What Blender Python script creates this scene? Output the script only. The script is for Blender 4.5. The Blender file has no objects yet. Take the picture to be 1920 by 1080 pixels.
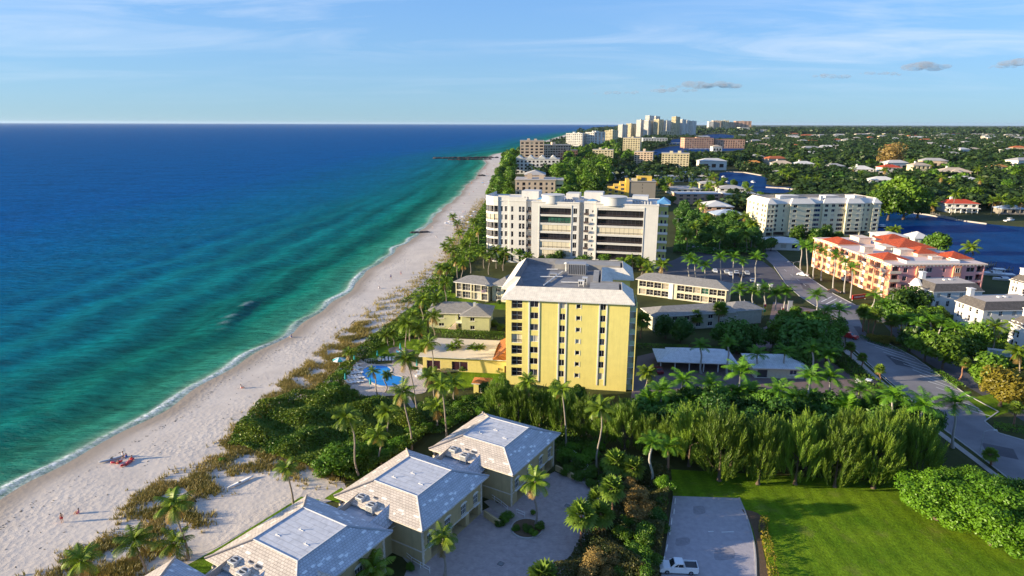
import bpy, math, random
import numpy as np
from mathutils import Vector, Matrix
random.seed(7)
R = math.radians
S = bpy.context.scene
COL = S.collection
# ------------------------------------------------------------------ camera
F, HC, PITCH, ROLL = 1200.0, 62.0, math.atan(308.5 / 1200), R(0.15)
cam = bpy.data.cameras.new('camera')
cam.sensor_width = 36.0
cam.lens = 36.0 * F / 1920
cam.clip_start = 1.0
cam.clip_end = 200000.0
camo = bpy.data.objects.new('camera', cam)
COL.objects.link(camo)
camo.matrix_world = Matrix.Translation((0, 0, HC)) @ Matrix.Rotation(math.pi / 2 - PITCH, 4, 'X') @ Matrix.Rotation(ROLL, 4, 'Z')
S.camera = camo
S.render.resolution_x, S.render.resolution_y = 1024, 576
# ------------------------------------------------------------------ light
SUN_EL, SUN_AZ = R(12), R(8)            # shadows run to +X and slightly +Y
to_sun = Vector((-math.cos(SUN_AZ) * math.cos(SUN_EL), -math.sin(SUN_AZ) * math.cos(SUN_EL), math.sin(SUN_EL)))
W = bpy.data.worlds.new('World')
S.world = W
W.use_nodes = True
nt = W.node_tree
nt.nodes.clear()
def nd(nt, t, **k):
    n = nt.nodes.new(t)
    for a, b in k.items():
        if a in n.inputs: n.inputs[a].default_value = b
        else: setattr(n, a, b)
    return n
def ln(nt, a, b): nt.links.new(a, b)
sky = nd(nt, 'ShaderNodeTexSky', sky_type='NISHITA', sun_disc=False, sun_elevation=SUN_EL,
         sun_rotation=math.atan2(to_sun.x, to_sun.y), altitude=10.0, air_density=0.75, dust_density=0.1, ozone_density=5.0)
tc = nd(nt, 'ShaderNodeTexCoord')
# high thin cloud: direction projected on a flat layer far overhead
sep = nd(nt, 'ShaderNodeSeparateXYZ'); ln(nt, tc.outputs['Generated'], sep.inputs[0])
zc = nd(nt, 'ShaderNodeMath', operation='MAXIMUM'); ln(nt, sep.outputs[2], zc.inputs[0]); zc.inputs[1].default_value = 0.0
zd = nd(nt, 'ShaderNodeMath', operation='ADD'); ln(nt, zc.outputs[0], zd.inputs[0]); zd.inputs[1].default_value = 0.10
dv = nd(nt, 'ShaderNodeVectorMath', operation='DIVIDE'); ln(nt, tc.outputs['Generated'], dv.inputs[0])
cz = nd(nt, 'ShaderNodeCombineXYZ'); [ln(nt, zd.outputs[0], cz.inputs[i]) for i in range(3)]
ln(nt, cz.outputs[0], dv.inputs[1])
mp = nd(nt, 'ShaderNodeMapping'); mp.inputs['Scale'].default_value = (0.5, 1.15, 0); mp.inputs['Rotation'].default_value = (0, 0, R(-12)); mp.inputs['Location'].default_value = (0.6, 2.3, 0)
ln(nt, dv.outputs[0], mp.inputs[0])
n1 = nd(nt, 'ShaderNodeTexNoise', Scale=1.1, Detail=9.0, Roughness=0.62, Distortion=0.9); ln(nt, mp.outputs[0], n1.inputs['Vector'])
n2 = nd(nt, 'ShaderNodeTexNoise', Scale=0.45, Detail=3.0, Roughness=0.5); ln(nt, mp.outputs[0], n2.inputs['Vector'])
r1 = nd(nt, 'ShaderNodeMapRange'); r1.inputs[1].default_value = 0.44; r1.inputs[2].default_value = 0.82; ln(nt, n1.outputs[0], r1.inputs[0])
r2 = nd(nt, 'ShaderNodeMapRange'); r2.inputs[1].default_value = 0.36; r2.inputs[2].default_value = 0.62; ln(nt, n2.outputs[0], r2.inputs[0])
cm = nd(nt, 'ShaderNodeMath', operation='MULTIPLY'); ln(nt, r1.outputs[0], cm.inputs[0]); ln(nt, r2.outputs[0], cm.inputs[1])
fade = nd(nt, 'ShaderNodeMapRange'); fade.inputs[1].default_value = 0.02; fade.inputs[2].default_value = 0.11; ln(nt, sep.outputs[2], fade.inputs[0])
cf = nd(nt, 'ShaderNodeMath', operation='MULTIPLY'); ln(nt, cm.outputs[0], cf.inputs[0]); ln(nt, fade.outputs[0], cf.inputs[1])
cs = nd(nt, 'ShaderNodeMath', operation='MULTIPLY'); ln(nt, cf.outputs[0], cs.inputs[0]); cs.inputs[1].default_value = 0.8
SKY_TINT = (0.90, 0.89, 0.98, 1)
tint = nd(nt, 'ShaderNodeMix', data_type='RGBA', blend_type='MULTIPLY'); tint.inputs[0].default_value = 1.0
ln(nt, sky.outputs[0], tint.inputs[6]); tint.inputs[7].default_value = SKY_TINT
# grey-blue haze veil added to dim the sky, thickest towards the horizon all round
vl = nd(nt, 'ShaderNodeValToRGB'); ln(nt, zc.outputs[0], vl.inputs[0]); e_ = vl.color_ramp.elements; e_[0].position = 0.0; e_[0].color = (.86, .86, .86, 1); e_[1].position = 0.6; e_[1].color = (.25, .25, .25, 1); q_ = e_.new(.2); q_.color = (.62, .62, .62, 1)
vc = nd(nt, 'ShaderNodeValToRGB'); ln(nt, zc.outputs[0], vc.inputs[0]); e_ = vc.color_ramp.elements; e_[0].position = 0.0; e_[0].color = (.118, .195, .236, 1); e_[1].position = 0.35; e_[1].color = (.085, .168, .295, 1); q_ = e_.new(.16); q_.color = (.095, .180, .280, 1)
vs_ = nd(nt, 'ShaderNodeVectorMath', operation='SCALE'); ln(nt, vc.outputs[0], vs_.inputs[0]); vs_.inputs['Scale'].default_value = 8.4
vm = nd(nt, 'ShaderNodeMix', data_type='RGBA'); ln(nt, vl.outputs[0], vm.inputs[0]); ln(nt, tint.outputs[2], vm.inputs[6]); ln(nt, vs_.outputs[0], vm.inputs[7]); tint = vm
mx = nd(nt, 'ShaderNodeMix', data_type='RGBA'); ln(nt, cs.outputs[0], mx.inputs[0]); ln(nt, tint.outputs[2], mx.inputs[6])
mx.inputs[7].default_value = (2.9, 3.1, 3.5, 1)
bg = nd(nt, 'ShaderNodeBackground', Strength=0.15); ln(nt, mx.outputs[2], bg.inputs[0])
wo = nd(nt, 'ShaderNodeOutputWorld'); ln(nt, bg.outputs[0], wo.inputs[0])
sun = bpy.data.lights.new('sun', 'SUN'); sun.energy = 5.0; sun.angle = R(0.6); sun.color = (1.0, 0.84, 0.58)
suno = bpy.data.objects.new('sun', sun); COL.objects.link(suno)
suno.rotation_euler = to_sun.to_track_quat('Z', 'Y').to_euler(); suno.location = (-200, -60, 200)
S.view_settings.view_transform = 'Standard'; S.view_settings.look = 'None'
S.view_settings.exposure = 1.1; S.view_settings.gamma = 1.0; S.view_settings.use_curve_mapping = False
try:
    S.cycles.max_bounces = 7; S.cycles.diffuse_bounces = 5; S.cycles.glossy_bounces = 2; S.cycles.transmission_bounces = 3
    S.cycles.volume_bounces = 0; S.cycles.use_fast_gi = False; S.cycles.transparent_max_bounces = 6
except Exception: pass
# ------------------------------------------------------------------ measuring: where a sight line meets the ground or a height
def ray(px, py):
    u, v = px - 960, py - 540
    c, s = math.cos(ROLL), math.sin(ROLL)
    u, v = u * c + v * s, v * c - u * s
    cp, sp = math.cos(PITCH), math.sin(PITCH)
    return (u, F * cp - v * sp, -(v * cp + F * sp))
def P(px, py, z=0.0):
    d = ray(px, py); t = (z - HC) / d[2]
    return (d[0] * t, d[1] * t)
def PP(pts, z=0.0): return [P(a, b, z) for a, b in pts]
def proj(x, y, z):
    dz = z - HC; cp, sp = math.cos(PITCH), math.sin(PITCH)
    w = y * cp - dz * sp
    if w <= 0: return (-9999, -9999)
    return (960 + x * F / w, 540 + (-dz * cp - y * sp) * F / w)
def top_at(base, px, py):               # height and offset of a sight line over the plane y = base.y
    d = ray(px, py); t = base[1] / d[1]
    return (d[0] * t, HC + d[2] * t)
def inpoly(x, y, poly):
    c = False; j = len(poly) - 1
    for i in range(len(poly)):
        xi, yi = poly[i]; xj, yj = poly[j]
        if (yi > y) != (yj > y) and x < (xj - xi) * (y - yi) / (yj - yi) + xi: c = not c
        j = i
    return c
# ------------------------------------------------------------------ materials
MATS = {}
def mat(name, col, rough=0.8, var=0.12, scale=1.5, bump=0.0, bscale=None, spec=0.3, metal=0.0, col2=None, det=5.0, stretch=None, rnd=0.0, streak=0.0):
    if name in MATS: return MATS[name]
    m = bpy.data.materials.new(name); m.use_nodes = True; t = m.node_tree
    b = t.nodes['Principled BSDF']
    b.inputs['Roughness'].default_value = rough; b.inputs['Metallic'].default_value = metal
    b.inputs['Specular IOR Level'].default_value = spec
    tcn = nd(t, 'ShaderNodeTexCoord'); src = tcn.outputs['Object']
    if stretch:
        mpn = nd(t, 'ShaderNodeMapping'); mpn.inputs['Scale'].default_value = stretch; ln(t, src, mpn.inputs[0]); src = mpn.outputs[0]
    nz = nd(t, 'ShaderNodeTexNoise', Scale=scale, Detail=det, Roughness=0.6); ln(t, src, nz.inputs['Vector'])
    rp = nd(t, 'ShaderNodeValToRGB')
    rp.color_ramp.elements[0].position = 0.3; rp.color_ramp.elements[1].position = 0.7
    c2 = col2 or tuple(min(1, c * (1 + var)) for c in col); c1 = col if col2 else tuple(c * (1 - var) for c in col)
    rp.color_ramp.elements[0].color = (*c1, 1); rp.color_ramp.elements[1].color = (*c2, 1)
    ln(t, nz.outputs[0], rp.inputs[0]); out = rp.outputs[0]
    if streak:
        ms = nd(t, 'ShaderNodeMapping'); ms.inputs['Scale'].default_value = (1.6, 1.6, 0.12); ln(t, tcn.outputs['Object'], ms.inputs[0])
        ns = nd(t, 'ShaderNodeTexNoise', Scale=1.0, Detail=6.0, Roughness=0.7); ln(t, ms.outputs[0], ns.inputs['Vector'])
        rs = nd(t, 'ShaderNodeMapRange'); rs.inputs[1].default_value = 0.45; rs.inputs[2].default_value = 0.75; rs.inputs[3].default_value = 1.0; rs.inputs[4].default_value = 1.0 - streak
        ln(t, ns.outputs[0], rs.inputs[0])
        mm = nd(t, 'ShaderNodeMix', data_type='RGBA', blend_type='MULTIPLY'); mm.inputs[0].default_value = 1.0
        ln(t, out, mm.inputs[6]); ln(t, rs.outputs[0], mm.inputs[7]); out = mm.outputs[2]
    if rnd:
        oi = nd(t, 'ShaderNodeObjectInfo'); mr = nd(t, 'ShaderNodeMapRange'); mr.inputs[3].default_value = 1 - rnd; mr.inputs[4].default_value = 1 + rnd
        ln(t, oi.outputs['Random'], mr.inputs[0])
        hs = nd(t, 'ShaderNodeHueSaturation'); ln(t, mr.outputs[0], hs.inputs['Value']); ln(t, out, hs.inputs['Color']); out = hs.outputs[0]
    ln(t, out, b.inputs['Base Color'])
    if bump:
        nb = nd(t, 'ShaderNodeTexNoise', Scale=bscale or scale * 4, Detail=6.0, Roughness=0.65); ln(t, src, nb.inputs['Vector'])
        bp = nd(t, 'ShaderNodeBump', Strength=1.0, Distance=bump); ln(t, nb.outputs[0], bp.inputs['Height']); ln(t, bp.outputs[0], b.inputs['Normal'])
    MATS[name] = m
    return m
def foliage(name, col, col2, scale=0.35, rnd=0.25, trans=0.35):
    if name in MATS: return MATS[name]
    m = bpy.data.materials.new(name); m.use_nodes = True; t = m.node_tree; t.nodes.clear()
    tcn = nd(t, 'ShaderNodeTexCoord'); oi = nd(t, 'ShaderNodeObjectInfo')
    ad = nd(t, 'ShaderNodeVectorMath', operation='ADD'); ln(t, tcn.outputs['Object'], ad.inputs[0])
    sc = nd(t, 'ShaderNodeVectorMath', operation='SCALE'); ln(t, oi.outputs['Location'], sc.inputs[0]); sc.inputs['Scale'].default_value = 0.37; ln(t, sc.outputs[0], ad.inputs[1])
    nz = nd(t, 'ShaderNodeTexNoise', Scale=scale, Detail=4.0, Roughness=0.7); ln(t, ad.outputs[0], nz.inputs['Vector'])
    rp = nd(t, 'ShaderNodeValToRGB'); rp.color_ramp.elements[0].position = 0.32; rp.color_ramp.elements[1].position = 0.68
    rp.color_ramp.elements[0].color = (*col, 1); rp.color_ramp.elements[1].color = (*col2, 1); ln(t, nz.outputs[0], rp.inputs[0])
    mr = nd(t, 'ShaderNodeMapRange'); mr.inputs[3].default_value = 1 - rnd; mr.inputs[4].default_value = 1 + rnd; ln(t, oi.outputs['Random'], mr.inputs[0])
    hs = nd(t, 'ShaderNodeHueSaturation'); ln(t, mr.outputs[0], hs.inputs['Value']); ln(t, rp.outputs[0], hs.inputs['Color'])
    d = nd(t, 'ShaderNodeBsdfDiffuse'); tr = nd(t, 'ShaderNodeBsdfTranslucent'); gl = nd(t, 'ShaderNodeBsdfGlossy', Roughness=0.45)
    ln(t, hs.outputs[0], d.inputs[0]); ln(t, hs.outputs[0], tr.inputs[0]); gl.inputs[0].default_value = (0.5, 0.5, 0.45, 1)
    m1 = nd(t, 'ShaderNodeMixShader'); m1.inputs[0].default_value = trans; ln(t, d.outputs[0], m1.inputs[1]); ln(t, tr.outputs[0], m1.inputs[2])
    m2 = nd(t, 'ShaderNodeMixShader'); m2.inputs[0].default_value = 0.05; ln(t, m1.outputs[0], m2.inputs[1]); ln(t, gl.outputs[0], m2.inputs[2])
    o = nd(t, 'ShaderNodeOutputMaterial'); ln(t, m2.outputs[0], o.inputs[0])
    MATS[name] = m
    return m
def tilemat(name, c1, c2, mortar, bw, bh, white=None, wamt=0.1, bump=0.03, rough=0.7):
    """roof tile or paver courses from the UVs (metres): each piece its own tint, some pieces newer and paler"""
    if name in MATS: return MATS[name]
    m = bpy.data.materials.new(name); m.use_nodes = True; t = m.node_tree; b = t.nodes['Principled BSDF']
    b.inputs['Roughness'].default_value = rough; b.inputs['Specular IOR Level'].default_value = 0.3
    uv = nd(t, 'ShaderNodeUVMap')
    br = nd(t, 'ShaderNodeTexBrick'); br.inputs['Scale'].default_value = 1.0; br.inputs['Brick Width'].default_value = bw; br.inputs['Row Height'].default_value = bh
    br.inputs['Mortar Size'].default_value = bh * 0.09; br.inputs['Color1'].default_value = (*c1, 1); br.inputs['Color2'].default_value = (*c2, 1); br.inputs['Mortar'].default_value = (*mortar, 1)
    br.offset = 0.5; ln(t, uv.outputs[0], br.inputs['Vector']); out = br.outputs[0]
    nz = nd(t, 'ShaderNodeTexNoise', Scale=0.9, Detail=5.0, Roughness=0.65); ln(t, uv.outputs[0], nz.inputs['Vector'])
    mr = nd(t, 'ShaderNodeMapRange'); mr.inputs[1].default_value = 0.3; mr.inputs[2].default_value = 0.7; mr.inputs[3].default_value = 0.82; mr.inputs[4].default_value = 1.12; ln(t, nz.outputs[0], mr.inputs[0])
    mm = nd(t, 'ShaderNodeMix', data_type='RGBA', blend_type='MULTIPLY'); mm.inputs[0].default_value = 1.0; ln(t, out, mm.inputs[6]); ln(t, mr.outputs[0], mm.inputs[7]); out = mm.outputs[2]
    if white:
        dvn = nd(t, 'ShaderNodeVectorMath', operation='DIVIDE'); ln(t, uv.outputs[0], dvn.inputs[0]); dvn.inputs[1].default_value = (bw * 1.6, bh, 1)
        fl = nd(t, 'ShaderNodeVectorMath', operation='FLOOR'); ln(t, dvn.outputs[0], fl.inputs[0])
        wn = nd(t, 'ShaderNodeTexWhiteNoise'); wn.noise_dimensions = '2D'; ln(t, fl.outputs[0], wn.inputs['Vector'])
        nl = nd(t, 'ShaderNodeTexNoise', Scale=0.22, Detail=2.0); ln(t, uv.outputs[0], nl.inputs['Vector'])
        pm = nd(t, 'ShaderNodeMapRange'); pm.inputs[1].default_value = 0.42; pm.inputs[2].default_value = 0.75; pm.inputs[3].default_value = 0.015; pm.inputs[4].default_value = wamt * 3; ln(t, nl.outputs[0], pm.inputs[0])
        lt = nd(t, 'ShaderNodeMath', operation='LESS_THAN'); ln(t, wn.outputs['Value'], lt.inputs[0]); ln(t, pm.outputs[0], lt.inputs[1])
        mw = nd(t, 'ShaderNodeMix', data_type='RGBA'); ln(t, lt.outputs[0], mw.inputs[0]); ln(t, out, mw.inputs[6]); mw.inputs[7].default_value = (*white, 1); out = mw.outputs[2]
    ln(t, out, b.inputs['Base Color'])
    bp = nd(t, 'ShaderNodeBump', Strength=1.0, Distance=bump); bp.invert = True; ln(t, br.outputs['Fac'], bp.inputs['Height']); ln(t, bp.outputs[0], b.inputs['Normal'])
    MATS[name] = m
    return m
# ------------------------------------------------------------------ geometry helpers
class MB:
    def __init__(s): s.v = []; s.f = []; s.m = []; s.uv = []; s.sm = []
    def face(s, pts, m=0, uv=None, smooth=False):
        n = len(s.v); s.v += [tuple(p) for p in pts]; s.f.append(tuple(range(n, n + len(pts)))); s.m.append(m); s.uv.append(uv); s.sm.append(smooth)
    def idx(s, vs, fs, m=0, smooth=True):
        n = len(s.v); s.v += [tuple(p) for p in vs]
        for f in fs: s.f.append(tuple(i + n for i in f)); s.m.append(m); s.uv.append(None); s.sm.append(smooth)
    def box(s, x0, y0, z0, x1, y1, z1, m=0, bottom=True):
        a, b, c, d = (x0, y0), (x1, y0), (x1, y1), (x0, y1)
        s.prism([a, b, c, d], z0, z1, m, bottom)
    def prism(s, poly, z0, z1, m=0, bottom=True, mtop=None, uvtop=False):
        n = len(poly)
        ar = sum(poly[i][0] * poly[(i + 1) % n][1] - poly[(i + 1) % n][0] * poly[i][1] for i in range(n))
        if ar < 0: poly = poly[::-1]
        for i in range(n):
            p, q = poly[i], poly[(i + 1) % n]; L = math.dist(p, q)
            s.face([(*p, z0), (*q, z0), (*q, z1), (*p, z1)], m, [(0, z0), (L, z0), (L, z1), (0, z1)])
        s.face([(*p, z1) for p in poly], m if mtop is None else mtop, [p for p in poly])
        if bottom: s.face([(*p, z0) for p in poly[::-1]], m)
    def tube(s, path, rad, n=6, m=0, cap=True):
        path = [Vector(p) for p in path]
        if not isinstance(rad, (list, tuple)): rad = [rad] * len(path)
        vs = []; fs = []
        for i, p in enumerate(path):
            t = (path[min(i + 1, len(path) - 1)] - path[max(i - 1, 0)]).normalized()
            a = t.cross(Vector((0, 1, 0.01)) if abs(t.y) < 0.9 else Vector((1, 0, 0))).normalized(); b = t.cross(a)
            for k in range(n):
                w = 2 * math.pi * k / n; vs.append(p + a * math.cos(w) * rad[i] + b * math.sin(w) * rad[i])
        for i in range(len(path) - 1):
            for k in range(n):
                k2 = (k + 1) % n; fs.append((i * n + k, i * n + k2, (i + 1) * n + k2, (i + 1) * n + k))
        s.idx(vs, fs, m)
        if cap: s.face([vs[i] for i in range(n - 1, -1, -1)], m); s.face(vs[-n:], m)
    def wall(s, A, B, z0, z1, holes=(), rec=0.2, m=0):
        L = math.dist(A, B); dx, dy = (B[0] - A[0]) / L, (B[1] - A[1]) / L; nx, ny = dy, -dx
        us = sorted({0, L} | {h[0] for h in holes} | {h[1] for h in holes}); zs = sorted({z0, z1} | {h[2] for h in holes} | {h[3] for h in holes})
        pt = lambda u, z, r=0: (A[0] + dx * u - nx * r, A[1] + dy * u - ny * r, z)
        for i in range(len(zs) - 1):
            u0 = None
            for j in range(len(us)):
                end = j == len(us) - 1
                hole = False
                if not end:
                    cu, cz_ = (us[j] + us[j + 1]) / 2, (zs[i] + zs[i + 1]) / 2
                    hole = any(h[0] < cu < h[1] and h[2] < cz_ < h[3] for h in holes)
                if (hole or end) and u0 is not None:
                    u1 = us[j]; s.face([pt(u0, zs[i]), pt(u1, zs[i]), pt(u1, zs[i + 1]), pt(u0, zs[i + 1])], m); u0 = None
                if not hole and not end and u0 is None: u0 = us[j]
        r0 = rec
        for h in holes:
            a, b, c, d = h[:4]; rec = h[4] if len(h) > 4 else r0
            s.face([pt(a, c), pt(b, c), pt(b, c, rec), pt(a, c, rec)], m); s.face([pt(a, d, rec), pt(b, d, rec), pt(b, d), pt(a, d)], m)
            s.face([pt(a, c, rec), pt(a, d, rec), pt(a, d), pt(a, c)], m); s.face([pt(b, c), pt(b, d), pt(b, d, rec), pt(b, c, rec)], m)
    def hip(s, x0, y0, x1, y1, z, rise, over=0.6, m=0, ms=1, th=0.22, gable=False):
        x0 -= over; y0 -= over; x1 += over; y1 += over
        w, d = x1 - x0, y1 - y0; i = min(w, d) / 2
        if w >= d: r0, r1 = (x0 + (0 if gable else i), (y0 + y1) / 2), (x1 - (0 if gable else i), (y0 + y1) / 2)
        else: r0, r1 = ((x0 + x1) / 2, y0 + (0 if gable else i)), ((x0 + x1) / 2, y1 - (0 if gable else i))
        s.box(x0, y0, z - th, x1, y1, z, ms)
        e = 0.03; x0 -= e; y0 -= e; x1 += e; y1 += e; zz = z + 0.004; zt = z + rise
        sl = math.hypot(i, rise)
        A, B, C, D = (x0, y0, zz), (x1, y0, zz), (x1, y1, zz), (x0, y1, zz); R0, R1 = (*r0, zt), (*r1, zt)
        if w >= d:
            s.face([A, B, R1, R0], m, [(0, 0), (w, 0), (w - i, sl), (i, sl)]); s.face([C, D, R0, R1], m, [(0, 0), (w, 0), (w - i, sl), (i, sl)])
            s.face([D, A, R0], m, [(0, 0), (d, 0), (d / 2, sl)]); s.face([B, C, R1], m, [(0, 0), (d, 0), (d / 2, sl)])
        else:
            s.face([D, A, R0, R1], m, [(0, 0), (d, 0), (d - i, sl), (i, sl)]); s.face([B, C, R1, R0], m, [(0, 0), (d, 0), (d - i, sl), (i, sl)])
            s.face([A, B, R0], m, [(0, 0), (w, 0), (w / 2, sl)]); s.face([C, D, R1], m, [(0, 0), (w, 0), (w / 2, sl)])
    def mesh(s, name, mats):
        me = bpy.data.meshes.new(name); me.from_pydata(s.v, [], s.f)
        for m in mats: me.materials.append(m)
        me.polygons.foreach_set('material_index', s.m); me.polygons.foreach_set('use_smooth', s.sm)
        if any(u is not None for u in s.uv):
            ul = me.uv_layers.new(name='UVMap'); k = 0; arr = np.zeros(len(me.loops) * 2, np.float32)
            for f, u in zip(s.f, s.uv):
                for j in range(len(f)):
                    if u is not None: arr[2 * (k + j)] = u[j][0]; arr[2 * (k + j) + 1] = u[j][1]
                k += len(f)
            ul.data.foreach_set('uv', arr)
        return me
    def build(s, name, mats, parent=None, loc=(0, 0, 0), rz=0.0):
        if not isinstance(mats, (list, tuple)): mats = [mats]
        return link(name, s.mesh(name, mats), parent, loc, rz)
def link(name, me, parent=None, loc=(0, 0, 0), rz=0.0, sc=None):
    o = bpy.data.objects.new(name, me); COL.objects.link(o); o.location = loc; o.rotation_euler = (0, 0, rz)
    if sc: o.scale = sc if isinstance(sc, (tuple, list)) else (sc, sc, sc)
    if parent: o.parent = parent
    return o
def tag(o, label=None, cat=None, group=None, kind=None):
    if label: o['label'] = label
    if cat: o['category'] = cat
    if group: o['group'] = group
    if kind: o['kind'] = kind
    return o
def thing(name, label, cat, loc=(0, 0, 0), rz=0.0, group=None):
    return tag(link(name, None, None, loc, rz), label, cat, group)
ORD = ['first', 'second', 'third', 'fourth', 'fifth', 'sixth', 'seventh', 'eighth', 'ninth', 'tenth', 'eleventh', 'twelfth', 'thirteenth', 'fourteenth', 'fifteenth', 'sixteenth', 'seventeenth', 'eighteenth', 'nineteenth', 'twentieth']
def ordl(i, n):
    if n == 1: return ''
    if i == 0: return 'leftmost'
    if i == n - 1: return 'rightmost'
    return (ORD[i] if i < 20 else ['twenty', 'thirty', 'forty', 'fifty'][(i + 1) // 10 - 2] + ' ' + ORD[(i + 1) % 10 - 1] if (i + 1) % 10 else ['', '', '', 'thirtieth', 'fortieth', 'fiftieth'][(i + 1) // 10]) + ' from left'
def npmesh(name, v, f, mats, mi=None, smooth=False):
    """fast mesh from arrays; f is (n,3) or (n,4)"""
    me = bpy.data.meshes.new(name); k = f.shape[1]
    me.vertices.add(len(v)); me.vertices.foreach_set('co', np.asarray(v, np.float32).ravel())
    me.loops.add(f.size); me.loops.foreach_set('vertex_index', np.asarray(f, np.int32).ravel())
    me.polygons.add(len(f)); me.polygons.foreach_set('loop_start', np.arange(0, f.size, k, dtype=np.int32)); me.polygons.foreach_set('loop_total', np.full(len(f), k, np.int32))
    for m in mats: me.materials.append(m)
    if mi is not None: me.polygons.foreach_set('material_index', np.asarray(mi, np.int32))
    me.update(calc_edges=True); me.validate()
    if smooth: me.polygons.foreach_set('use_smooth', np.ones(len(f), bool))
    return me
def sheet(name, poly, z, m, kind='structure', thick=0.0):
    mb = MB()
    n = len(poly); ar = sum(poly[i][0] * poly[(i + 1) % n][1] - poly[(i + 1) % n][0] * poly[i][1] for i in range(n))
    if ar < 0: poly = poly[::-1]
    if thick: mb.prism(poly, z - thick, z, 0)
    else: mb.face([(*p, z) for p in poly], 0, list(poly))
    return tag(mb.build(name, m), kind=kind)
def smoothline(pts, k=4):
    out = []
    n = len(pts)
    for i in range(n - 1):
        p0, p1, p2, p3 = pts[max(i - 1, 0)], pts[i], pts[i + 1], pts[min(i + 2, n - 1)]
        for j in range(k):
            t = j / k
            out.append(tuple(0.5 * (2 * b + (c - a) * t + (2 * a - 5 * b + 4 * c - d) * t * t + (3 * b - a - 3 * c + d) * t ** 3) for a, b, c, d in zip(p0, p1, p2, p3)))
    out.append(pts[-1]); return out
# ================================================================== SETTING
rng = np.random.default_rng(11)
SHORE = [(-92, -400), (-88, 0), (-86.5, 60)] + PP([(0, 950), (60, 905), (130, 868), (220, 812), (300, 768), (365, 727), (430, 688), (490, 650), (540, 618), (590, 588), (640, 555), (680, 520), (720, 488), (765, 450), (800, 420), (835, 388), (860, 364), (885, 338), (903, 317), (912, 306), (905, 299)])
SHORE += PP([(925, 289), (972, 281), (1010, 268), (1060, 252), (1120, 243), (1160, 239)]) + [(3500, 16000), (9000, 42000)]
VEG = [(-62, -400), (-60, 20)] + PP([(120, 1060), (235, 960), (300, 890), (395, 850), (470, 770), (540, 712), (600, 662), (640, 622), (700, 577), (745, 545), (790, 508), (825, 475), (855, 440), (880, 398), (910, 362), (930, 335), (942, 312), (950, 301)])
VEG += PP([(960, 291), (985, 283), (1020, 269), (1066, 253), (1124, 243.5), (1163, 239.3)]) + [(3600, 16000), (9200, 42000)]
sy = np.array([p[1] for p in SHORE]); sx = np.array([p[0] for p in SHORE]); vy = np.array([p[1] for p in VEG]); vx = np.array([p[0] for p in VEG])
def xshore(y):
    y = np.asarray(y, float)
    return np.interp(y, sy, sx) + (0.8 * np.sin(y / 9.0) + 0.6 * np.sin(y / 4.1 + 1.0) + 1.3 * np.sin(y / 31.0 + 2)) * np.clip((y - 40) / 60, 0, 1) * (y < 900)
def xveg(y): return np.interp(y, vy, vx)
ys = np.concatenate([[-400, -100, 0], np.arange(40, 420, 2.0), np.arange(420, 1000, 8.0), np.arange(1000, 2600, 40.0), [3000, 4000, 6000, 9000, 14000, 22000, 42000]])
# ---- sea
offs = np.concatenate([[-9, -6, -4], np.arange(-3, 12, 0.75), np.arange(12, 120, 2.0), np.arange(120, 260, 7.0), [300, 400, 600, 1000, 2000, 4000, 8000, 16000, 32000, 60000]])
Yg, Og = np.meshgrid(ys, offs, indexing='ij')
Xg = xshore(Yg) - Og
amp = np.clip((600 - Yg) / 300, 0, 1) * np.clip((Yg - 20) / 20, 0, 1)
o2 = Og + 3.0 * np.sin(Yg / 23.0 + 1) + 1.5 * np.sin(Yg / 9.0)
Zg = -0.05 + amp * np.clip((Og - 4) / 20, 0, 1) * (0.42 * np.sin(o2 / 16.0 * 2 * np.pi / 1.35 + 0.7 * np.sin(Yg / 60)) + 0.16 * np.sin(o2 / 7.0 + Yg / 40)) * np.clip((200 - Og) / 120, 0, 1)
crest = np.exp(-((o2 - 24) / 1.6) ** 2) * np.exp(-((Yg - 210) / 26.0) ** 2) * amp
Zg += 0.55 * crest
edge = np.exp(-((Og - 1.2 - 0.7 * np.sin(Yg / 5.0)) / 0.9) ** 2) * amp
Zg += 0.22 * edge
ny_, no_ = Yg.shape
V = np.stack([Xg, Yg, Zg], -1).reshape(-1, 3)
ii = np.arange(ny_ * no_).reshape(ny_, no_)
Fq = np.stack([ii[:-1, :-1], ii[:-1, 1:], ii[1:, 1:], ii[1:, :-1]], -1).reshape(-1, 4)[:, ::-1]
m = bpy.data.materials.new('sea_water'); m.use_nodes = True; t = m.node_tree; at = nd(t, 'ShaderNodeAttribute', attribute_name='offshore'); tcn = nd(t, 'ShaderNodeTexCoord')
mpn = nd(t, 'ShaderNodeMapping'); mpn.inputs['Scale'].default_value = (1.0, 0.12, 1); ln(t, tcn.outputs['Object'], mpn.inputs[0])
nz = nd(t, 'ShaderNodeTexNoise', Scale=0.02, Detail=6.0, Roughness=0.55, Distortion=0.5); ln(t, mpn.outputs[0], nz.inputs['Vector'])
mr = nd(t, 'ShaderNodeMapRange'); mr.inputs[3].default_value = 0.72; mr.inputs[4].default_value = 1.28; ln(t, nz.outputs[0], mr.inputs[0])
ml = nd(t, 'ShaderNodeMath', operation='MULTIPLY'); ln(t, at.outputs['Fac'], ml.inputs[0]); ln(t, mr.outputs[0], ml.inputs[1])
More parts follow.
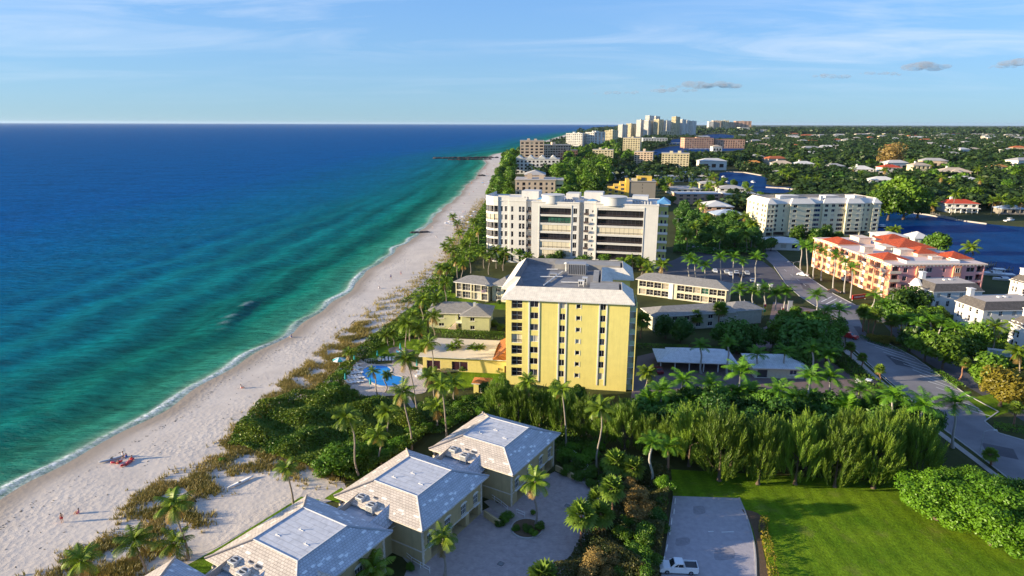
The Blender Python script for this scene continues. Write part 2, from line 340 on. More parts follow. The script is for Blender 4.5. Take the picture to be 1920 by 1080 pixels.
# the water colour turns darker and lighter in long bands along the shore
sxyz = nd(t, 'ShaderNodeSeparateXYZ'); ln(t, tcn.outputs['Object'], sxyz.inputs[0]); cmb = nd(t, 'ShaderNodeCombineXYZ'); ln(t, at.outputs['Fac'], cmb.inputs[0])
ym = nd(t, 'ShaderNodeMath', operation='MULTIPLY'); ln(t, sxyz.outputs[1], ym.inputs[0]); ym.inputs[1].default_value = 0.05; ln(t, ym.outputs[0], cmb.inputs[1])
nband = nd(t, 'ShaderNodeTexNoise', Scale=0.062, Detail=3.0, Roughness=0.5, Distortion=0.0); ln(t, cmb.outputs[0], nband.inputs['Vector'])
mband = nd(t, 'ShaderNodeMapRange'); mband.inputs[1].default_value = 0.35; mband.inputs[2].default_value = 0.65; mband.inputs[3].default_value = 0.62; mband.inputs[4].default_value = 1.3; ln(t, nband.outputs[0], mband.inputs[0])
sq = nd(t, 'ShaderNodeMath', operation='DIVIDE'); ln(t, ml.outputs[0], sq.inputs[0]); sq.inputs[1].default_value = 260.0; sq.use_clamp = True
rp = nd(t, 'ShaderNodeValToRGB'); els = rp.color_ramp.elements
SEA_RAMP = [(0.0, (0.20, 0.32, 0.21)), (0.02, (0.04, 0.27, 0.165)), (0.07, (0.005, 0.155, 0.105)), (0.2, (0.002, 0.145, 0.150)), (0.42, (0.001, 0.118, 0.210)), (0.8, (0.001, 0.098, 0.258)), (1.0, (0.001, 0.090, 0.270))]
els[0].position, els[0].color = 0, (*SEA_RAMP[0][1], 1); els[1].position, els[1].color = 1, (*SEA_RAMP[-1][1], 1)
for p_, c_ in SEA_RAMP[1:-1]: e = els.new(p_); e.color = (*c_, 1)
ln(t, sq.outputs[0], rp.inputs[0])
# ripple light and shade painted into the water as darker and lighter flecks
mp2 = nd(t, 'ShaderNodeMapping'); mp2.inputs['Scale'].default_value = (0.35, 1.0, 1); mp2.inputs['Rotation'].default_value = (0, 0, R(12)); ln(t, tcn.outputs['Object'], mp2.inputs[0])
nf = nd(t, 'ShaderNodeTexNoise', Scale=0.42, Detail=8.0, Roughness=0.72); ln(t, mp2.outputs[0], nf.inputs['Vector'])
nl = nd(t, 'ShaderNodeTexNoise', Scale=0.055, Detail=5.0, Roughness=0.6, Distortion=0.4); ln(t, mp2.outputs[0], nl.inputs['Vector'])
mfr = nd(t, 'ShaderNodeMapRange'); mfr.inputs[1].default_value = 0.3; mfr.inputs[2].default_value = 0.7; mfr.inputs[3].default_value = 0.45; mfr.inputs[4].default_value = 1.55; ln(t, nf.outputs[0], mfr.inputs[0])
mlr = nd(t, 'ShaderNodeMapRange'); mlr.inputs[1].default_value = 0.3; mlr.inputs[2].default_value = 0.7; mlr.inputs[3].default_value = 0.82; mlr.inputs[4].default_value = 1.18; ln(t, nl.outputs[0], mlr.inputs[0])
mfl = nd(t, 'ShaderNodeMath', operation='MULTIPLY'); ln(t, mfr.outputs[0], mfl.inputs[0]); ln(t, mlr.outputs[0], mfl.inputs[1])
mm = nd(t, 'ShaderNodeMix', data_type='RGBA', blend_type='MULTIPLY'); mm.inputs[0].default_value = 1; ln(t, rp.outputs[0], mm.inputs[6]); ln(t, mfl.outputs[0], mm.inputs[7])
mm0 = nd(t, 'ShaderNodeMix', data_type='RGBA', blend_type='MULTIPLY'); bf = nd(t, 'ShaderNodeMapRange'); bf.inputs[1].default_value = 30; bf.inputs[2].default_value = 110; bf.inputs[3].default_value = 1.0; bf.inputs[4].default_value = 0.12; ln(t, at.outputs['Fac'], bf.inputs[0]); ln(t, bf.outputs[0], mm0.inputs[0]); ln(t, mm.outputs[2], mm0.inputs[6]); ln(t, mband.outputs[0], mm0.inputs[7]); mm = mm0
fo = nd(t, 'ShaderNodeAttribute', attribute_name='foam'); nfo = nd(t, 'ShaderNodeTexNoise', Scale=0.9, Detail=8.0, Roughness=0.75); ln(t, tcn.outputs['Object'], nfo.inputs['Vector'])
fm = nd(t, 'ShaderNodeMapRange'); fm.inputs[1].default_value = 0.35; fm.inputs[2].default_value = 0.62; ln(t, nfo.outputs[0], fm.inputs[0])
fx = nd(t, 'ShaderNodeMath', operation='MULTIPLY'); fx.use_clamp = True; ln(t, fm.outputs[0], fx.inputs[0]); ln(t, fo.outputs['Fac'], fx.inputs[1])
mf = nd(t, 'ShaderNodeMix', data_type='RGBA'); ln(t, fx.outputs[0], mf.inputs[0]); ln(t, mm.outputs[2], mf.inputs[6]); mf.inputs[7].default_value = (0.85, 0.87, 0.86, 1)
nb = nd(t, 'ShaderNodeTexNoise', Scale=0.55, Detail=8.0, Roughness=0.65); ln(t, mp2.outputs[0], nb.inputs['Vector'])
bp = nd(t, 'ShaderNodeBump', Strength=1.0, Distance=1.1); ln(t, nb.outputs[0], bp.inputs['Height'])
def watersurf(t, col, nrm, k=0.05, rough=.25):
    b = t.nodes['Principled BSDF']; o = t.nodes['Material Output']; t.nodes.remove(b)
    d = nd(t, 'ShaderNodeBsdfDiffuse'); g_ = nd(t, 'ShaderNodeBsdfGlossy', Roughness=rough); g_.inputs[0].default_value = (.8, .9, 1, 1); mxs = nd(t, 'ShaderNodeMixShader'); mxs.inputs[0].default_value = k
    ln(t, col, d.inputs[0]); ln(t, nrm, d.inputs['Normal']); ln(t, nrm, g_.inputs['Normal']); ln(t, d.outputs[0], mxs.inputs[1]); ln(t, g_.outputs[0], mxs.inputs[2]); ln(t, mxs.outputs[0], o.inputs[0])
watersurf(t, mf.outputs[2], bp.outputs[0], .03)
SEA = m
me = npmesh('sea', V, Fq, [m], smooth=True)
a1 = me.attributes.new('offshore', 'FLOAT', 'POINT'); a1.data.foreach_set('value', Og.astype(np.float32).ravel())
fmv = np.clip(edge * 1.5 * (0.15 + 0.85 * (0.5 + 0.5 * np.sin(Yg / 17.0 + 1.2 * np.sin(Yg / 7)))) + crest * 0.8 * np.exp(-((o2 - 24.6) / .5) ** 2) * ((np.abs(Yg - 216) < 4) + .6 * (np.abs(Yg - 196) < 9)) + (0.25 + .35 * np.sin(Yg / 13.0) ** 2) * np.exp(-((Og + 0.8) / 1.6) ** 2) * (Yg < 2600), 0, 1.2)
a2 = me.attributes.new('foam', 'FLOAT', 'POINT'); a2.data.foreach_set('value', fmv.astype(np.float32).ravel())
tag(link('sea', me), kind='structure')
# ---- beach
ts = np.array([-0.22, -0.1, -0.04, 0, 0.03, 0.08, 0.15, 0.25, 0.4, 0.55, 0.7, 0.85, 1.0, 1.15])
Yb, Tb = np.meshgrid(ys[ys < 4500], ts, indexing='ij')
xs_, xv_ = xshore(Yb), xveg(Yb) + 2.0 * np.sin(Yb / 11) + 1.2 * np.sin(Yb / 4.7)
Xb = xs_ + Tb * (xv_ - xs_)
Zb = np.interp(Tb, [-0.22, -0.04, 0, 0.08, 0.2, 1.15], [-0.9, -0.2, -0.08, 0.03, 0.07, 0.07])
V = np.stack([Xb, Yb, Zb], -1).reshape(-1, 3); k_ = len(ts); n_ = Yb.shape[0]
ii = np.arange(n_ * k_).reshape(n_, k_)
Fq = np.stack([ii[:-1, :-1], ii[:-1, 1:], ii[1:, 1:], ii[1:, :-1]], -1).reshape(-1, 4)
def sandmat(name, wet):
    m = bpy.data.materials.new(name); m.use_nodes = True; t = m.node_tree; b = t.nodes['Principled BSDF']; b.inputs['Roughness'].default_value = 0.9; b.inputs['Specular IOR Level'].default_value = 0.15
    tcn = nd(t, 'ShaderNodeTexCoord')
    n1 = nd(t, 'ShaderNodeTexNoise', Scale=0.12, Detail=6.0, Roughness=0.6); ln(t, tcn.outputs['Object'], n1.inputs['Vector'])
    rp = nd(t, 'ShaderNodeValToRGB'); rp.color_ramp.elements[0].position = 0.3; rp.color_ramp.elements[1].position = 0.7
    rp.color_ramp.elements[0].color = (0.58, 0.50, 0.425, 1); rp.color_ramp.elements[1].color = (0.71, 0.615, 0.52, 1); ln(t, n1.outputs[0], rp.inputs[0]); out = rp.outputs[0]
    if wet:
        a = nd(t, 'ShaderNodeAttribute', attribute_name='wet')
        mx = nd(t, 'ShaderNodeMix', data_type='RGBA'); ln(t, a.outputs['Fac'], mx.inputs[0]); ln(t, out, mx.inputs[6]); mx.inputs[7].default_value = (0.33, 0.265, 0.205, 1); out = mx.outputs[2]
    ln(t, out, b.inputs['Base Color'])
    v = nd(t, 'ShaderNodeTexVoronoi', Scale=1.05); ln(t, tcn.outputs['Object'], v.inputs['Vector'])
    n2 = nd(t, 'ShaderNodeTexNoise', Scale=1.9, Detail=8.0, Roughness=0.75); ln(t, tcn.outputs['Object'], n2.inputs['Vector'])
    ad = nd(t, 'ShaderNodeMath', operation='ADD'); ln(t, v.outputs['Distance'], ad.inputs[0]); ln(t, n2.outputs[0], ad.inputs[1])
    bp = nd(t, 'ShaderNodeBump', Strength=0.4, Distance=0.20); nq = nd(t, 'ShaderNodeTexNoise', Scale=0.07, Detail=3.0); ln(t, tcn.outputs['Object'], nq.inputs['Vector']); mq = nd(t, 'ShaderNodeMapRange'); mq.inputs[1].default_value = .35; mq.inputs[2].default_value = .6; mq.inputs[3].default_value = .15; ln(t, nq.outputs[0], mq.inputs[0]); mu = nd(t, 'ShaderNodeMath', operation='MULTIPLY'); ln(t, ad.outputs[0], mu.inputs[0]); ln(t, mq.outputs[0], mu.inputs[1]); ln(t, mu.outputs[0], bp.inputs['Height']); ln(t, bp.outputs[0], b.inputs['Normal'])
    return m
me = npmesh('beach', V, Fq, [sandmat('beach_sand', True)], smooth=True)
aw = me.attributes.new('wet', 'FLOAT', 'POINT'); aw.data.foreach_set('value', np.interp(Tb * (xv_ - xs_), [-9, 0, 3.0, 4.5, 7.5], [1, 1, 0.9, .5, 0]).astype(np.float32).ravel())
tag(link('beach', me), kind='structure')
SAND = sandmat('path_sand', False)
# ---- land to the horizon
yl = np.concatenate([[-400.0], np.arange(0, 1100, 20.0), np.arange(1100, 2600, 60.0), [3000, 4000, 6000, 9000, 14000, 22000, 42000]])
pts = [(float(xshore(y) + 0.55 * (xveg(y) - xshore(y))), float(y)) for y in yl] + [(60000, 42000), (60000, -400)]
LAND = mat('ground_cover', (0.045, 0.050, 0.018), 0.95, col2=(0.085, 0.095, 0.03), scale=0.06, det=9.0, bump=0.25, bscale=0.5, spec=0.1)
sheet('ground', pts, 0.0, LAND)
LAWN = mat('lawn_grass', (0.080, 0.165, 0.006), 0.9, col2=(0.180, 0.275, 0.012), scale=0.13, det=9.0, bump=0.12, bscale=2.6, spec=0.1)
t = LAWN.node_tree; b = t.nodes['Principled BSDF']; src = b.inputs['Base Color'].links[0].from_socket; tcn = nd(t, 'ShaderNodeTexCoord')
n9 = nd(t, 'ShaderNodeTexNoise', Scale=1.7, Detail=9.0, Roughness=0.75); ln(t, tcn.outputs['Object'], n9.inputs['Vector']); r9 = nd(t, 'ShaderNodeMapRange'); r9.inputs[1].default_value = .3; r9.inputs[2].default_value = .7; r9.inputs[3].default_value = .55; r9.inputs[4].default_value = 1.4; ln(t, n9.outputs[0], r9.inputs[0])
wv = nd(t, 'ShaderNodeTexWave', Scale=0.11, Distortion=1.2, Detail=2.0); wv.inputs['Detail Scale'].default_value = .6; ln(t, tcn.outputs['Object'], wv.inputs['Vector']); r8 = nd(t, 'ShaderNodeMapRange'); r8.inputs[3].default_value = .86; r8.inputs[4].default_value = 1.1; ln(t, wv.outputs['Fac'], r8.inputs[0])
m9 = nd(t, 'ShaderNodeMath', operation='MULTIPLY'); ln(t, r9.outputs[0], m9.inputs[0]); ln(t, r8.outputs[0], m9.inputs[1])
n7 = nd(t, 'ShaderNodeTexNoise', Scale=0.22, Detail=5.0, Roughness=0.6); ln(t, tcn.outputs['Object'], n7.inputs['Vector']); r7 = nd(t, 'ShaderNodeMapRange'); r7.inputs[1].default_value = .56; r7.inputs[2].default_value = .74; r7.inputs[4].default_value = .6; ln(t, n7.outputs[0], r7.inputs[0])
x9 = nd(t, 'ShaderNodeMix', data_type='RGBA', blend_type='MULTIPLY'); x9.inputs[0].default_value = 1; ln(t, src, x9.inputs[6]); ln(t, m9.outputs[0], x9.inputs[7])
x7 = nd(t, 'ShaderNodeMix', data_type='RGBA'); ln(t, r7.outputs[0], x7.inputs[0]); ln(t, x9.outputs[2], x7.inputs[6]); x7.inputs[7].default_value = (.20, .19, .05, 1); ln(t, x7.outputs[2], b.inputs['Base Color'])
ASPH = mat('asphalt', (0.165, 0.155, 0.165), 0.85, col2=(0.28, 0.265, 0.27), scale=0.11, det=10.0, bump=0.02, spec=0.25)
ASPHD = mat('dark_asphalt', (0.085, 0.08, 0.09), 0.85, col2=(0.12, 0.113, 0.12), scale=0.2, det=10.0, bump=0.02, spec=0.25)
PAVER = tilemat('driveway_pavers', (0.52, 0.44, 0.42), (0.45, 0.37, 0.36), (0.35, 0.29, 0.28), 0.42, 0.21, bump=0.02, rough=0.85)
LOT = mat('gravelly_lot', (0.36, 0.33, 0.35), 0.9, col2=(0.47, 0.43, 0.45), scale=1.1, det=12.0, bump=0.03, spec=0.2)
CONC = mat('pale_concrete', (0.42, 0.37, 0.33), 0.85, scale=0.6, bump=0.01)
DECK = tilemat('pool_deck_pavers', (0.62, 0.52, 0.45), (0.57, 0.47, 0.40), (0.47, 0.39, 0.33), 0.8, 0.8, bump=0.008, rough=0.85)
PAINT = mat('road_paint', (0.72, 0.72, 0.70), 0.7, var=0.15, scale=1.2)
KERB = mat('kerb_concrete', (0.42, 0.40, 0.38), 0.85, scale=1.0)
def kerb(name, line, w=0.25, h=0.13, m=None):
    mb = MB(); line = [Vector(p) for p in line]
    for a, b_ in zip(line[:-1], line[1:]):
        d = (b_ - a); L = d.length
        if L < 0.05: continue
        n = Vector((-d.y, d.x)) / L * w / 2
        mb.prism([tuple(a - n), tuple(b_ - n), tuple(b_ + n), tuple(a + n)], 0.0, h, 0, False)
    return tag(mb.build(name, m or KERB), kind='structure')
def stripes(name, segs, w=0.14, z=0.022, m=None):
    mb = MB()
    for a, b_ in segs:
        a, b_ = Vector(a), Vector(b_); d = b_ - a; n = Vector((-d.y, d.x)) / max(d.length, .01) * w / 2
        mb.face([(*(a - n), z), (*(b_ - n), z), (*(b_ + n), z), (*(a + n), z)])
    return tag(mb.build(name, m or PAINT), kind='structure')
# sand paths among the dune plants
sheet('sand_path', smoothline(PP([(345, 1010), (395, 945), (430, 885), (475, 878), (520, 880), (575, 885), (640, 912), (650, 925), (600, 940), (560, 955), (480, 985), (400, 1030), (350, 1045)]), 3), 0.102, SAND)
sheet('sand_path', PP([(30, 1100), (125, 1040), (195, 1000), (250, 915), (330, 880), (390, 855), (480, 868), (560, 866), (645, 905), (655, 930), (560, 958), (400, 1035), (345, 1066), (310, 1110)]), 0.0725, SAND)
for i_, q_ in enumerate(([(225, 968), (262, 918), (310, 898), (355, 925), (395, 950), (388, 995), (330, 1012), (245, 1008)], [(280, 912), (330, 882), (400, 872), (462, 886), (468, 908), (420, 928), (350, 934)], [(40, 1095), (125, 1035), (195, 1000), (300, 1012), (340, 1050), (310, 1100)], [(378, 866), (430, 832), (505, 845), (560, 868), (645, 908), (605, 918), (520, 890), (420, 878)], [(462, 774), (530, 712), (590, 668), (640, 622), (690, 590), (712, 615), (668, 682), (636, 716), (604, 738), (500, 762)], [(640, 625), (700, 572), (760, 530), (800, 502), (830, 476), (850, 438), (880, 398), (908, 364), (910, 402), (874, 462), (842, 522), (788, 572), (720, 620)])):
    sheet('sand_path', smoothline(PP(q_ + q_[:1]), 3)[:-1], 0.0765 + .004 * i_, SAND)
sheet('sand_path', smoothline(PP([(500, 740), (590, 737), (600, 742), (560, 748), (505, 752)]), 3), 0.106, SAND)
# road
ROADL = PP([(1380, 428), (1428, 478), (1450, 498), (1473, 532), (1500, 556), (1580, 606), (1587, 640), (1635, 687), (1692, 735), (1752, 792), (1830, 850), (1900, 905), (2050, 1010)])
ROADR = PP([(2080, 880), (1920, 826), (1872, 812), (1846, 790), (1872, 772), (1812, 740), (1716, 671), (1660, 641), (1625, 634), (1612, 600), (1604, 572), (1565, 552), (1524, 525), (1484, 494), (1462, 476), (1410, 428)])
sheet('road', ROADL + ROADR, 0.012, ASPH)
for q_ in ([(1660, 665), (1690, 672), (1712, 690), (1680, 684)], [(1745, 742), (1790, 752), (1800, 768), (1756, 760)], [(1600, 612), (1612, 612), (1628, 628), (1612, 630)], [(1840, 830), (1900, 842), (1910, 862), (1850, 850)], [(1500, 530), (1516, 534), (1524, 546), (1506, 542)]): sheet('road_patch', PP(q_), 0.0165, ASPHD)
for q_ in ([(1300, 950), (1318, 949), (1322, 962), (1302, 964)], [(1340, 1030), (1372, 1028), (1376, 1046), (1342, 1050)], [(1268, 1010), (1290, 1008), (1292, 1020), (1268, 1023)]): sheet('oil_stain', smoothline(PP(q_ + q_[:1]), 5)[:-1], 0.0242, mat('stained_lot', (.25, .23, .245), .8, col2=(.36, .33, .35), scale=1.6, det=8))
sheet('side_road', PP([(1650, 600), (1668, 598), (1730, 640), (1800, 690), (1860, 730), (1990, 800), (1960, 815), (1836, 738), (1770, 700), (1700, 655)]), 0.008, ASPHD)
sheet('side_road', PP([(1590, 592), (1604, 572), (1650, 575), (1730, 612), (1715, 625), (1640, 600)]), 0.016, ASPH)
kerb('kerb', ROADL[2:6]); kerb('kerb', ROADL[6:]); kerb('kerb', ROADR[1:8]); kerb('kerb', ROADR[10:])
sheet('pavement', [*PP([(1590, 655), (1638, 700), (1700, 752), (1760, 806), (1840, 866), (1910, 920)]), *PP([(1895, 918), (1828, 866), (1748, 806), (1690, 752), (1626, 700), (1580, 658)])], 0.05, CONC)
segs = []
for a, b_ in [((1623, 641), (1696, 664)), ((1640, 650), (1716, 675)), ((1656, 660), (1738, 687)), ((1670, 670), (1754, 697)), ((1694, 682), (1768, 708)), ((1711, 693), (1784, 720)), ((1724, 703), (1786, 727)), ((1740, 715), (1806, 736)), ((1755, 726), (1815, 748)), ((1790, 748), (1836, 766)), ((1800, 757), (1842, 772)), ((1812, 768), (1860, 781))]:
    segs.append((P(*a), P(*b_)))
stripes('parking_lines', segs, 0.2)
stripes('road_edge_line', list(zip(*(lambda l: (l[:-1], l[1:]))(PP([(1600, 660), (1645, 699), (1690, 738), (1738, 782)])))), 0.16)
stripes('crossing_lines', [(P(1560 + 9 * k, 556 + 4 * k), P(1540 + 9 * k, 566 + 4 * k)) for k in range(5)], 0.4)
stripes('lane_lines', [(P(1470 + 12 * k, 505 + 9 * k), P(1475 + 12 * k, 509 + 9 * k)) for k in range(6)], 0.18)
# shared parking north of the tower, drives, courts
sheet('car_park', PP([(1262, 488), (1300, 470), (1430, 490), (1452, 506), (1472, 533), (1440, 545), (1370, 550), (1300, 536), (1225, 530), (1225, 500)]), 0.006, ASPHD)
sheet('car_park', PP([(1195, 668), (1230, 660), (1540, 668), (1600, 705), (1668, 752), (1640, 790), (1180, 765)]), 0.006, mat('red_brown_paving', (0.20, 0.145, 0.135), 0.85, scale=0.3, det=9.0))
sheet('driveway', PP([(1450, 566), (1580, 590), (1585, 650), (1560, 665), (1400, 655), (1380, 640), (1440, 610)]), 0.010, mat('rose_paving', (0.235, 0.165, 0.155), 0.85, scale=0.3, det=9.0))
sheet('driveway', PP([(1040, 884), (1062, 894), (1090, 904), (1126, 905), (1130, 930), (1118, 985), (1095, 1015), (1078, 1050), (1062, 1110), (740, 1125), (770, 1050), (800, 1030), (900, 960), (960, 930)]), 0.01, PAVER)
LOTP = PP([(1262, 930), (1386, 934)]) + smoothline(PP([(1386, 934), (1400, 968), (1412, 1010), (1417, 1050), (1418, 1120)]), 3)[1:] + PP([(1234, 1120)])
sheet('car_park', LOTP, 0.02, LOT)
kerb('kerb', [(x, y) for x, y in LOTP[1:-1]], 0.2, 0.12)
sheet('lawn', PP([(1258, 880), (1700, 905), (1760, 900), (2000, 1000), (2000, 1180), (1380, 1160), (1418, 1120), (1386, 934), (1262, 930)]), 0.012, LAWN)
sheet('planting_bed', smoothline(PP([(1390, 955), (1420, 962), (1436, 985), (1428, 1015), (1445, 1100), (1420, 1100), (1416, 1010), (1402, 970)]), 3), 0.03, mat('brown_mulch', (0.13, 0.085, 0.05), 0.95, scale=2, bump=0.04))
sheet('lawn', smoothline(PP([(690, 672), (705, 652), (745, 638), (790, 636), (812, 641), (795, 660), (770, 665), (735, 668), (700, 676)]), 3), 0.02, LAWN)
sheet('lawn', PP([(815, 715), (860, 697), (930, 693), (946, 700), (948, 716), (870, 728), (820, 735)]), 0.02, LAWN)
sheet('lawn', PP([(345, 1064), (420, 1022), (565, 932), (600, 938), (520, 990), (420, 1062), (395, 1085)]), 0.112, LAWN)
sheet('lawn', PP([(608, 936), (640, 915), (655, 930), (640, 945)]), 0.112, LAWN)
sheet('lawn', PP([(832, 563), (880, 575), (950, 582), (950, 566), (905, 570), (850, 549), (832, 550)]), 0.02, LAWN)
sheet('lawn', PP([(1812, 748), (1846, 775), (1850, 786), (1900, 770), (1960, 760), (1900, 730)]), 0.02, LAWN)
sheet('lawn', PP([(1000, 1110), (1075, 1040), (1150, 905), (1262, 890), (1237, 1110)]), 0.008, mat('leaf_litter', (0.07, 0.06, 0.025), 0.95, scale=0.6, bump=0.1))
# pool terrace and garden path
sheet('pool_deck', smoothline(PP([(636, 692), (640, 678), (668, 668), (690, 682), (735, 682), (770, 678), (800, 690), (800, 715), (798, 735), (770, 740), (730, 742), (700, 744), (660, 740), (645, 725), (636, 692)]), 3), 0.035, DECK)
sheet('pool_deck', smoothline(PP([(735, 668), (728, 655), (745, 650), (765, 655), (778, 658), (760, 668), (750, 684), (735, 684)]), 3), 0.03, mat('grey_paving', (0.24, 0.2, 0.18), 0.85))
sheet('garden_path', PP([(757, 745), (768, 742), (782, 768), (775, 772)]), 0.04, CONC)
sheet('garden_path', PP([(795, 690), (900, 687), (945, 684), (945, 690), (880, 694), (820, 700), (797, 704)]), 0.03, CONC)
sheet('terrace', PP([(800, 686), (855, 686), (860, 696), (800, 700)]), 0.04, mat('sand_terrace', (0.5, 0.4, 0.27), 0.85))
# ---- lagoon and canals
m = mat('lagoon_water', (0.003, 0.032, 0.12), 0.3, col2=(0.005, 0.060, 0.20), scale=0.05, bump=0.35, bscale=0.5, spec=0.08, det=6.0)
t = m.node_tree; b = t.nodes['Principled BSDF']; watersurf(t, b.inputs['Base Color'].links[0].from_socket, b.inputs['Normal'].links[0].from_socket, .06, .2)
BAY1 = smoothline(PP([(1642, 392), (1690, 396), (1740, 402), (1790, 412), (1850, 420), (1920, 426), (2060, 440), (2400, 520), (2200, 640), (1985, 560), (1900, 528), (1838, 505), (1830, 492), (1760, 470), (1700, 452), (1640, 438), (1636, 420)]), 2)
BAY2 = smoothline(PP([(1350, 324), (1376, 322), (1414, 328), (1440, 334), (1436, 346), (1470, 350), (1500, 352), (1470, 362), (1420, 360), (1380, 350), (1348, 338)]), 2)
BAY3 = smoothline(PP([(1218, 290), (1222, 283), (1250, 276), (1290, 272), (1310, 275), (1400, 277), (1385, 282), (1330, 284), (1290, 285), (1244, 291), (1232, 296)]), 2)
BAY4 = PP([(1255, 270), (1257, 262), (1272, 260), (1280, 264), (1275, 271)])
BAY5 = PP([(1312, 259), (1318, 253), (1350, 251), (1378, 254), (1380, 258), (1340, 259.5)])
BAYS = [BAY1, BAY2, BAY3, BAY4, BAY5]
for q in BAYS: sheet('lagoon', q, 0.03, m)
# ---- air
hb = MB(); hb.box(-70000, -500, -3, 75000, 60000, 128)
hm = bpy.data.materials.new('haze'); hm.use_nodes = True; t = hm.node_tree; t.nodes.clear()
pv = nd(t, 'ShaderNodeVolumePrincipled', Density=HAZE_D if 'HAZE_D' in globals() else 0.000013); pv.inputs['Color'].default_value = (0.62, 0.78, 1.0, 1); pv.inputs['Anisotropy'].default_value = 0.2
o = nd(t, 'ShaderNodeOutputMaterial'); ln(t, pv.outputs[0], o.inputs['Volume'])
tag(hb.build('haze', hm), kind='stuff')
# ================================================================== BUILDINGS
GL = mat('window_glass', (0.022, 0.020, 0.026), 0.12, var=0.5, scale=0.35, spec=0.5)
GLB = mat('blue_glass', (0.03, 0.05, 0.10), 0.1, var=0.4, scale=0.4, spec=0.6)
GLG = mat('green_glass', (0.03, 0.10, 0.07), 0.12, var=0.5, scale=0.4, spec=0.5)
CURT = mat('curtained_pane', (0.32, 0.27, 0.20), 0.5, var=0.25, scale=1.2)
CURT2 = mat('drawn_blind', (0.50, 0.46, 0.38), 0.5, var=0.1, scale=1.0)
GL2 = mat('bright_glass', (0.07, 0.07, 0.08), 0.15, var=0.6, scale=0.8, spec=0.5)
SHUT = mat('storm_shutter', (0.66, 0.58, 0.42), 0.6, var=0.06)
WHITE = mat('white_trim', (0.78, 0.75, 0.70), 0.6, var=0.05, scale=0.8)
RAIL = mat('bronze_rail', (0.10, 0.07, 0.06), 0.4, spec=0.5)
DARKM = mat('dark_metal', (0.05, 0.05, 0.055), 0.5, spec=0.5)
GREY = mat('grey_metal', (0.36, 0.36, 0.37), 0.55, var=0.15, scale=3, spec=0.4)
GREYL = mat('pale_grey_metal', (0.55, 0.54, 0.52), 0.55, var=0.12, scale=3, spec=0.4)
_wm = {}
def winmesh(w, h, nx=2, ny=1, rec=0.2, kind='win', glass=None, frame=None, fr=0.07):
    glass = glass or GL; frame = frame or WHITE
    key = (round(w, 2), round(h, 2), nx, ny, rec, kind, glass.name, frame.name)
    if key in _wm: return _wm[key]
    mb = MB(); e = 0.012; r = rec - 0.004
    if kind == 'shut':                                   # corrugated storm shutters drawn across the opening, rail below
        n = max(3, int(w / 1.9))
        for i in range(n):
            a, b_ = w * i / n, w * (i + 1) / n
            mb.box(a + 0.05, r - 0.09 - 0.02 * (i % 2), -e, b_ - 0.05, r, h + e, 1, False)
        mb.box(-e, r - 0.03, -e, w + e, r + 0.02, h + e, 2, False)
        mb.box(-e, 0.05, 0.0, w + e, 0.10, 0.12, 0); mb.box(-e, 0.05, 0.8, w + e, 0.11, 0.88, 3)
        for i in range(int(w / 0.5)): mb.box(0.25 + i * 0.5, 0.06, 0.1, 0.29 + i * 0.5, 0.10, 0.82, 3, False)
    elif kind == 'log':                                  # open loggia: deep glazed back, posts, balustrade
        mb.face([(-e, r, -e), (w + e, r, -e), (w + e, r, h + e), (-e, r, h + e)], 1)
        for i in range(1, max(2, nx)): x = w * i / nx; mb.box(x - 0.05, r - 0.08, 0, x + 0.05, r - 0.01, h, 0 if ny > 1 else 2, False)
        mb.box(0.0, 0.06, 0.85, w, 0.13, 0.95, 3)
        for i in range(int(w / 0.45)): mb.box(0.2 + i * 0.45, 0.07, 0.0, 0.25 + i * 0.45, 0.11, 0.86, 3, False)
        mb.box(-e, 0.0, -e, w + e, r, 0.03, 0, False)
    else:
        mb.face([(-e, r, -e), (w + e, r, -e), (w + e, r, h + e), (-e, r, h + e)], 1)
        a = r - 0.07
        mb.box(-e, a, -e, fr, r - 0.005, h + e, 0); mb.box(w - fr, a, -e, w + e, r - 0.005, h + e, 0)
        mb.box(fr, a, -e, w - fr, r - 0.005, fr, 0); mb.box(fr, a, h - fr, w - fr, r - 0.005, h + e, 0)
        for i in range(1, nx): x = w * i / nx; mb.box(x - fr * .4, a + 0.01, fr, x + fr * .4, r - 0.006, h - fr, 0, False)
        for i in range(1, ny): z = h * i / ny; mb.box(fr, a + 0.015, z - fr * .35, w - fr, r - 0.007, z + fr * .35, 0, False)
        if 'sill' in kind: mb.box(-0.12, -0.16 if kind == 'sill' else -0.34, -0.14, w + 0.12, a - 0.01, -0.015, 0)
        if 'awn' in kind: mb.box(-0.1, -0.3, h + 0.05, w + 0.1, -0.003, h + 0.12, 0)
        if 'arch' in kind:
            mb.idx([(w / 2 + (w / 2 + 0.14) * math.cos(math.pi * i / 8), -0.05, h + 0.02 + 0.42 * math.sin(math.pi * i / 8)) for i in range(9)] + [(w / 2 + (w / 2 + 0.14) * math.cos(math.pi * i / 8), 0.0, h + 0.02 + 0.42 * math.sin(math.pi * i / 8)) for i in range(9)],
                   [tuple(range(9))[::-1]] + [(i, i + 1, i + 10, i + 9) for i in range(8)], 0, False)
    me = mb.mesh('window', [frame, glass, DARKM, RAIL]); _wm[key] = me
    return me
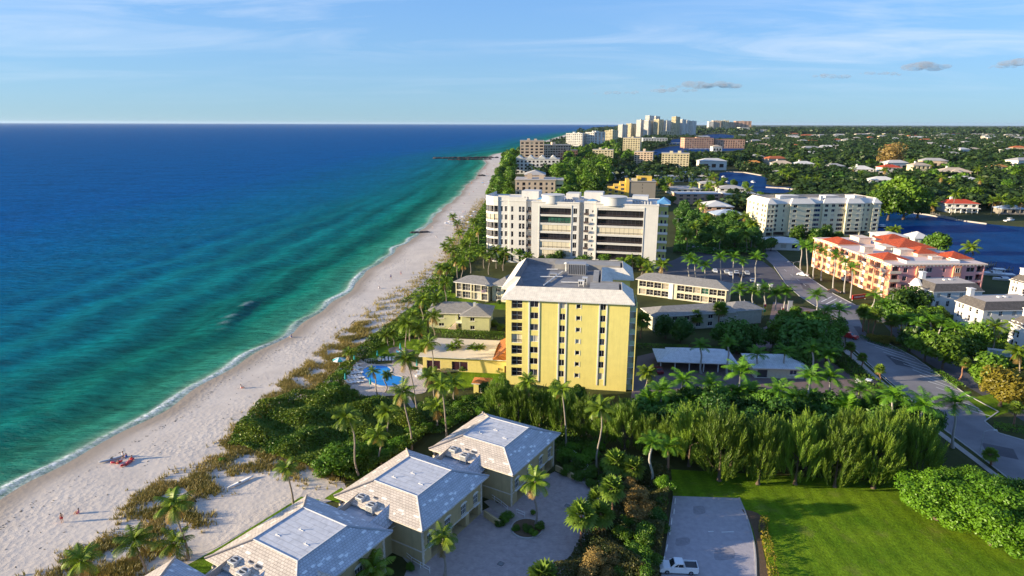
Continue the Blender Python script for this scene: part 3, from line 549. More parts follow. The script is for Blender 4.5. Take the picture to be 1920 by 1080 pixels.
class Bld:
    def __init__(s, name, label, cat, G, ang, W=0, D=0, H=0, wall=None, group=None):
        s.root = thing(name, label, cat, (G[0], G[1], 0), ang, group)
        s.W, s.D, s.H, s.wm = W, D, H, wall; s.w = MB(); s.segs = []
    def seg(s, A, B, z0, z1, holes=(), m=0): s.segs.append((A, B, z0, z1, list(holes), m))
    def rect(s, holes={}, z0=0.0, x0=0.0, y0=0.0, W=None, D=None, H=None, sides='FRBL'):
        W = s.W if W is None else W; D = s.D if D is None else D; H = s.H if H is None else H
        c = dict(F=((x0, y0), (x0 + W, y0)), R=((x0 + W, y0), (x0 + W, y0 + D)), B=((x0 + W, y0 + D), (x0, y0 + D)), L=((x0, y0 + D), (x0, y0)))
        for k in sides: s.seg(*c[k], z0, H, holes.get(k, ()))
    def walls(s, mats=None, rec=0.2, name='wall', joined=False, wname='window'):
        jm = MB()
        for A, B, z0, z1, holes, m in s.segs:
            hs = [h['box'] + (h.get('rec', rec),) for h in holes]
            s.w.wall(A, B, z0, z1, hs, rec, m)
            L = math.dist(A, B); dx, dy = (B[0] - A[0]) / L, (B[1] - A[1]) / L
            for h in holes:
                a, b_, c, d = h['box']; r = h.get('rec', rec)
                if joined:
                    pt = lambda u, z, q=r - 0.01: (A[0] + dx * u - dy * q, A[1] + dy * u + dx * q, z)
                    jm.face([pt(a - .01, c - .01), pt(b_ + .01, c - .01), pt(b_ + .01, d + .01), pt(a - .01, d + .01)], h.get('gm', 0))
                    if h.get('rail'): jm.face([pt(a, c, 0.05), pt(b_, c, 0.05), pt(b_, c + 0.8, 0.05), pt(a, c + 0.8, 0.05)], 2)
                    continue
                q_ = (int(a * 31 + c * 17 + L * 7) * 7919) % 100
                gl_ = h.get('glass') or (CURT2 if q_ < 9 and h.get('kind', 'win') not in ('log', 'shut') else GL2 if q_ < 34 else GL)
                me = winmesh(b_ - a, d - c, h.get('nx', 2), h.get('ny', 1), r, h.get('kind', 'win'), gl_, h.get('frame'))
                nm = 'balcony' if h.get('kind') in ('log',) else ('shutter' if h.get('kind') == 'shut' else wname)
                link(nm, me, s.root, (A[0] + dx * a, A[1] + dy * a, c), math.atan2(dy, dx))
        s.segs = []
        s.w.build(name, mats or [s.wm], s.root); s.w = MB()
        if jm.f: tag(jm.build('windows', [GL, CURT, s.wm if not mats else mats[0]], s.root), kind='stuff')
    def part(s, name, mb, mats, loc=(0, 0, 0), rz=0.0): return mb.build(name, mats, s.root, loc, rz)
def H(cols, rows, **k): return [dict(box=(u, u + w, z, z + h), **k) for u, w in cols for z, h in rows]
def offset(poly, d):
    """parallel offset of a counter-clockwise polygon, outward for d > 0"""
    out = []; n = len(poly)
    for i in range(n):
        p0, p, p1 = Vector(poly[i - 1]), Vector(poly[i]), Vector(poly[(i + 1) % n])
        a = (p - p0).normalized(); b_ = (p1 - p).normalized(); na = Vector((a.y, -a.x)); nb = Vector((b_.y, -b_.x))
        k = 1 + na.dot(nb); out.append(tuple(p + (na + nb) * d / max(k, 0.3)))
    return out
def ring(mb, p0, z0, p1, z1, m=0):
    n = len(p0)
    for i in range(n):
        j = (i + 1) % n; L = math.dist(p0[i], p0[j]); sl = math.hypot(math.dist(p0[i], p1[i]) * .7, z1 - z0)
        mb.face([(*p0[i], z0), (*p0[j], z0), (*p1[j], z1), (*p1[i], z1)], m, [(0, 0), (L, 0), (L - sl * .5, sl), (sl * .5, sl)])
# ---- AC condenser: casing, fan grille, feet
def acmesh(kind):
    mb = MB()
    if kind == 'box':
        mb.box(-.45, -.45, .08, .45, .45, 1.0, 0); mb.box(-.46, -.46, 1.0, .46, .46, 1.05, 0)
        for i in range(5): mb.box(-.40, -.463, .2 + i * .15, .40, -.451, .27 + i * .15, 1, False); mb.box(-.463, -.40, .2 + i * .15, -.451, .40, .27 + i * .15, 1, False)
        R0 = .36
    else:
        n = 14; mb.tube([(0, 0, .08), (0, 0, .95)], .48, n, 0); mb.tube([(0, 0, .95), (0, 0, 1.03)], .5, n, 0); R0 = .38
    mb.tube([(0, 0, 1.05), (0, 0, 1.07)], R0, 14, 1); mb.box(-.4, -.06, 1.071, .4, .06, 1.09, 0)
    mb.box(-.38, -.38, 0, -.25, .38, .08, 1); mb.box(.25, -.38, 0, .38, .38, .08, 1)
    return mb
ACB = acmesh('box').mesh('casing', [GREYL, DARKM]); ACC = acmesh('cyl').mesh('casing', [GREY, DARKM])
def ac(root_label, x, y, z, rz=0, kind='box', sc=1.0, group='air conditioning units on roofs'):
    o = link('air_conditioner', ACB if kind == 'box' else ACC, None, (x, y, z), rz, sc)
    return tag(o, root_label, 'air conditioner', group)
def loc2w(root, x, y):
    a = root.rotation_euler.z; c, s_ = math.cos(a), math.sin(a); return (root.location.x + c * x - s_ * y, root.location.y + s_ * x + c * y)
# ------------------------------------------------------------------ yellow tower
YEL = mat('yellow_render', (0.86, 0.72, 0.22), 0.85, var=0.05, scale=0.5, bump=0.02, bscale=6, streak=0.12)
MANS = tilemat('cream_roof_tile', (0.86, 0.78, 0.66), (0.83, 0.75, 0.63), (0.70, 0.63, 0.53), 0.5, 0.42, bump=0.04)
GRAVEL = mat('roof_gravel', (0.16, 0.16, 0.17), 0.95, col2=(0.27, 0.265, 0.27), scale=0.5, det=10, bump=0.03)
b = Bld('apartment_tower', 'tall bright yellow apartment tower with a white tiled mansard roof, tallest yellow building', 'apartment tower', (-1.4, 146.4), R(-8.6), 29, 37, 22.0, YEL)
FP = [(0, 0), (29, 0), (29, 11.8), (24, 11.8), (24, 24), (29.6, 24), (29.6, 37), (-1.6, 37), (-1.6, 9.5), (0, 9.5)]
rows = [(22 - 2.05 - 2.87 * k, 1.58) for k in range(7)]
hs = H([(1.3, 2.6)], [(22 - 2.55 - 2.87 * k, 2.25) for k in (0, 1, 2, 4, 5, 6)], nx=2, ny=2, rec=0.5) + H([(1.3, 2.6)], [(22 - 2.55 - 2.87 * 3, 2.25)], kind='shut', rec=0.5, glass=SHUT)
hs += H([(5.75, 2.0)], rows, nx=2, kind='ledge') + H([(12.75, 1.4)], rows, nx=2, kind='ledge') + H([(22.25, 1.3)], rows[:6], nx=2, kind='ledge') + H([(22.25, 1.3)], rows[6:], kind='ledge', glass=SHUT, nx=1)
hs += H([(16.7, 1.0)], [(z + .15, 1.0) for z, h in rows], nx=1, kind='ledge')
for i in range(len(FP)):
    A, B = FP[i], FP[(i + 1) % len(FP)]
    hh = hs if i == 0 else []
    if i == 8: hh = []
    if i == 7: hh = H([(3 + 4.5 * k, 2.4) for k in range(5)], rows, nx=2)
    if i == 9: hh = H([(2.0, 1.2), (5.5, 1.2)], rows, nx=1)
    if i == 1: hh = H([(1.2, 2.0), (4.6, 2.0), (8.2, 2.0)], [(22 - 2.4 - 2.87 * k, 2.05) for k in range(7)], nx=2)
    b.seg(A, B, 0, 22.0, hh)
b.seg((-1.6, 9.5), (0, 9.5), 0, 22, [])
b.segs = [s_ for k, s_ in enumerate(b.segs) if k != 8]
b.segs.append(((-1.6, 9.5), (0, 9.5), 0, 22, H([(0.5, 0.55)], [(z, 1.3) for z, h in rows], nx=1), 0)); b.segs.pop(-2)
b.walls(rec=0.16)
for (u0, u1) in [(5.75, 7.75), (12.75, 14.15), (22.25, 23.55)]:
    for x in (u0 - 0.36, u1 + 0.07):
        mb = MB(); mb.box(x, -0.12, 1.2, x + 0.29, -0.002, 21.9); b.part('pilaster', mb, WHITE)
mb = MB()
for k in range(7): mb.box(16.55, -0.05, rows[k][0] + 0.02, 16.68, -0.003, rows[k][0] + 1.28); mb.box(17.72, -0.05, rows[k][0] + 0.02, 17.85, -0.003, rows[k][0] + 1.28)
tag(b.part('window_surround', mb, WHITE), kind='stuff')
BALC = mat('pale_green_parapet', (0.50, 0.55, 0.34), 0.8, var=0.06)
for k in range(8):
    z = 0.3 + 2.78 * k
    mb = MB(); mb.box(29.02, 0.5, z, 30.7, 11.2, z + 0.16); mb.box(29.02, 0.5, z + .16, 30.7, 0.62, z + 1.25, 1); mb.box(30.58, .62, z + .16, 30.7, 11.2, z + 1.25, 1)
    b.part('balcony', mb, [WHITE, BALC])
mb = MB(); mb.box(30.45, 0.45, 0, 30.72, 0.75, 22); b.part('balcony_post', mb, YEL)
OUTE, TOPP, INN = offset(FP, 1.0), offset(FP, -1.9), offset(FP, -2.5)
mb = MB(); mb.prism(OUTE, 21.75, 21.99, 1); ring(mb, offset(FP, 1.03), 21.995, TOPP, 24.5, 0)
b.part('mansard_roof', mb, [MANS, WHITE])
mb = MB(); ring(mb, TOPP, 24.5, INN, 22.8, 0); mb.face([(*p, 22.8) for p in INN]); b.part('roof_deck', mb, [GRAVEL])
for (x0, y0, x1, y1) in ((19.5, 2.6, 26.4, 9.2), (9.0, 29.0, 27.0, 34.4), (20.0, 10.0, 21.4, 23.0)): mb = MB(); mb.box(x0, y0, 22.805, x1, y1, 24.3); b.part('raised_roof', mb, [mat('grey_shingle_flat', (.34, .32, .29), .9, var=.15, scale=.8)])
tw = b.root
def roofbox(lbl, x, y, z, w, d, h, m=GREY, name='rooftop_plant', cat='roof plant', legs=False):
    mb = MB(); z0 = 0.5 if legs else 0
    mb.box(-w / 2, -d / 2, z0, w / 2, d / 2, h); mb.box(-w / 2 - .06, -d / 2 - .06, h, w / 2 + .06, d / 2 + .06, h + .08)
    for i in range(max(1, int(w / .5))): mb.box(-w / 2 + .1 + i * .5, -d / 2 - .03, z0 + .15, -w / 2 + .42 + i * .5, -d / 2 - .004, h - .15, 1, False)
    if legs:
        for sx_ in (-1, 1):
            for s2 in (-1, 1): mb.box(sx_ * w * .42 - .06, s2 * d * .42 - .06, 0, sx_ * w * .42 + .06, s2 * d * .42 + .06, .5)
    p = loc2w(tw, x, y); o = mb.build(name, [m, DARKM], None, (*p, z), tw.rotation_euler.z)
    return tag(o, lbl, cat)
roofbox('large grey ventilation housing in the middle of the yellow tower roof', 15.5, 24.5, 22.81, 4.6, 3.4, 2.9, GREY)
roofbox('pale box unit in front of the grey roof housing on the yellow tower', 17.2, 10.5, 22.81, 1.4, 1.2, 1.5, WHITE, legs=True)
roofbox('grey box unit on legs at the right end of the yellow tower roof deck', 18.0, 13.0, 22.81, 1.2, 1.6, 1.7, GREYL, legs=True)
roofbox('low grey unit at the left of the yellow tower roof deck', 9.5, 20, 22.81, 1.8, 1.2, .8, GREY)
for k, (x, y, r) in enumerate([(12.4, 27, .75), (13.9, 27.8, .85), (17.9, 25.5, .7)]):
    mb = MB(); mb.tube([(0, 0, 0), (0, 0, 1.9), (0, 0, 2.1), (0, 0, 2.5)], [.3, .3, r, r * .5], 12, 0)
    tag(mb.build('roof_vent', [GREYL], None, (*loc2w(tw, x, y), 22.81)), 'round mushroom vent on the yellow tower roof, %s' % ['leftmost of three', 'middle one of three', 'beside the grey housing'][k], 'roof vent', 'mushroom vents on the tower roof')
for k, (a, c) in enumerate([((8, 9), (11.5, 25)), ((6.2, 18), (12, 19)), ((12, 13), (17, 13.4)), ((7, 27), (10, 27.5))]):
    mb = MB(); mb.tube([(*loc2w(tw, *a), 23.1), (*loc2w(tw, *c), 23.1)], .16, 6)
    tag(mb.build('roof_duct', WHITE), 'pale pipe run lying %s on the yellow tower roof deck' % ['lengthways, longest of the four,', 'across at mid deck', 'near the front right', 'near the back left'][k], 'pipe', 'pipes on the tower roof')
# ------------------------------------------------------------------ three villas with flat-topped hip roofs, and a fourth at the frame edge
VT = tilemat('villa_shade_tile', (0.62, 0.62, 0.645), (0.55, 0.55, 0.575), (0.40, 0.40, 0.425), 0.45, 0.4, white=(0.90, 0.89, 0.88), wamt=0.13, bump=0.05)  # cooler copy for slopes away from the sun, shade put into its colour
VT2 = tilemat('villa_sunny_tile', (0.66, 0.57, 0.48), (0.58, 0.50, 0.42), (0.44, 0.37, 0.31), 0.6, 0.4, white=(0.86, 0.78, 0.68), wamt=0.1, bump=0.05)  # warmer copy for slopes facing the sun, light put into its colour
VDECK = tilemat('villa_deck_felt', (0.63, 0.63, 0.65), (0.60, 0.60, 0.62), (0.52, 0.52, 0.54), 3.0, 0.9, bump=0.01, rough=0.85)
VW = mat('ochre_render', (0.52, 0.40, 0.21), 0.85, var=0.1, scale=0.5, streak=0.2, bump=0.01)
VWH = mat('quoin_white', (0.66, 0.58, 0.47), 0.8)
EZ, DZ = 6.5, 8.3
def villa(label, FLx, FLy, which, arms=True):
    ang = math.atan2(-8.9, 14.9)
    b = Bld('villa', label, 'villa', (FLx, FLy), ang, 17.3, 17.2, EZ, VW, 'ochre villas with flat topped hip roofs'); o = 0.9
    x0, y0, x1, y1 = o, o, 17.3 - o, 17.2 - o
    w = x1 - x0; d = y1 - y0
    win = H([(1.2, 1.5), (5.4, 1.5), (9.6, 1.5), (13.0, 1.3)], [(2.55, 1.75)], nx=3, ny=2, kind='sillarch', rec=.18) + H([(0.9, 1.2), (3.7, 1.2), (6.9, 1.2), (10.1, 1.2), (13.2, 1.2)], [(5.2, .75)], nx=2, rec=.14)
    gar = H([(2.0, 3.6), (7.2, 3.6), (11.8, 2.6)], [(0.02, 2.05)], kind='win', nx=1, rec=1.6, glass=mat('garage_shade', (0.10, 0.08, 0.07), .8), frame=VW)
    b.segs = []
    b.seg((x0, y0), (x1, y0), 0, EZ - .2, H([(11.6, 1.2)], [(2.6, 1.3)], nx=1, rec=.15) if which == 'C' else [])
    b.seg((x1, y0), (x1, y1), 0, EZ - .2, win + gar); b.seg((x1, y1), (x0, y1), 0, EZ - .2, H([(2, 1.4), (7, 1.4), (11, 1.4)], [(2.6, 1.5)], nx=2)); b.seg((x0, y1), (x0, y0), 0, EZ - .2, H([(1.5, 3), (6, 3), (11, 3)], [(2.6, 2.2)], nx=3))
    b.walls(rec=.18)
    mb = MB()
    for (cx, cy) in [(x0, y0), (x1, y0), (x1, y1)]:
        for k in range(12): s_ = .42 if k % 2 else .3; mb.box(cx - s_, cy - s_, .05 + k * .52, cx + (.06), cy + .06, .50 + k * .52) if cx == x0 else mb.box(cx - .06, cy - .06 if cy == y0 else cy - s_, .05 + k * .52, cx + .06, cy + s_ if cy == y0 else cy + .06, .50 + k * .52)
    tag(b.part('quoins', mb, VWH), kind='stuff')
    mb = MB(); mb.box(x1 + .003, y0, 2.25, x1 + .1, y1, 2.42); mb.box(x0, y0 - .1, 2.25, x1 + .1, y0 - .003, 2.42); b.part('string_course', mb, VWH)
    DI = 4.35; E4 = [(0, 0), (17.3, 0), (17.3, 17.2), (0, 17.2)]; D4 = [(DI, DI), (17.3 - DI, DI), (17.3 - DI, 17.2 - DI), (DI, 17.2 - DI)]
    mb = MB(); mb.box(0.05, 0.05, EZ - .22, 17.25, 17.15, EZ - .02, 0); b.part('soffit', mb, VWH)
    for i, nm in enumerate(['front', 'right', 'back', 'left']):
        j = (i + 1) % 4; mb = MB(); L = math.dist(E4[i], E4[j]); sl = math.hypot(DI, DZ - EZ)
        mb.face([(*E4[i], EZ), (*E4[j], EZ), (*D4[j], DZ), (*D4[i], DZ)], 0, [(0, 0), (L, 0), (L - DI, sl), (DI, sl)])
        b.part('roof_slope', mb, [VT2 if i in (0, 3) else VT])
    mb = MB(); mb.face([(*p, DZ + .05) for p in D4], 0, D4); ring(mb, D4, DZ - .02, D4, DZ + .05, 0); b.part('roof_deck', mb, [VDECK])
    for i in range(4):
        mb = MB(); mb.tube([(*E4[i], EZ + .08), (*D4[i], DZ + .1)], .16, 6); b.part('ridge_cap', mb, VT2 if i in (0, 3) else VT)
    mb = MB()
    for i in range(4): mb.tube([(*D4[i], DZ + .09), (*D4[(i + 1) % 4], DZ + .09)], .10, 5)
    b.part('deck_edge', mb, VDECK)
    for k, (x, y) in enumerate([(8.2, 9.0), (11.2, 7.2), (6.4, 6.6)]):
        mb = MB(); mb.tube([(x, y, DZ + .04), (x, y, DZ + .42)], .06, 6); mb.box(x - .4, y - .03, DZ + .06, x + .5, y + .03, DZ + .12); b.part('vent_pipe', mb, WHITE)
    if arms:   # low link roof in front holding the air conditioning in a sunk well
        mb = MB(); xa, xb, ya, yb = 2.6, 10.6, -2.6, 4.2
        mb.box(xa, ya, 0, xb, y0 - .01, 4.6, 0); b.part('link_wall', mb, VW)
        mb = MB(); zt = 7.0; zd = 5.9
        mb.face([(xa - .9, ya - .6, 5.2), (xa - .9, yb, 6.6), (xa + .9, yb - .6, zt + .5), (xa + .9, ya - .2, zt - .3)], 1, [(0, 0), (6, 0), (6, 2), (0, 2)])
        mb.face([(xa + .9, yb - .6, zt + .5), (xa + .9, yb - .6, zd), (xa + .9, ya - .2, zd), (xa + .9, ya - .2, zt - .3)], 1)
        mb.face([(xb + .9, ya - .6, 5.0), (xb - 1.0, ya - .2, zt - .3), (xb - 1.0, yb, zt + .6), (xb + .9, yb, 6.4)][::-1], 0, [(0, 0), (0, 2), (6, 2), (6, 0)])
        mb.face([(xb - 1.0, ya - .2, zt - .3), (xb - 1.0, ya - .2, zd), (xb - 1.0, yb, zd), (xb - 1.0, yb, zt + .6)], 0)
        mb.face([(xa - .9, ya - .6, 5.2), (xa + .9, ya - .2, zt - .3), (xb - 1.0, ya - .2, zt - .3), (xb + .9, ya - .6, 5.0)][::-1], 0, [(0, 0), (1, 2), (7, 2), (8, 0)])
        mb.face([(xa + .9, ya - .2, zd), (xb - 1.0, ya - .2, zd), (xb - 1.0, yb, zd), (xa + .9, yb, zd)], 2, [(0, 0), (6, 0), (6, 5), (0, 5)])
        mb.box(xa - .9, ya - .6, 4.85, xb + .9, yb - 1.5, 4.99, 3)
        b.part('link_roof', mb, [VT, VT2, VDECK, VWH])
        for k, (x, y, kd) in enumerate([(4.6, 1.2, 'box'), (5.2, 2.9, 'cyl'), (6.8, 2.4, 'cyl'), (7.4, .4, 'box'), (8.3, 2.2, 'cyl'), (6.3, 3.6, 'cyl')][: (6 if which == 'A' else 4 if which == 'B' else 5)]):
            px = loc2w(b.root, x, y)
            ac('%s air conditioner in the roof well of the %s villa, %s' % ('square' if kd == 'box' else 'round', {'A': 'farthest', 'B': 'middle', 'C': 'nearest'}[which], ['first from the beach side', 'at the back left', 'in the centre', 'nearest the camera', 'at the right', 'hard against the main roof'][k]), *px, 5.91, ang, kd, 1.4)
    if which == 'C':   # small cross hip and lower eaves over the entrance
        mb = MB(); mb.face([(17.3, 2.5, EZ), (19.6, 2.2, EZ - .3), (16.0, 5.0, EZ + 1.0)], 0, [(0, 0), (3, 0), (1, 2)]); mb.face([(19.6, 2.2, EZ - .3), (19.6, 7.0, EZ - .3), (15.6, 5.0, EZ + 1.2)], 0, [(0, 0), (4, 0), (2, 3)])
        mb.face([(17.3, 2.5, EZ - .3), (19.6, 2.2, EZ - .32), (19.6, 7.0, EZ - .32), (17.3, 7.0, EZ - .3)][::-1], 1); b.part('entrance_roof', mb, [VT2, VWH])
        mb = MB(); mb.box(17.0, 2.8, 0, 19.1, 6.6, EZ - .35); b.part('entrance_wall', mb, VW)
    return b
villa('ochre villa with grey hip roof nearest the yellow tower, farthest of the villas', -14.6, 102.0, 'A')
villa('ochre villa with grey hip roof standing between two matching villas', -27.3, 87.2, 'B')
villa('nearest ochre villa whose wide pale flat roof top fills the bottom left', -40.3, 72.6, 'C')
villa('villa roof of which only one corner shows at the bottom edge', -53.1, 58.0, 'D', False)
# ------------------------------------------------------------------ white curved tower
WT = mat('white_render', (0.66, 0.63, 0.58), 0.8, var=0.05, scale=0.3, streak=0.1)
WT2 = mat('lime_render', (0.50, 0.52, 0.16), 0.8, var=0.06)
BLUET = mat('blue_metal_roof', (0.10, 0.28, 0.50), 0.45, var=0.1, scale=1.0, spec=0.5)
b = Bld('apartment_tower', 'broad white apartment tower with a curved left end and long dark balconies', 'apartment tower', (-13.1, 292.0), R(-13.5), 80, 24, 29, WT)
RZ = [23.4 - 3.8 * k for k in range(7)]
def wrows(h, dz=0): return [(z + dz, h) for z in RZ]
cv = [(7 - 7 * math.cos(a), 5 - 5.6 * math.sin(a)) for a in [R(90) * i / 5 for i in range(6)]]
for i in range(5):
    L = math.dist(cv[i], cv[i + 1])
    for k, z in enumerate(RZ):
        pass
    hh = []
    if i == 0: hh = H([(L * .25, L * .5)], wrows(2.3), nx=1)
    else:
        for k, z in enumerate(RZ): hh += [dict(box=(0.06, L - 0.06, z - .3, z + 2.5), rec=1.1 if k not in (1, 5) else .35, kind='log' if k not in (1, 5) else 'shut', nx=3, glass=GL if k not in (1, 5) else SHUT)]
    b.seg(cv[i], cv[i + 1], 0, 30.2, hh)
FR = [((7, -.6), (7, 0)), ((12.2, 0), (12.2, -.6)), ((20, -.6), (20, .8)), ((22.6, .8), (22.6, -.9)), ((44, -.9), (44, 1.6)), ((46, 1.6), (46, -.6)), ((51, -.6), (51, -1.2)), ((78, -1.2), (78, 5.0))]
for A, B in FR: b.seg(A, B, 0, 29.0)
b.seg((7, 0), (12.2, 0), 0, 30.6, H([(1.0, 1.1), (3.0, 1.2)], wrows(2.4), nx=2, kind='arch'))
b.seg((12.2, -.6), (20, -.6), 0, 30.0, H([(.9, 1.1)], wrows(2.5), nx=1) + H([(4.5, 1.2), (6.0, 1.2)], wrows(2.5), nx=1, ny=2))
b.seg((20, .8), (22.6, .8), 0, 29.0, H([(.5, 1.5)], wrows(2.4), nx=2, kind='arch'))
lgA = ['log', 'logg', 'shut', 'log', 'shut', 'shut', 'log']; lgB = ['log', 'log', 'shut', 'log', 'log', 'log', 'log']
hh = H([(18.8, 1.7)], wrows(2.5), nx=2, kind='arch')
for z, k in zip(RZ, lgA): hh.append(dict(box=(3.7, 17.8, z - .6, z + 2.4), kind=k[:3] if k != 'shut' else k, rec=1.3 if k != 'shut' else .4, nx=9, glass=GLG if k == 'logg' else (SHUT if k == 'shut' else GL)))
b.seg((22.6, -.9), (44, -.9), 0, 28.6, hh)
b.seg((44, 1.6), (46, 1.6), 0, 28.6)
b.seg((46, -.6), (51, -.6), 0, 29.2, H([(.6, 1.6)], wrows(2.4), nx=2, kind='arch') + H([(3.6, .7)], wrows(1.0, .9), nx=1))
hh = []
for z, k in zip(RZ, lgB): hh.append(dict(box=(.9, 20.8, z - .8, z + 2.2), kind=k, rec=1.3 if k != 'shut' else .4, nx=12, glass=SHUT if k == 'shut' else GL))
b.seg((51, -1.2), (78, -1.2), 0, 28.6, hh)
b.seg((78, 5), (78, 24), 0, 28.6); b.seg((78, 24), (0, 24), 0, 28.6, H([(4 + 6 * k, 3) for k in range(12)], wrows(2.4), nx=2)); b.seg((0, 24), (0, 5), 0, 30, H([(2, 2.5), (7, 2.5), (12, 2.5)], wrows(2.4), nx=2))
b.walls(rec=.22)
FP = cv + [(7, 0), (12.2, 0), (12.2, -.6), (20, -.6), (20, .8), (22.6, .8), (22.6, -.9), (44, -.9), (44, 1.6), (46, 1.6), (46, -.6), (51, -.6), (51, -1.2), (78, -1.2), (78, 24), (0, 24)]
mb = MB(); mb.face([(*p, 27.6) for p in FP]); b.part('roof_deck', mb, [mat('white_roof_membrane', (0.55, 0.54, 0.54), .8)])
mb = MB(); mb.prism(offset(FP, .22), 28.15, 28.35, 0)
tag(b.part('cornice', mb, WT), None)
for k, (x, w_) in enumerate([(26.3, 14.1), (51.9, 19.9)]):   # framed surround of each loggia stack
    mb = MB(); y = -.9 if k == 0 else -1.2
    mb.box(x - .35, y - .2, .5, x - .02, y - .003, 26.4); mb.box(x + w_ + .02, y - .2, .5, x + w_ + .35, y - .003, 26.4); mb.box(x - .35, y - .24, 26.42, x + w_ + .35, y - .003, 27.2)
    b.part('balcony_surround', mb, WT)
mb = MB()
for z in RZ:
    for (x, w_, y) in ((26.3, 14.1, -.9), (51.9, 19.9, -1.2)):
        dz = .6 if y > -1 else .8
        mb.box(x, y - .12, z - dz - .25, x + w_, y - .003, z - dz)
tag(b.part('balcony_edges', mb, WT), kind='stuff')
for k, z in enumerate(RZ):   # small bay balconies in the two recesses
    for (x0, x1, y) in ((20.1, 22.5, .8), (46.2, 48.4, -.6)):
        mb = MB(); mb.box(x0, y - 1.0, z - .35, x1, y - .004, z - .2); mb.box(x0, y - 1.0, z - .2, x1, y - .93, z + .75, 1); b.part('bay_balcony', mb, [WT, RAIL])
for (x, y) in ((31.5, 1.4), (58.5, .8)):   # drum penthouses
    mb = MB(); mb.tube([(x, y + 2, 27.6), (x, y + 2, 31.0)], 5.0 if x < 40 else 5.6, 28, 0); mb.tube([(x, y + 2, 31.0), (x, y + 2, 31.3)], 5.3 if x < 40 else 5.9, 28, 0); b.part('drum_penthouse', mb, WT)
for (x0, y0, x1, y1, z) in ((16, 8, 24, 16, 32), (44.5, 10, 53, 17, 32), (36, 12, 42, 20, 31), (66, 12, 73, 20, 30.6)): mb = MB(); mb.box(x0, y0, 27.6, x1, y1, z); b.part('penthouse', mb, WT)
for (x0, y0, x1, y1) in ((24, 3, 27, 7), (47, 3, 51, 7), (.6, 6, 3.4, 9)):
    mb = MB(); mb.hip(x0, y0, x1, y1, 28.9, .8, .2, 0, 1); mb.box(x0 + .2, y0 + .2, 27.61, x1 - .2, y1 - .2, 28.65, 1); b.part('blue_roof', mb, [BLUET, WT])
# end pavilion, set back at the right
b.seg((78.02, 3.0), (82.0, 3.0), 0, 27.2, H([(.9, 1.0), (2.5, 1.0)], wrows(2.0), nx=1), 0); b.seg((82, 3), (82, 13), 0, 27.2, H([(1.5, 2), (6, 2)], wrows(2.0), nx=2)); b.seg((82, 13), (78.02, 13), 0, 27.2)
b.walls([WT2], name='pavilion_wall', rec=.2)
mb = MB()
for z in RZ: mb.box(78.0, 2.2, z - .5, 82.2, 2.996, z - .3); mb.box(78.0, 2.2, z - .3, 82.2, 2.27, z + .6, 1)
tag(b.part('pavilion_balconies', mb, [WT, WHITE]), kind='stuff')
mb = MB(); mb.hip(77.4, 2.0, 82.4, 13.4, 28.6, 2.2, .4, 0, 1); mb.box(78.1, 3.1, 27.2, 81.9, 12.9, 28.36, 1); b.part('pavilion_roof', mb, [BLUET, WT])
k = 0
for (xa, xb, y, nm) in ((18.2, 21.5, 5, 'left'), (37.5, 42.5, 2.2, 'middle'), (67.2, 76.5, 2.0, 'right')):
    n = int((xb - xa) / 1.25)
    for i in range(n):
        p = loc2w(b.root, xa + i * 1.25, y)
        ac('tall grey roof condenser in the %s row on the white tower, %s' % (nm, ordl(i, n)), *p, 27.61, 0, 'cyl', (1.05, 1.05, 1.9), 'roof condensers on the white tower')
# ------------------------------------------------------------------ cream apartment block by the water
CR = mat('cream_render', (0.76, 0.68, 0.46), 0.85, var=0.05, scale=0.3, streak=0.08)
CRR = mat('pale_roof_sheet', (0.72, 0.67, 0.60), 0.7, var=0.06, scale=0.4)
b = Bld('apartment_block', 'long cream apartment block with pale mansard roof beside the blue lagoon', 'apartment block', (143.6, 362.0), R(5.5), 68, 24, 19, CR)
xs6 = [z + 0 for z in (15.6, 12.8, 10.0, 7.2, 4.4)]
fl = [(z, 1.6) for z in (16.2, 13.45, 10.7, 7.95, 5.2, 2.9)]
TURN = [(0, 5.0, -1.5), (5.0, 14.0, .6), (14.0, 28.0, -1.2), (28.0, 34.0, 1.2), (34.0, 47.5, 0.0), (47.5, 57.5, -1.4), (57.5, 63.5, .4), (63.5, 68, -1.3)]
cols = {0: [(.8, 1.2), (2.8, 1.2)], 1: [(.8, 1.6), (5.6, .9)], 2: [(1.6, 2.2), (9.6, 2.2)], 3: [(.8, 4.4)], 4: [(1.2, 2.0), (5.2, 2.0), (9.2, 3.6)], 5: [(1.4, 2.0), (6.4, 2.0)], 6: [(.8, 1.2), (3.6, 1.4)], 7: [(1.2, 2.2)]}
pv_ = None
for i, (a, c, y) in enumerate(TURN):
    if pv_ is not None: b.seg((a, pv_), (a, y), 0, 18.4)
    g = [dict(box=(u + .0, u + w, z, z + h), nx=3 if w > 3 else 2 if w > 1 else 1, kind='awn', glass=(GLB if i == 3 else GL) if (int(u * 7 + z * 3 + i) % 9) else SHUT) for u, w in cols[i] for z, h in fl]
    g += [dict(box=(.6, c - a - .6, .02, 2.2), rec=2.0, nx=1, glass=mat('garage_shade', (0.1, .08, .07), .8), frame=CR)] if i in (0, 1, 2, 5, 6, 7) else []
    b.seg((a, y), (c, y), 0, 18.4, g); pv_ = y
b.seg((68, -1.3), (68, 24), 0, 18.4, H([(3, 2), (9, 2), (16, 2)], fl, nx=2)); b.seg((68, 24), (0, 24), 0, 18.4); b.seg((0, 24), (0, -1.5), 0, 18.4, H([(3, 1.5), (8, 1.5), (13, 1.8), (19, 1.8), (22.5, 1.6)], fl, nx=2))
b.walls(rec=.25)
FP = []
for a, c, y in TURN: FP += [(a, y), (c, y)]
FP += [(68, 24), (0, 24)]
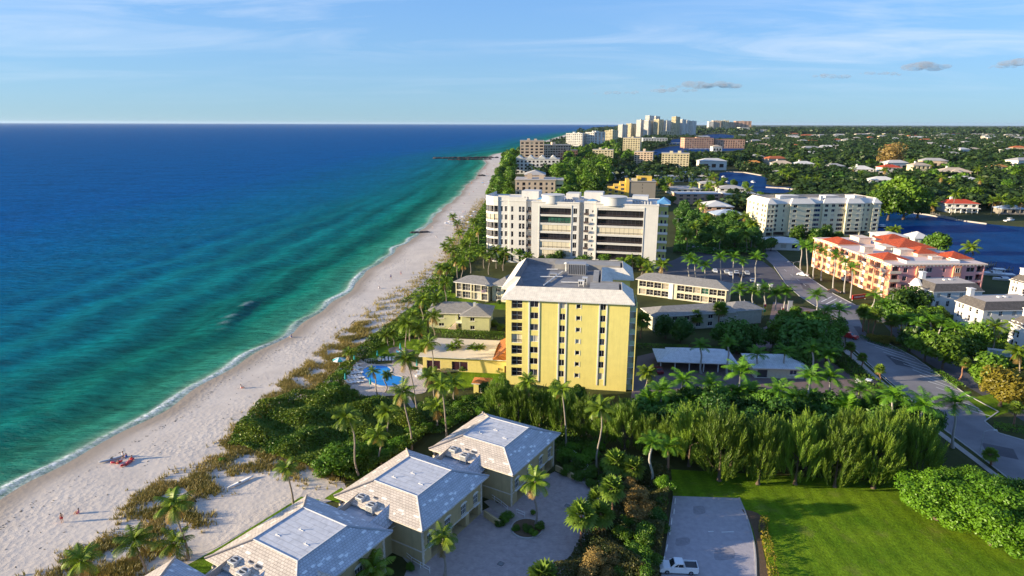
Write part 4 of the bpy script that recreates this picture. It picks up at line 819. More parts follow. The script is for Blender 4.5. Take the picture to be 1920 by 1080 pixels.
mb = MB(); mb.prism(offset(FP, .35), 18.15, 18.42, 0); ring(mb, offset(FP, .38), 18.43, offset(FP, -2.0), 21.2); b.part('mansard_roof', mb, [CRR])
mb = MB(); ring(mb, offset(FP, -2.0), 21.2, offset(FP, -2.15), 19.6); mb.face([(*p, 19.6) for p in offset(FP, -2.15)]); b.part('roof_deck', mb, [mat('tan_roof_felt', (0.42, 0.38, 0.33), .9)])
for (x0, y0, x1, y1) in ((16, 15, 27, 21), (42, 12, 50, 18), (58, 10, 64, 18)):
    mb = MB(); mb.hip(x0, y0, x1, y1, 21.2, .5, .3, 0, 0); mb.box(x0, y0, 19.6, x1, y1, 20.96); b.part('roof_house', mb, [CRR])
for (x, y) in ((9.5, 3), (33.6, 2.6), (53, 1.2)):
    mb = MB(); mb.box(x - .8, y - .8, 19.6, x + .8, y + .8, 22.4); b.part('chimney', mb, WHITE)
# ------------------------------------------------------------------ pink mediterranean building, sunlit and shaded sides coloured apart
PK = mat('sunlit_pink_render', (0.80, 0.34, 0.19), 0.85, var=0.08, scale=0.3, streak=0.08)  # low sun on the west side painted into the wall colour
PK2 = mat('shaded_pink_render', (0.68, 0.33, 0.32), 0.85, var=0.06, scale=0.3)  # same walls on the front and right, shade painted into the colour
PKW = mat('pale_peach_trim', (0.80, 0.62, 0.47), 0.75)
RT = tilemat('red_clay_tile', (0.68, 0.12, 0.03), (0.50, 0.075, 0.02), (0.28, 0.05, 0.02), 0.5, 0.45, bump=0.05)
b = Bld('apartment_block', 'pink apartment building, sunlit side coloured orange, with red tiled roof patches at the road corner', 'apartment block', (137.5, 226.5), R(2.5), 35, 56, 12.6, PK)
f4 = [(0.6, 1.7), (3.7, 1.7), (6.8, 1.7), (9.9, 1.7)]
b.seg((0, 0), (35, 0), 0, 12.6, H([(4.6, 1.6), (9.6, 1.6), (13.2, 2.2), (19.4, .9), (23.6, 1.7), (28.2, 3.0)], f4, nx=2) + [dict(box=(.5, 3.0, z, z + 2.2), kind='log', rec=1.3, nx=2) for z, h in f4] + [dict(box=(32.0, 34.6, z - .1, z + 2.2), kind='log', rec=1.6, nx=2) for z, h in f4])
cl = []
for k in range(13): cl.append(.8 + 4.2 * k)
gl = []
for k, u in enumerate(cl):
    for z, h in f4: gl.append(dict(box=(u, u + (2.6 if k % 3 else 1.7), z, z + (2.1 if k % 3 else 1.8)), kind='log' if k % 3 else 'arch', rec=1.2 if k % 3 else .25, nx=2))
b.seg((0, 56), (0, 0), 0, 12.6, gl); b.seg((35, 0), (35, 56), 0, 12.6, H([(3 + 6 * k, 2.6) for k in range(8)], f4, nx=2)); b.seg((35, 56), (0, 56), 0, 12.6)
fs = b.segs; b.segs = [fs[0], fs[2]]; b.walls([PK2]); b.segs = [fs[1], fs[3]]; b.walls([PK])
for k in range(4):   # projecting bay balconies along the sunlit side and the corner
    for y0 in (1.2, 13.4, 25.8, 38.2, 50.0):
        mb = MB(); z = .4 + 3.1 * k; mb.box(-1.3, y0, z, -.003, y0 + 3.4, z + .18); mb.box(-1.3, y0, z + .18, -1.18, y0 + 3.4, z + 1.1); mb.box(-1.18, y0, z + .18, -.003, y0 + .12, z + 1.1); mb.box(-1.18, y0 + 3.28, z + .18, -.003, y0 + 3.4, z + 1.1); b.part('balcony', mb, [PKW])
    mb = MB(); z = .4 + 3.1 * k; mb.box(-1.0, -1.1, z, 3.2, -.003, z + .18); mb.box(-1.0, -1.1, z + .18, 3.2, -1.0, z + 1.0); b.part('balcony', mb, [PKW])
for x in (9.2, 22.9):
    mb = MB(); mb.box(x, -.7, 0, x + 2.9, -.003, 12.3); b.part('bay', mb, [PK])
    for z, h in f4: link('window', winmesh(1.7, 1.7, 2, 1, .1, 'win'), b.root, (x + .6, -.8, z))
mb = MB(); mb.box(-.6, -.6, 12.62, 35.5, 56.4, 13.0); b.part('cornice', mb, [PKW])
mb = MB()
for k in range(26): mb.box(.4 + k * 1.35, -.5, 12.2, .8 + k * 1.35, -.004, 12.615)
for k in range(40): mb.box(-.5, .4 + k * 1.38, 12.2, -.004, .8 + k * 1.38, 12.615)
tag(b.part('brackets', mb, WHITE), kind='stuff')
mb = MB(); mb.face([(.2, .2, 13.01), (34.8, .2, 13.01), (34.8, 55.8, 13.01), (.2, 55.8, 13.01)]); b.part('roof_deck', mb, [mat('peach_roof_membrane', (0.72, 0.56, 0.50), .8, var=.08, scale=.2)])
for (x0, y0, x1, y1, z, r_) in ((.4, 6, 10, 16, 13.4, 1.9), (.3, 37, 9, 50, 13.4, 1.8), (17, 23, 32, 39, 14.4, 2.6), (23, 40, 34, 50, 14.2, 2.2), (26, 6, 34.4, 15, 13.6, 2.0), (18.2, 13, 26, 22.5, 14.2, 1.9)):
    mb = MB(); mb.hip(x0, y0, x1, y1, z, r_, .5, 0, 1); mb.box(x0, y0, 13.0, x1, y1, z - .23, 1); b.part('tiled_roof', mb, [RT, PKW])
for (x0, y0, x1, y1, z) in ((13, 15.5, 18, 20, 15), (10.8, 40, 16, 47, 15.5), (12.5, 24, 16.5, 31, 14.6), (2, 21, 5.5, 24, 15.2), (20, 7.6, 24, 9.6, 13.9)): mb = MB(); mb.box(x0, y0, 13.015, x1, y1, z); mb.box(x0 - .2, y0 - .2, z, x1 + .2, y1 + .2, z + .15); b.part('roof_house', mb, [PKW])
mb = MB(); mb.box(6, 1.0, 13.02, 26, 1.2, 14.0); mb.box(6, 1.2, 13.02, 6.2, 7, 14.0); mb.box(26, 1.2, 13.02, 26.2, 7, 14.0); b.part('roof_screen', mb, [WHITE])
pk = b.root
for i in range(7): ac('grey roof condenser behind the orange tiled roof of the pink building, %s' % ordl(i, 7), *loc2w(pk, 14.5 + i * .1, 32 - i * 1.4), 13.02, 0, 'box', 1.2, 'condensers on the pink building')
# ------------------------------------------------------------------ white townhouses
TWW = mat('townhouse_white', (0.78, 0.74, 0.68), 0.8, var=0.04, streak=.06)
TWR = tilemat('brown_grey_slate', (0.16, 0.14, 0.125), (0.12, 0.105, 0.095), (0.07, 0.06, 0.055), 0.5, 0.4, bump=.03)
def townhouse(label, G, ang, W, D, Hh, gable=True):
    b = Bld('townhouse', label, 'townhouse', G, ang, W, D, Hh, TWW, 'white townhouses by the water')
    f3 = [(.4, 2.1), (3.6, 1.9), (6.6, 1.5)]
    b.rect({'L': H([(1.0, .9), (2.4, .9), (5.4, 1.1), (8.0, 1.1)], f3, nx=1, ny=2, glass=GL), 'F': H([(1.4, 1.2), (5, 1.2), (9.2, 1.4), (13, 1.2)], f3[1:], nx=2, ny=2)})
    b.walls(rec=.28)
    p0 = [(0, 0), (W, 0), (W, D), (0, D)]
    mb = MB(); mb.prism(offset(p0, .4), Hh, Hh + .2, 1); ring(mb, offset(p0, .3), Hh + .204, offset(p0, -1.5), Hh + 2.5); b.part('mansard_roof', mb, [TWR, TWW])
    mb = MB(); mb.face([(*p, Hh + 2.5) for p in offset(p0, -1.5)]); b.part('roof_deck', mb, [mat('buff_roof_felt', (0.50, 0.43, 0.37), .9)])  # deck felt in its own pale buff colour
    for k in range(2): mb = MB(); mb.box(W * .45 + 2 * k, D * .5, Hh + 2.5, W * .45 + 1 + 2 * k, D * .5 + 1, Hh + 2.85); b.part('skylight', mb, [WHITE])
    if gable:
        mb = MB(); ga = [(D - 5.6, 0), (D - .6, 0), (D - .6, Hh + .8), (D - 1.4, Hh + 1.6), (D - 2.4, Hh + 2.6), (D - 3.8, Hh + 2.6), (D - 4.8, Hh + 1.6), (D - 5.6, Hh + .8)]
        mb.face([(-.5, y, z) for y, z in ga][::-1]); n = len(ga)
        for i in range(n): (y0, z0), (y1, z1) = ga[i], ga[(i + 1) % n]; mb.face([(-.5, y0, z0), (-.5, y1, z1), (.3, y1, z1), (.3, y0, z0)])
        b.part('gable_front', mb, [TWW])
        for z, h in f3: link('window', winmesh(1.0, h, 1, 2, .08, 'arch'), b.root, (-.58, D - 1.4, z), R(-90)); link('window', winmesh(1.0, h, 1, 2, .08, 'arch'), b.root, (-.58, D - 3.6, z), R(-90))
    mb = MB(); mb.box(1.6, D - 3, Hh + .5, 3.0, D - 1.4, Hh + 4.6); mb.box(1.4, D - 3.2, Hh + 4.6, 3.2, D - 1.2, Hh + 4.85); b.part('chimney', mb, [TWW])
    return b
townhouse('white townhouse with stepped gable and dark mansard just right of the pink building', (138.6, 203.5), R(4), 17, 11.5, 8.6)
townhouse('second white townhouse with terrace, chimney and dark roof, nearer than the first', (140.5, 183.0), R(4), 20, 11, 8.2, False)
townhouse('white townhouse with roof terrace cut off by the right edge, nearest of the row', (143.5, 165.0), R(4), 20, 10, 7.2, False)
townhouse('far white townhouse by the boat dock at the right edge', (182.0, 214.0), R(4), 20, 12, 7.4, False)
# ================================================================== LOWER NEIGHBOURS
GREYT = tilemat('grey_shingle', (0.36, 0.335, 0.30), (0.30, 0.28, 0.255), (0.2, 0.185, 0.17), 0.6, 0.35, bump=.03)
WHT = tilemat('white_tile', (0.90, 0.90, 0.92), (0.85, 0.85, 0.87), (0.64, 0.64, 0.66), 0.5, 0.4, bump=.04)
PALEG = mat('pale_green_render', (0.58, 0.58, 0.32), 0.85, var=.06, streak=.08)
# two-storey house with outside stair, between dune and tower
b = Bld('beach_house', 'pale green house with grey hip roof and outside stair left of the tower', 'house', (-25.8, 190.5), R(-4), 15.5, 9, 5.2, PALEG)
b.rect({'F': H([(3.0, 1.7)], [(.8, 1.0), (3.4, 1.0)], nx=2, kind='sill') + H([(9.0, .9)], [(.2, 2.1), (2.8, 2.0)], nx=1, rec=.9), 'L': H([(3, 1.4)], [(.8, 1.2), (3.4, 1.0)])})
b.rect({'F': H([(2.6, 1.4)], [(.7, 1.2), (3.4, 1.1)], nx=2, kind='sill'), 'R': H([(2, 1.2), (5, 1.2)], [(3.3, 1.1)])}, x0=10.6, y0=-2.4, W=8.5, D=11, H=5.1)
b.walls()
mb = MB(); mb.hip(0, 0, 15.5, 9, 5.25, 2.3, .7); b.part('roof', mb, [GREYT, WHITE]); mb = MB(); mb.hip(10.6, -2.4, 19.1, 8.6, 5.13, 2.1, .6); b.part('roof', mb, [GREYT, WHITE])
mb = MB()
for k in range(12): mb.box(6.0 + .22 * k, -1.5, 0, 6.24 + .22 * k, -.3, .2 + .19 * k)
b.part('stair', mb, [PKW]); mb = MB(); mb.box(8.6, -1.6, 2.3, 10.58, -.004, 2.48); mb.box(8.6, -1.6, 2.5, 8.7, -1.5, 4.9); mb.box(8.6, -1.62, 3.3, 10.5, -1.55, 3.4); b.part('landing', mb, [WHITE])
mb = MB(); mb.box(13.6, 2, 7.0, 14.4, 3, 7.9); b.part('chimney', mb, [GREYL])
# screened porch apartments
b = Bld('apartment_house', 'two storey house with white framed screen porches and grey roof beside the tower roof', 'house', (-20.6, 227.0), R(-24), 13.2, 9, 6.0, mat('cream_wall', (0.62, 0.56, 0.40), .85))
hh = []
for u, w in ((.3, 2.1), (2.7, 3.3), (6.4, .9), (7.6, 2.6), (10.5, 2.4)):
    for z in (.25, 3.1): hh.append(dict(box=(u, u + w, z, z + 2.45), rec=.5, nx=3 if w > 2 else 1, ny=2))
b.rect({'F': hh, 'L': H([(3, 1.5)], [(.8, 1.4), (3.6, 1.4)])}); b.rect({'F': H([(1.5, 1.8), (4.6, 1.4)], [(.6, 1.4), (3.5, 1.4)], nx=3), 'L': H([(.6, .9)], [(3.5, 1.2)])}, x0=14.0, y0=1.6, W=7, D=11, H=5.9)
b.walls()
mb = MB(); mb.hip(0, 0, 14.0, 9, 6.05, 1.9, .7); b.part('roof', mb, [GREYT, WHITE]); mb = MB(); mb.hip(14.1, 1.6, 21, 12.6, 5.95, 2.6, .6); b.part('roof', mb, [GREYT, WHITE])
mb = MB(); mb.tube([(12.9, -1.2, 0), (12.9, -1.2, 7.2)], .06, 6, 0); mb.idx([(12.9, -1.2, 3.6), (11.2, -1.5, 3.3), (11.1, -1.4, 4.3), (12.9, -1.2, 4.7)], [(0, 1, 2, 3)], 1); o = mb.build('flagpole', [WHITE, mat('red_white_cloth', (0.55, 0.12, 0.14), .8, col2=(.75, .7, .7), scale=2.2, stretch=(0.1, 0.1, 3))], None, (-20.6, 227, 0), R(-24)); tag(o, 'white flagpole with drooping red and white flag by the screen porch house', 'flagpole')
# long apartments right of the tower
b = Bld('apartment_house', 'long grey roofed apartment house with white window bands right of the yellow tower', 'apartment house', P(1195, 552), R(-29), 32, 9, 6.0, mat('cream_wall', (0.62, 0.56, 0.40), .85))
hh = []
for k in range(11):
    u = .5 + 2.85 * k
    if k == 4: continue
    for z in (.4, 3.3): hh.append(dict(box=(u, u + 2.6, z, z + 2.1), rec=.35, nx=2, ny=2, glass=CURT if (k * 3 + int(z)) % 4 == 0 else GLG if k == 8 and z > 1 else GL))
b.rect({'F': hh, 'R': H([(2, 1.5)], [(3.4, 1.4)])}); b.walls(); mb = MB(); mb.hip(0, 0, 32, 9, 6.05, 1.9, .8); b.part('roof', mb, [GREYT, WHITE])
mb = MB(); mb.box(11.7, -.3, 0, 13.3, -.004, 5.8); b.part('pier', mb, [WHITE])
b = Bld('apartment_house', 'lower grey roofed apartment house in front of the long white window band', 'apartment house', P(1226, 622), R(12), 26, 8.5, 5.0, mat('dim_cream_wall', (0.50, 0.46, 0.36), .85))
b.rect({'F': H([(2 + 4 * k, 1.6) for k in range(6)], [(.7, 1.4), (3.1, 1.3)], nx=2, kind='sill'), 'L': H([(3, 1.5)], [(3.1, 1.3)])}); b.rect({'F': H([(1.5, 1.2)], [(3.0, 1.2)])}, x0=26.5, y0=1.4, W=11, D=8, H=4.8)
b.walls(); mb = MB(); mb.hip(0, 0, 26, 8.5, 5.05, 1.8, .8); b.part('roof', mb, [GREYT, WHITE]); mb = MB(); mb.hip(26.4, 1.4, 37.5, 9.4, 4.84, 1.7, .6); b.part('roof', mb, [GREYT, WHITE])
mb = MB()
for k in range(3): mb.box(8 + 7 * k, 2.2, 5.8, 9.4 + 7 * k, 2.5, 6.15)
tag(b.part('roof_vents', mb, [WHITE]), kind='stuff')
# pool house with a flat cream roof and a tiled end
b = Bld('pool_house', 'low yellow pool house with flat cream roof and orange tiled end beside the pool lawn', 'pool house', (-23.0, 155.5), R(-7), 24, 13, 3.9, mat('pool_house_yellow', (0.78, 0.62, 0.20), .85, var=.05, streak=.08))
b.rect({'F': H([(1.0, 3.6), (7.6, 4.2)], [(.35, 2.4)], nx=2, glass=mat('plum_glass', (.06, .025, .035), .15)) + H([(21.2, .9)], [(.02, 2.2)], nx=1, glass=mat('brown_door', (.13, .06, .03), .6)), 'L': H([(3, 2.4), (8, 2)], [(.4, 2.2)])})
b.walls(); mb = MB(); mb.box(-.8, -.9, 3.92, 18.4, 13.8, 4.12, 1); mb.face([(-.85, -.95, 4.125), (18.4, -.95, 4.125), (18.4, 6.5, 5.1), (-.85, 6.5, 5.1)], 0); mb.face([(18.4, 13.85, 4.125), (-.85, 13.85, 4.125), (-.85, 6.5, 5.1), (18.4, 6.5, 5.1)], 0); mb.face([(-.85, 13.85, 4.125), (-.85, -.95, 4.125), (-.85, 6.5, 5.1)], 0)
b.part('flat_roof', mb, [mat('cream_roof_felt', (0.66, 0.57, 0.45), .85, var=.05, scale=.3), WHITE])
ORT = tilemat('orange_clay_tile', (0.60, 0.21, 0.05), (0.50, 0.16, 0.035), (0.28, 0.1, .03), .5, .45, bump=.05)
mb = MB(); mb.hip(18.5, 0, 24.2, 13, 3.95, 2.0, .6, 0, 1, gable=True); b.part('tiled_roof', mb, [ORT, WHITE]); mb = MB(); mb.box(19.7, -.25, 1.0, 20.0, -.004, 1.6); b.part('meter_box', mb, [DARKM])
b = Bld('gate_house', 'small orange tiled lodge roof showing through palms before the yellow tower', 'lodge', P(888, 737), R(-8), 3.6, 3.0, 2.6, YEL)
b.rect({'F': H([(1.2, 1.0)], [(.1, 2.0)])}); b.walls(); mb = MB(); mb.hip(0, 0, 3.6, 3, 2.65, .8, .4); b.part('roof', mb, [ORT, WHITE])
# carports and garage block
def posts(b, W, D, h, n, yy=(.3,)):
    for i in range(n):
        for y in yy: mb = MB(); x = .4 + (W - .8) * i / (n - 1); mb.box(x - .12, y - .12, 0, x + .12, y + .12, h - .23); b.part('post', mb, [WHITE])
b = Bld('carport', 'long white tiled carport roof in shade right of the yellow tower', 'carport', (38.2, 155.6), R(-5), 19.0, 8.5, 2.7, WHITE)
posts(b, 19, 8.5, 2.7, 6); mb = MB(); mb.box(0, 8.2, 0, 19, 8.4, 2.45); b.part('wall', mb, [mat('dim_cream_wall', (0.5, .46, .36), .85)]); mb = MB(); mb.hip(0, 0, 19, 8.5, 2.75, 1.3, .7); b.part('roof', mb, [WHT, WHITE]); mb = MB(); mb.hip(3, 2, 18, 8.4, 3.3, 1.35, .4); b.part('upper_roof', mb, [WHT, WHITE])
b = Bld('garage_block', 'shorter white roofed garage block with windows at right of the carport', 'garage', (61.2, 150.8), R(-3), 12.2, 9.0, 2.9, mat('cream_wall', (0.62, .56, .40), .85))
b.rect({'F': H([(8.6, 1.8)], [(1.0, 1.2)], nx=2, glass=GLB, kind='sill') + H([(.6, 2.6)], [(.02, 2.2)], nx=1, glass=DARKM)}); b.walls(); mb = MB(); mb.hip(0, 0, 12.2, 9, 2.95, 1.7, .8); b.part('roof', mb, [WHT, WHITE])
# ================================================================== FARTHER BUILDINGS
def pal(n, c, **k): return mat(n, c, .85, var=.06, scale=.1, **k)
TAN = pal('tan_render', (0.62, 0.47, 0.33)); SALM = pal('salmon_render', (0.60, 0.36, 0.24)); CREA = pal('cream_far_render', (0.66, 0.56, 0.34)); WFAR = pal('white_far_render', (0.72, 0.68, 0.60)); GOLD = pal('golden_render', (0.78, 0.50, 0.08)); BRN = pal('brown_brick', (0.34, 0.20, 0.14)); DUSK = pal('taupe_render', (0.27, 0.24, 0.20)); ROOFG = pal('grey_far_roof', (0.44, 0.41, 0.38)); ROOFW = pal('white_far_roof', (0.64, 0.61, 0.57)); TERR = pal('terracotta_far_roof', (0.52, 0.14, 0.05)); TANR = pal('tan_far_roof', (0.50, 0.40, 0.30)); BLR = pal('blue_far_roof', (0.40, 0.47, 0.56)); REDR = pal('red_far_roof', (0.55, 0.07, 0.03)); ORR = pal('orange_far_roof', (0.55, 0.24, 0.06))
def far_block(label, pxl, pxr, yb, yt, D, wall, nf, nc, ang=None, cat='apartment block', roof=None, joined=True, rail=True, ph=1, group=None, wfrac=.55, side=True, name='apartment_block', hip=0):
    L, Rr = P(pxl, yb), P(pxr, yb); W = math.dist(L, Rr) if ang is None else math.dist(L, Rr) * 1.0
    a = math.atan2(Rr[1] - L[1], Rr[0] - L[0]) if ang is None else ang
    Hh = top_at(L, pxl, yt)[1]
    b = Bld(name, label, cat, L, a, W, D, Hh, wall, group)
    fh = Hh / (nf + .35); cw = W / nc; rws = [(fh * (k + .32), fh * .58) for k in range(nf)]
    F_ = []
    for c in range(nc):
        for z, h in rws:
            bal = (c % 3 == 1) and rail
            F_.append(dict(box=(cw * (c + .5 - wfrac * (.65 if bal else .5)), cw * (c + .5 + wfrac * (.65 if bal else .5)), z - (.12 * fh if bal else 0), z + h), rec=1.2 if bal else .25, gm=1 if (c * 5 + int(z)) % 7 == 0 else 0, rail=bal, nx=2, kind='log' if bal and not joined else 'win'))
    S_ = [dict(box=(D * (k + .25) / 3, D * (k + .7) / 3, z, z + h), rec=.4, gm=0, nx=2) for k in range(3) for z, h in rws] if side else []
    b.rect({'F': F_, 'L': S_, 'R': S_}); b.walls(rec=.25, joined=joined)
    mb = MB(); o = .5
    if hip: mb.hip(0, 0, W, D, Hh + .1, hip, .8, 0, 1)
    else:
        mb.box(-o, -o, Hh + .004, W + o, D + o, Hh + .5, 1); mb.face([(-o + .4, -o + .4, Hh + .505), (W + o - .4, -o + .4, Hh + .505), (W + o - .4, D + o - .4, Hh + .505), (-o + .4, D + o - .4, Hh + .505)], 0)
    b.part('roof', mb, [roof or ROOFG, wall])
    r_ = random.Random(label)
    for k in range(ph):
        mb = MB(); x = W * (.2 + .6 * (k + .5) / ph); w = W * .09 + 1; mb.box(x - w / 2, D * .35, Hh + .51, x + w / 2, D * .65, Hh + 2.2 + r_.random() * 2.2); b.part('penthouse', mb, [wall])
    return b
b = far_block('tan apartment block with flat grey roof just behind the left half of the white tower', 966, 1040, 392, 338, 26, TAN, 6, 7, ang=R(-3), wfrac=.4, ph=2, joined=False)
mb = MB(); mb.hip(6, 27, 22, 50, b.H + 2, 3, .5); mb.box(6, 27, 0, 22, 50, b.H + 1.7, 1); b.part('rear_wing', mb, [ROOFG, TAN])
b.seg((b.W + .01, 3), (b.W + 6, 3), 0, b.H, [dict(box=(.6, 5.4, 3.1 * k + 1.0, 3.1 * k + 2.6), rec=.9, nx=2) for k in range(6)]); b.seg((b.W + 6, 3), (b.W + 6, 20), 0, b.H); b.seg((b.W + 6, 20), (b.W + .01, 20), 0, b.H); b.walls([CREA], name='end_bay'); mb = MB(); mb.box(b.W - .3, 2.6, b.H + .01, b.W + 6.4, 20.4, b.H + .45); b.part('roof', mb, [ROOFG])
b = far_block('grey walled slab with golden edge and stepped golden wing above the white tower roof', 1178, 1226, 388, 341, 22, DUSK, 7, 1, ang=R(-8), ph=0, wfrac=.02, side=False)  # the yellow slab's shaded front is painted in as a grey wall
mb = MB(); mb.box(-2.6, -.4, 0, -.01, 22, b.H + 1.2); b.part('golden_wall', mb, [GOLD])
for k in range(5):
    mb = MB(); x1 = -2.62 - 4.6 * k; mb.box(x1 - 4.58, 1.5, 0, x1, 18, b.H - 1.0 - 2.0 * k); mb.box(x1 - 4.5, .3, 0, x1, 1.49, b.H - 4.4 - 2.0 * k); b.part('stepped_wing', mb, [GOLD])
    for q in range(4):
        z = b.H - 3.3 - 2.0 * k - 3.0 * q
        if z > 1: link('window', winmesh(2.4, 1.6, 2, 1, .12), b.root, (x1 - 3.6, 1.5 - .13 if q == 0 else .3 - .13, z))
mb = MB(); mb.box(6, 6, b.H + .5, 17, 14, b.H + 3.8); b.part('penthouse', mb, [GOLD]); mb = MB(); mb.box(2, 2, b.H + .51, 6, 10, b.H + 2.2); b.part('roof_house', mb, [CREA]); mb = MB(); mb.box(9, 5.6, b.H + .9, 12, 5.99, b.H + 3); b.part('window_recess', mb, [DARKM])
b = far_block('white beach apartment block with three gables before the tan resort', 960, 1048, 326, 298, 26, WFAR, 4, 12, ang=R(-4), ph=0, wfrac=.5)
for k in range(4):
    mb = MB(); x = b.W * (.06 + .24 * k); w = b.W * .17
    mb.face([(x, -.6, b.H + .5), (x + w, -.6, b.H + .5), (x + w / 2, -.6, b.H + 4.5)]); mb.face([(x, -.6, b.H + .5), (x + w / 2, -.6, b.H + 4.5), (x + w / 2, 22, b.H + 4.5), (x, 22, b.H + .5)]); mb.face([(x + w, -.6, b.H + .5), (x + w, 22, b.H + .5), (x + w / 2, 22, b.H + 4.5), (x + w / 2, -.6, b.H + 4.5)]); b.part('gable', mb, [WFAR])
far_block('tan beach resort tower with rooftop chimneys at the head of the beach', 975, 1019, 312, 264, 30, TAN, 8, 5, ang=R(-2), ph=2)
b = far_block('long balconied wing stretching right behind the resort tower', 1012, 1074, 306, 272, 22, TAN, 7, 12, ang=R(18), ph=1, wfrac=.7)
far_block('lower brown balconied block at the right foot of the resort wing', 1062, 1082, 306, 282, 24, BRN, 5, 5, ang=R(0), ph=0)
far_block('white balconied beach block, left half of the pale row beyond the resort', 1061, 1092, 276, 250, 46, WFAR, 8, 8, ang=R(-22), ph=2)
far_block('taller white block with shaded right face, right half of the pale beach row', 1097, 1114, 276, 248, 95, WFAR, 9, 5, ang=R(-26), ph=2)
far_block('yellowish block stepping behind the pale beach row', 1133, 1148, 268, 245, 70, CREA, 8, 6, ang=R(-24), ph=2)
far_block('cream condominium with three tall bays between trees, left of the yellow pair', 1110, 1148, 312, 281, 24, CREA, 7, 7, ang=R(-10), ph=2)
far_block('tall yellow condominium with window grid before the channel', 1167, 1198, 292, 259, 60, CREA, 9, 7, ang=R(-14), ph=1)
far_block('brown shaded condominium just right of and below the tall yellow one', 1188, 1222, 312, 285, 26, TAN, 7, 6, ang=R(-16), ph=1)
far_block('cream condominium with round balconies and dark right side, in front of the channel', 1239, 1288, 322, 288, 32, CREA, 8, 9, ang=R(-13), ph=2)
far_block('salmon waterfront condominium across the channel, left one of the pair', 1283, 1336, 278, 259, 40, SALM, 5, 12, ang=R(1), ph=1, roof=TERR)
far_block('salmon waterfront condominium across the channel, right one of the pair', 1341, 1394, 278, 262, 40, SALM, 4, 12, ang=R(-1), ph=0, roof=TERR)
far_block('low cream block over the channel bridge', 1226, 1262, 258, 246, 60, CREA, 4, 9, ang=R(0), ph=0)
far_block('white flat block left of the channel bridge', 1205, 1250, 272, 259, 40, WFAR, 4, 9, ang=R(0), ph=1)
# skyline clusters
SK = [(1158, 1172, 234), (1173, 1189, 232), (1192, 1206, 225), (1206, 1220, 226), (1208, 1221, 217), (1221, 1232, 218), (1224, 1240, 224), (1240, 1254, 226), (1255, 1262, 229), (1257, 1270, 219), (1271, 1281, 224), (1281, 1289, 226), (1290, 1300, 227)]
for i, (a, c, yt) in enumerate(SK):
    far_block('distant high rise in the skyline cluster above the beach, %s' % ordl(i, len(SK)), a, a + .62 * (c - a), 258 - (i % 3), yt, 58, WFAR if i not in (1, 6, 9) else CREA, 15, 4, ang=R(-34), ph=1, group='high rises of the skyline cluster', rail=False, wfrac=.6, name='high_rise', cat='high rise')
SK = [(1328, 1336, 228), (1336, 1349, 226), (1352, 1364, 226), (1365, 1375, 229), (1378, 1404, 227)]
for i, (a, c, yt) in enumerate(SK):
    far_block('far high rise standing apart right of the skyline cluster, %s' % ordl(i, 5), a, c, 246, yt, 70, [WFAR, TAN, CREA, TAN, SALM][i], 11, 4, ang=R(-4), ph=1, group='high rises right of the cluster', rail=False, wfrac=.55, name='high_rise', cat='high rise')
far_block('pale block below the far right group of high rises', 1387, 1403, 252, 239, 60, WFAR, 6, 4, ang=R(0), ph=0)
far_block('long low white block right of the far high rises', 1406, 1436, 250, 243, 40, WFAR, 4, 8, ang=R(0), ph=0)
# low motels, flats and houses on the neck of land
LOWS = [
 ('pale flat roofed two storey block left of the yellow slab', 1133, 1192, 336, 6.0, 22, ROOFW, WFAR, 0, 0),
 ('long white roofed row behind the cream waterside condominium trees', 1198, 1290, 332, 5.6, 16, ROOFW, WFAR, 0, 0),
 ('second long white roofed row in front of the first', 1196, 1281, 341, 6.0, 16, ROOFW, WFAR, 0, 0),
 ('small flat white block right of the long white rows', 1301, 1331, 330, 6.0, 20, ROOFW, WFAR, 0, 0),
 ('square pavilion house with pale pyramid roof by the canal', 1291, 1327, 341, 6.0, 26, ROOFW, WFAR, 2.6, 0),
 ('grey hip roofed canal house, middle one of three', 1312, 1350, 354, 5.2, 20, ROOFG, CREA, 2.2, -8),
 ('grey hip roofed canal house, farthest right of three', 1348, 1396, 364, 5.2, 18, ROOFG, WFAR, 2.4, -6),
 ('grey hip roofed canal house, leftmost of three', 1256, 1313, 364, 4.6, 18, ROOFG, WFAR, 2.2, 0),
 ('orange pink three storey apartments behind the white tower right end', 1270, 1350, 383, 8.0, 16, ROOFW, SALM, 0, 3),
 ('tan three storey apartments left of the cream waterside block', 1360, 1420, 384, 8.0, 18, ROOFW, TAN, 0, 0),
 ('square house with cream pyramid roof before the orange pink apartments', 1321, 1372, 402, 5.6, 22, ROOFW, SALM, 3.0, -4),
 ('house with pale blue hip roof before the cream waterside block', 1342, 1398, 420, 5.8, 16, BLR, DUSK, 2.6, 2),
 ('low white roofed pavilion under trees left of the royal palms', 1437, 1496, 468, 3.8, 14, ROOFW, WFAR, 2.0, -10),
 ('white low hip roof beside the lagoon behind the pink building', 1656, 1700, 458, 4.2, 14, ROOFW, WFAR, 1.6, 0),
 ('small white tent roof by the lagoon behind the pink building', 1713, 1742, 461, 4.0, 10, ROOFW, WFAR, 2.8, 0)]
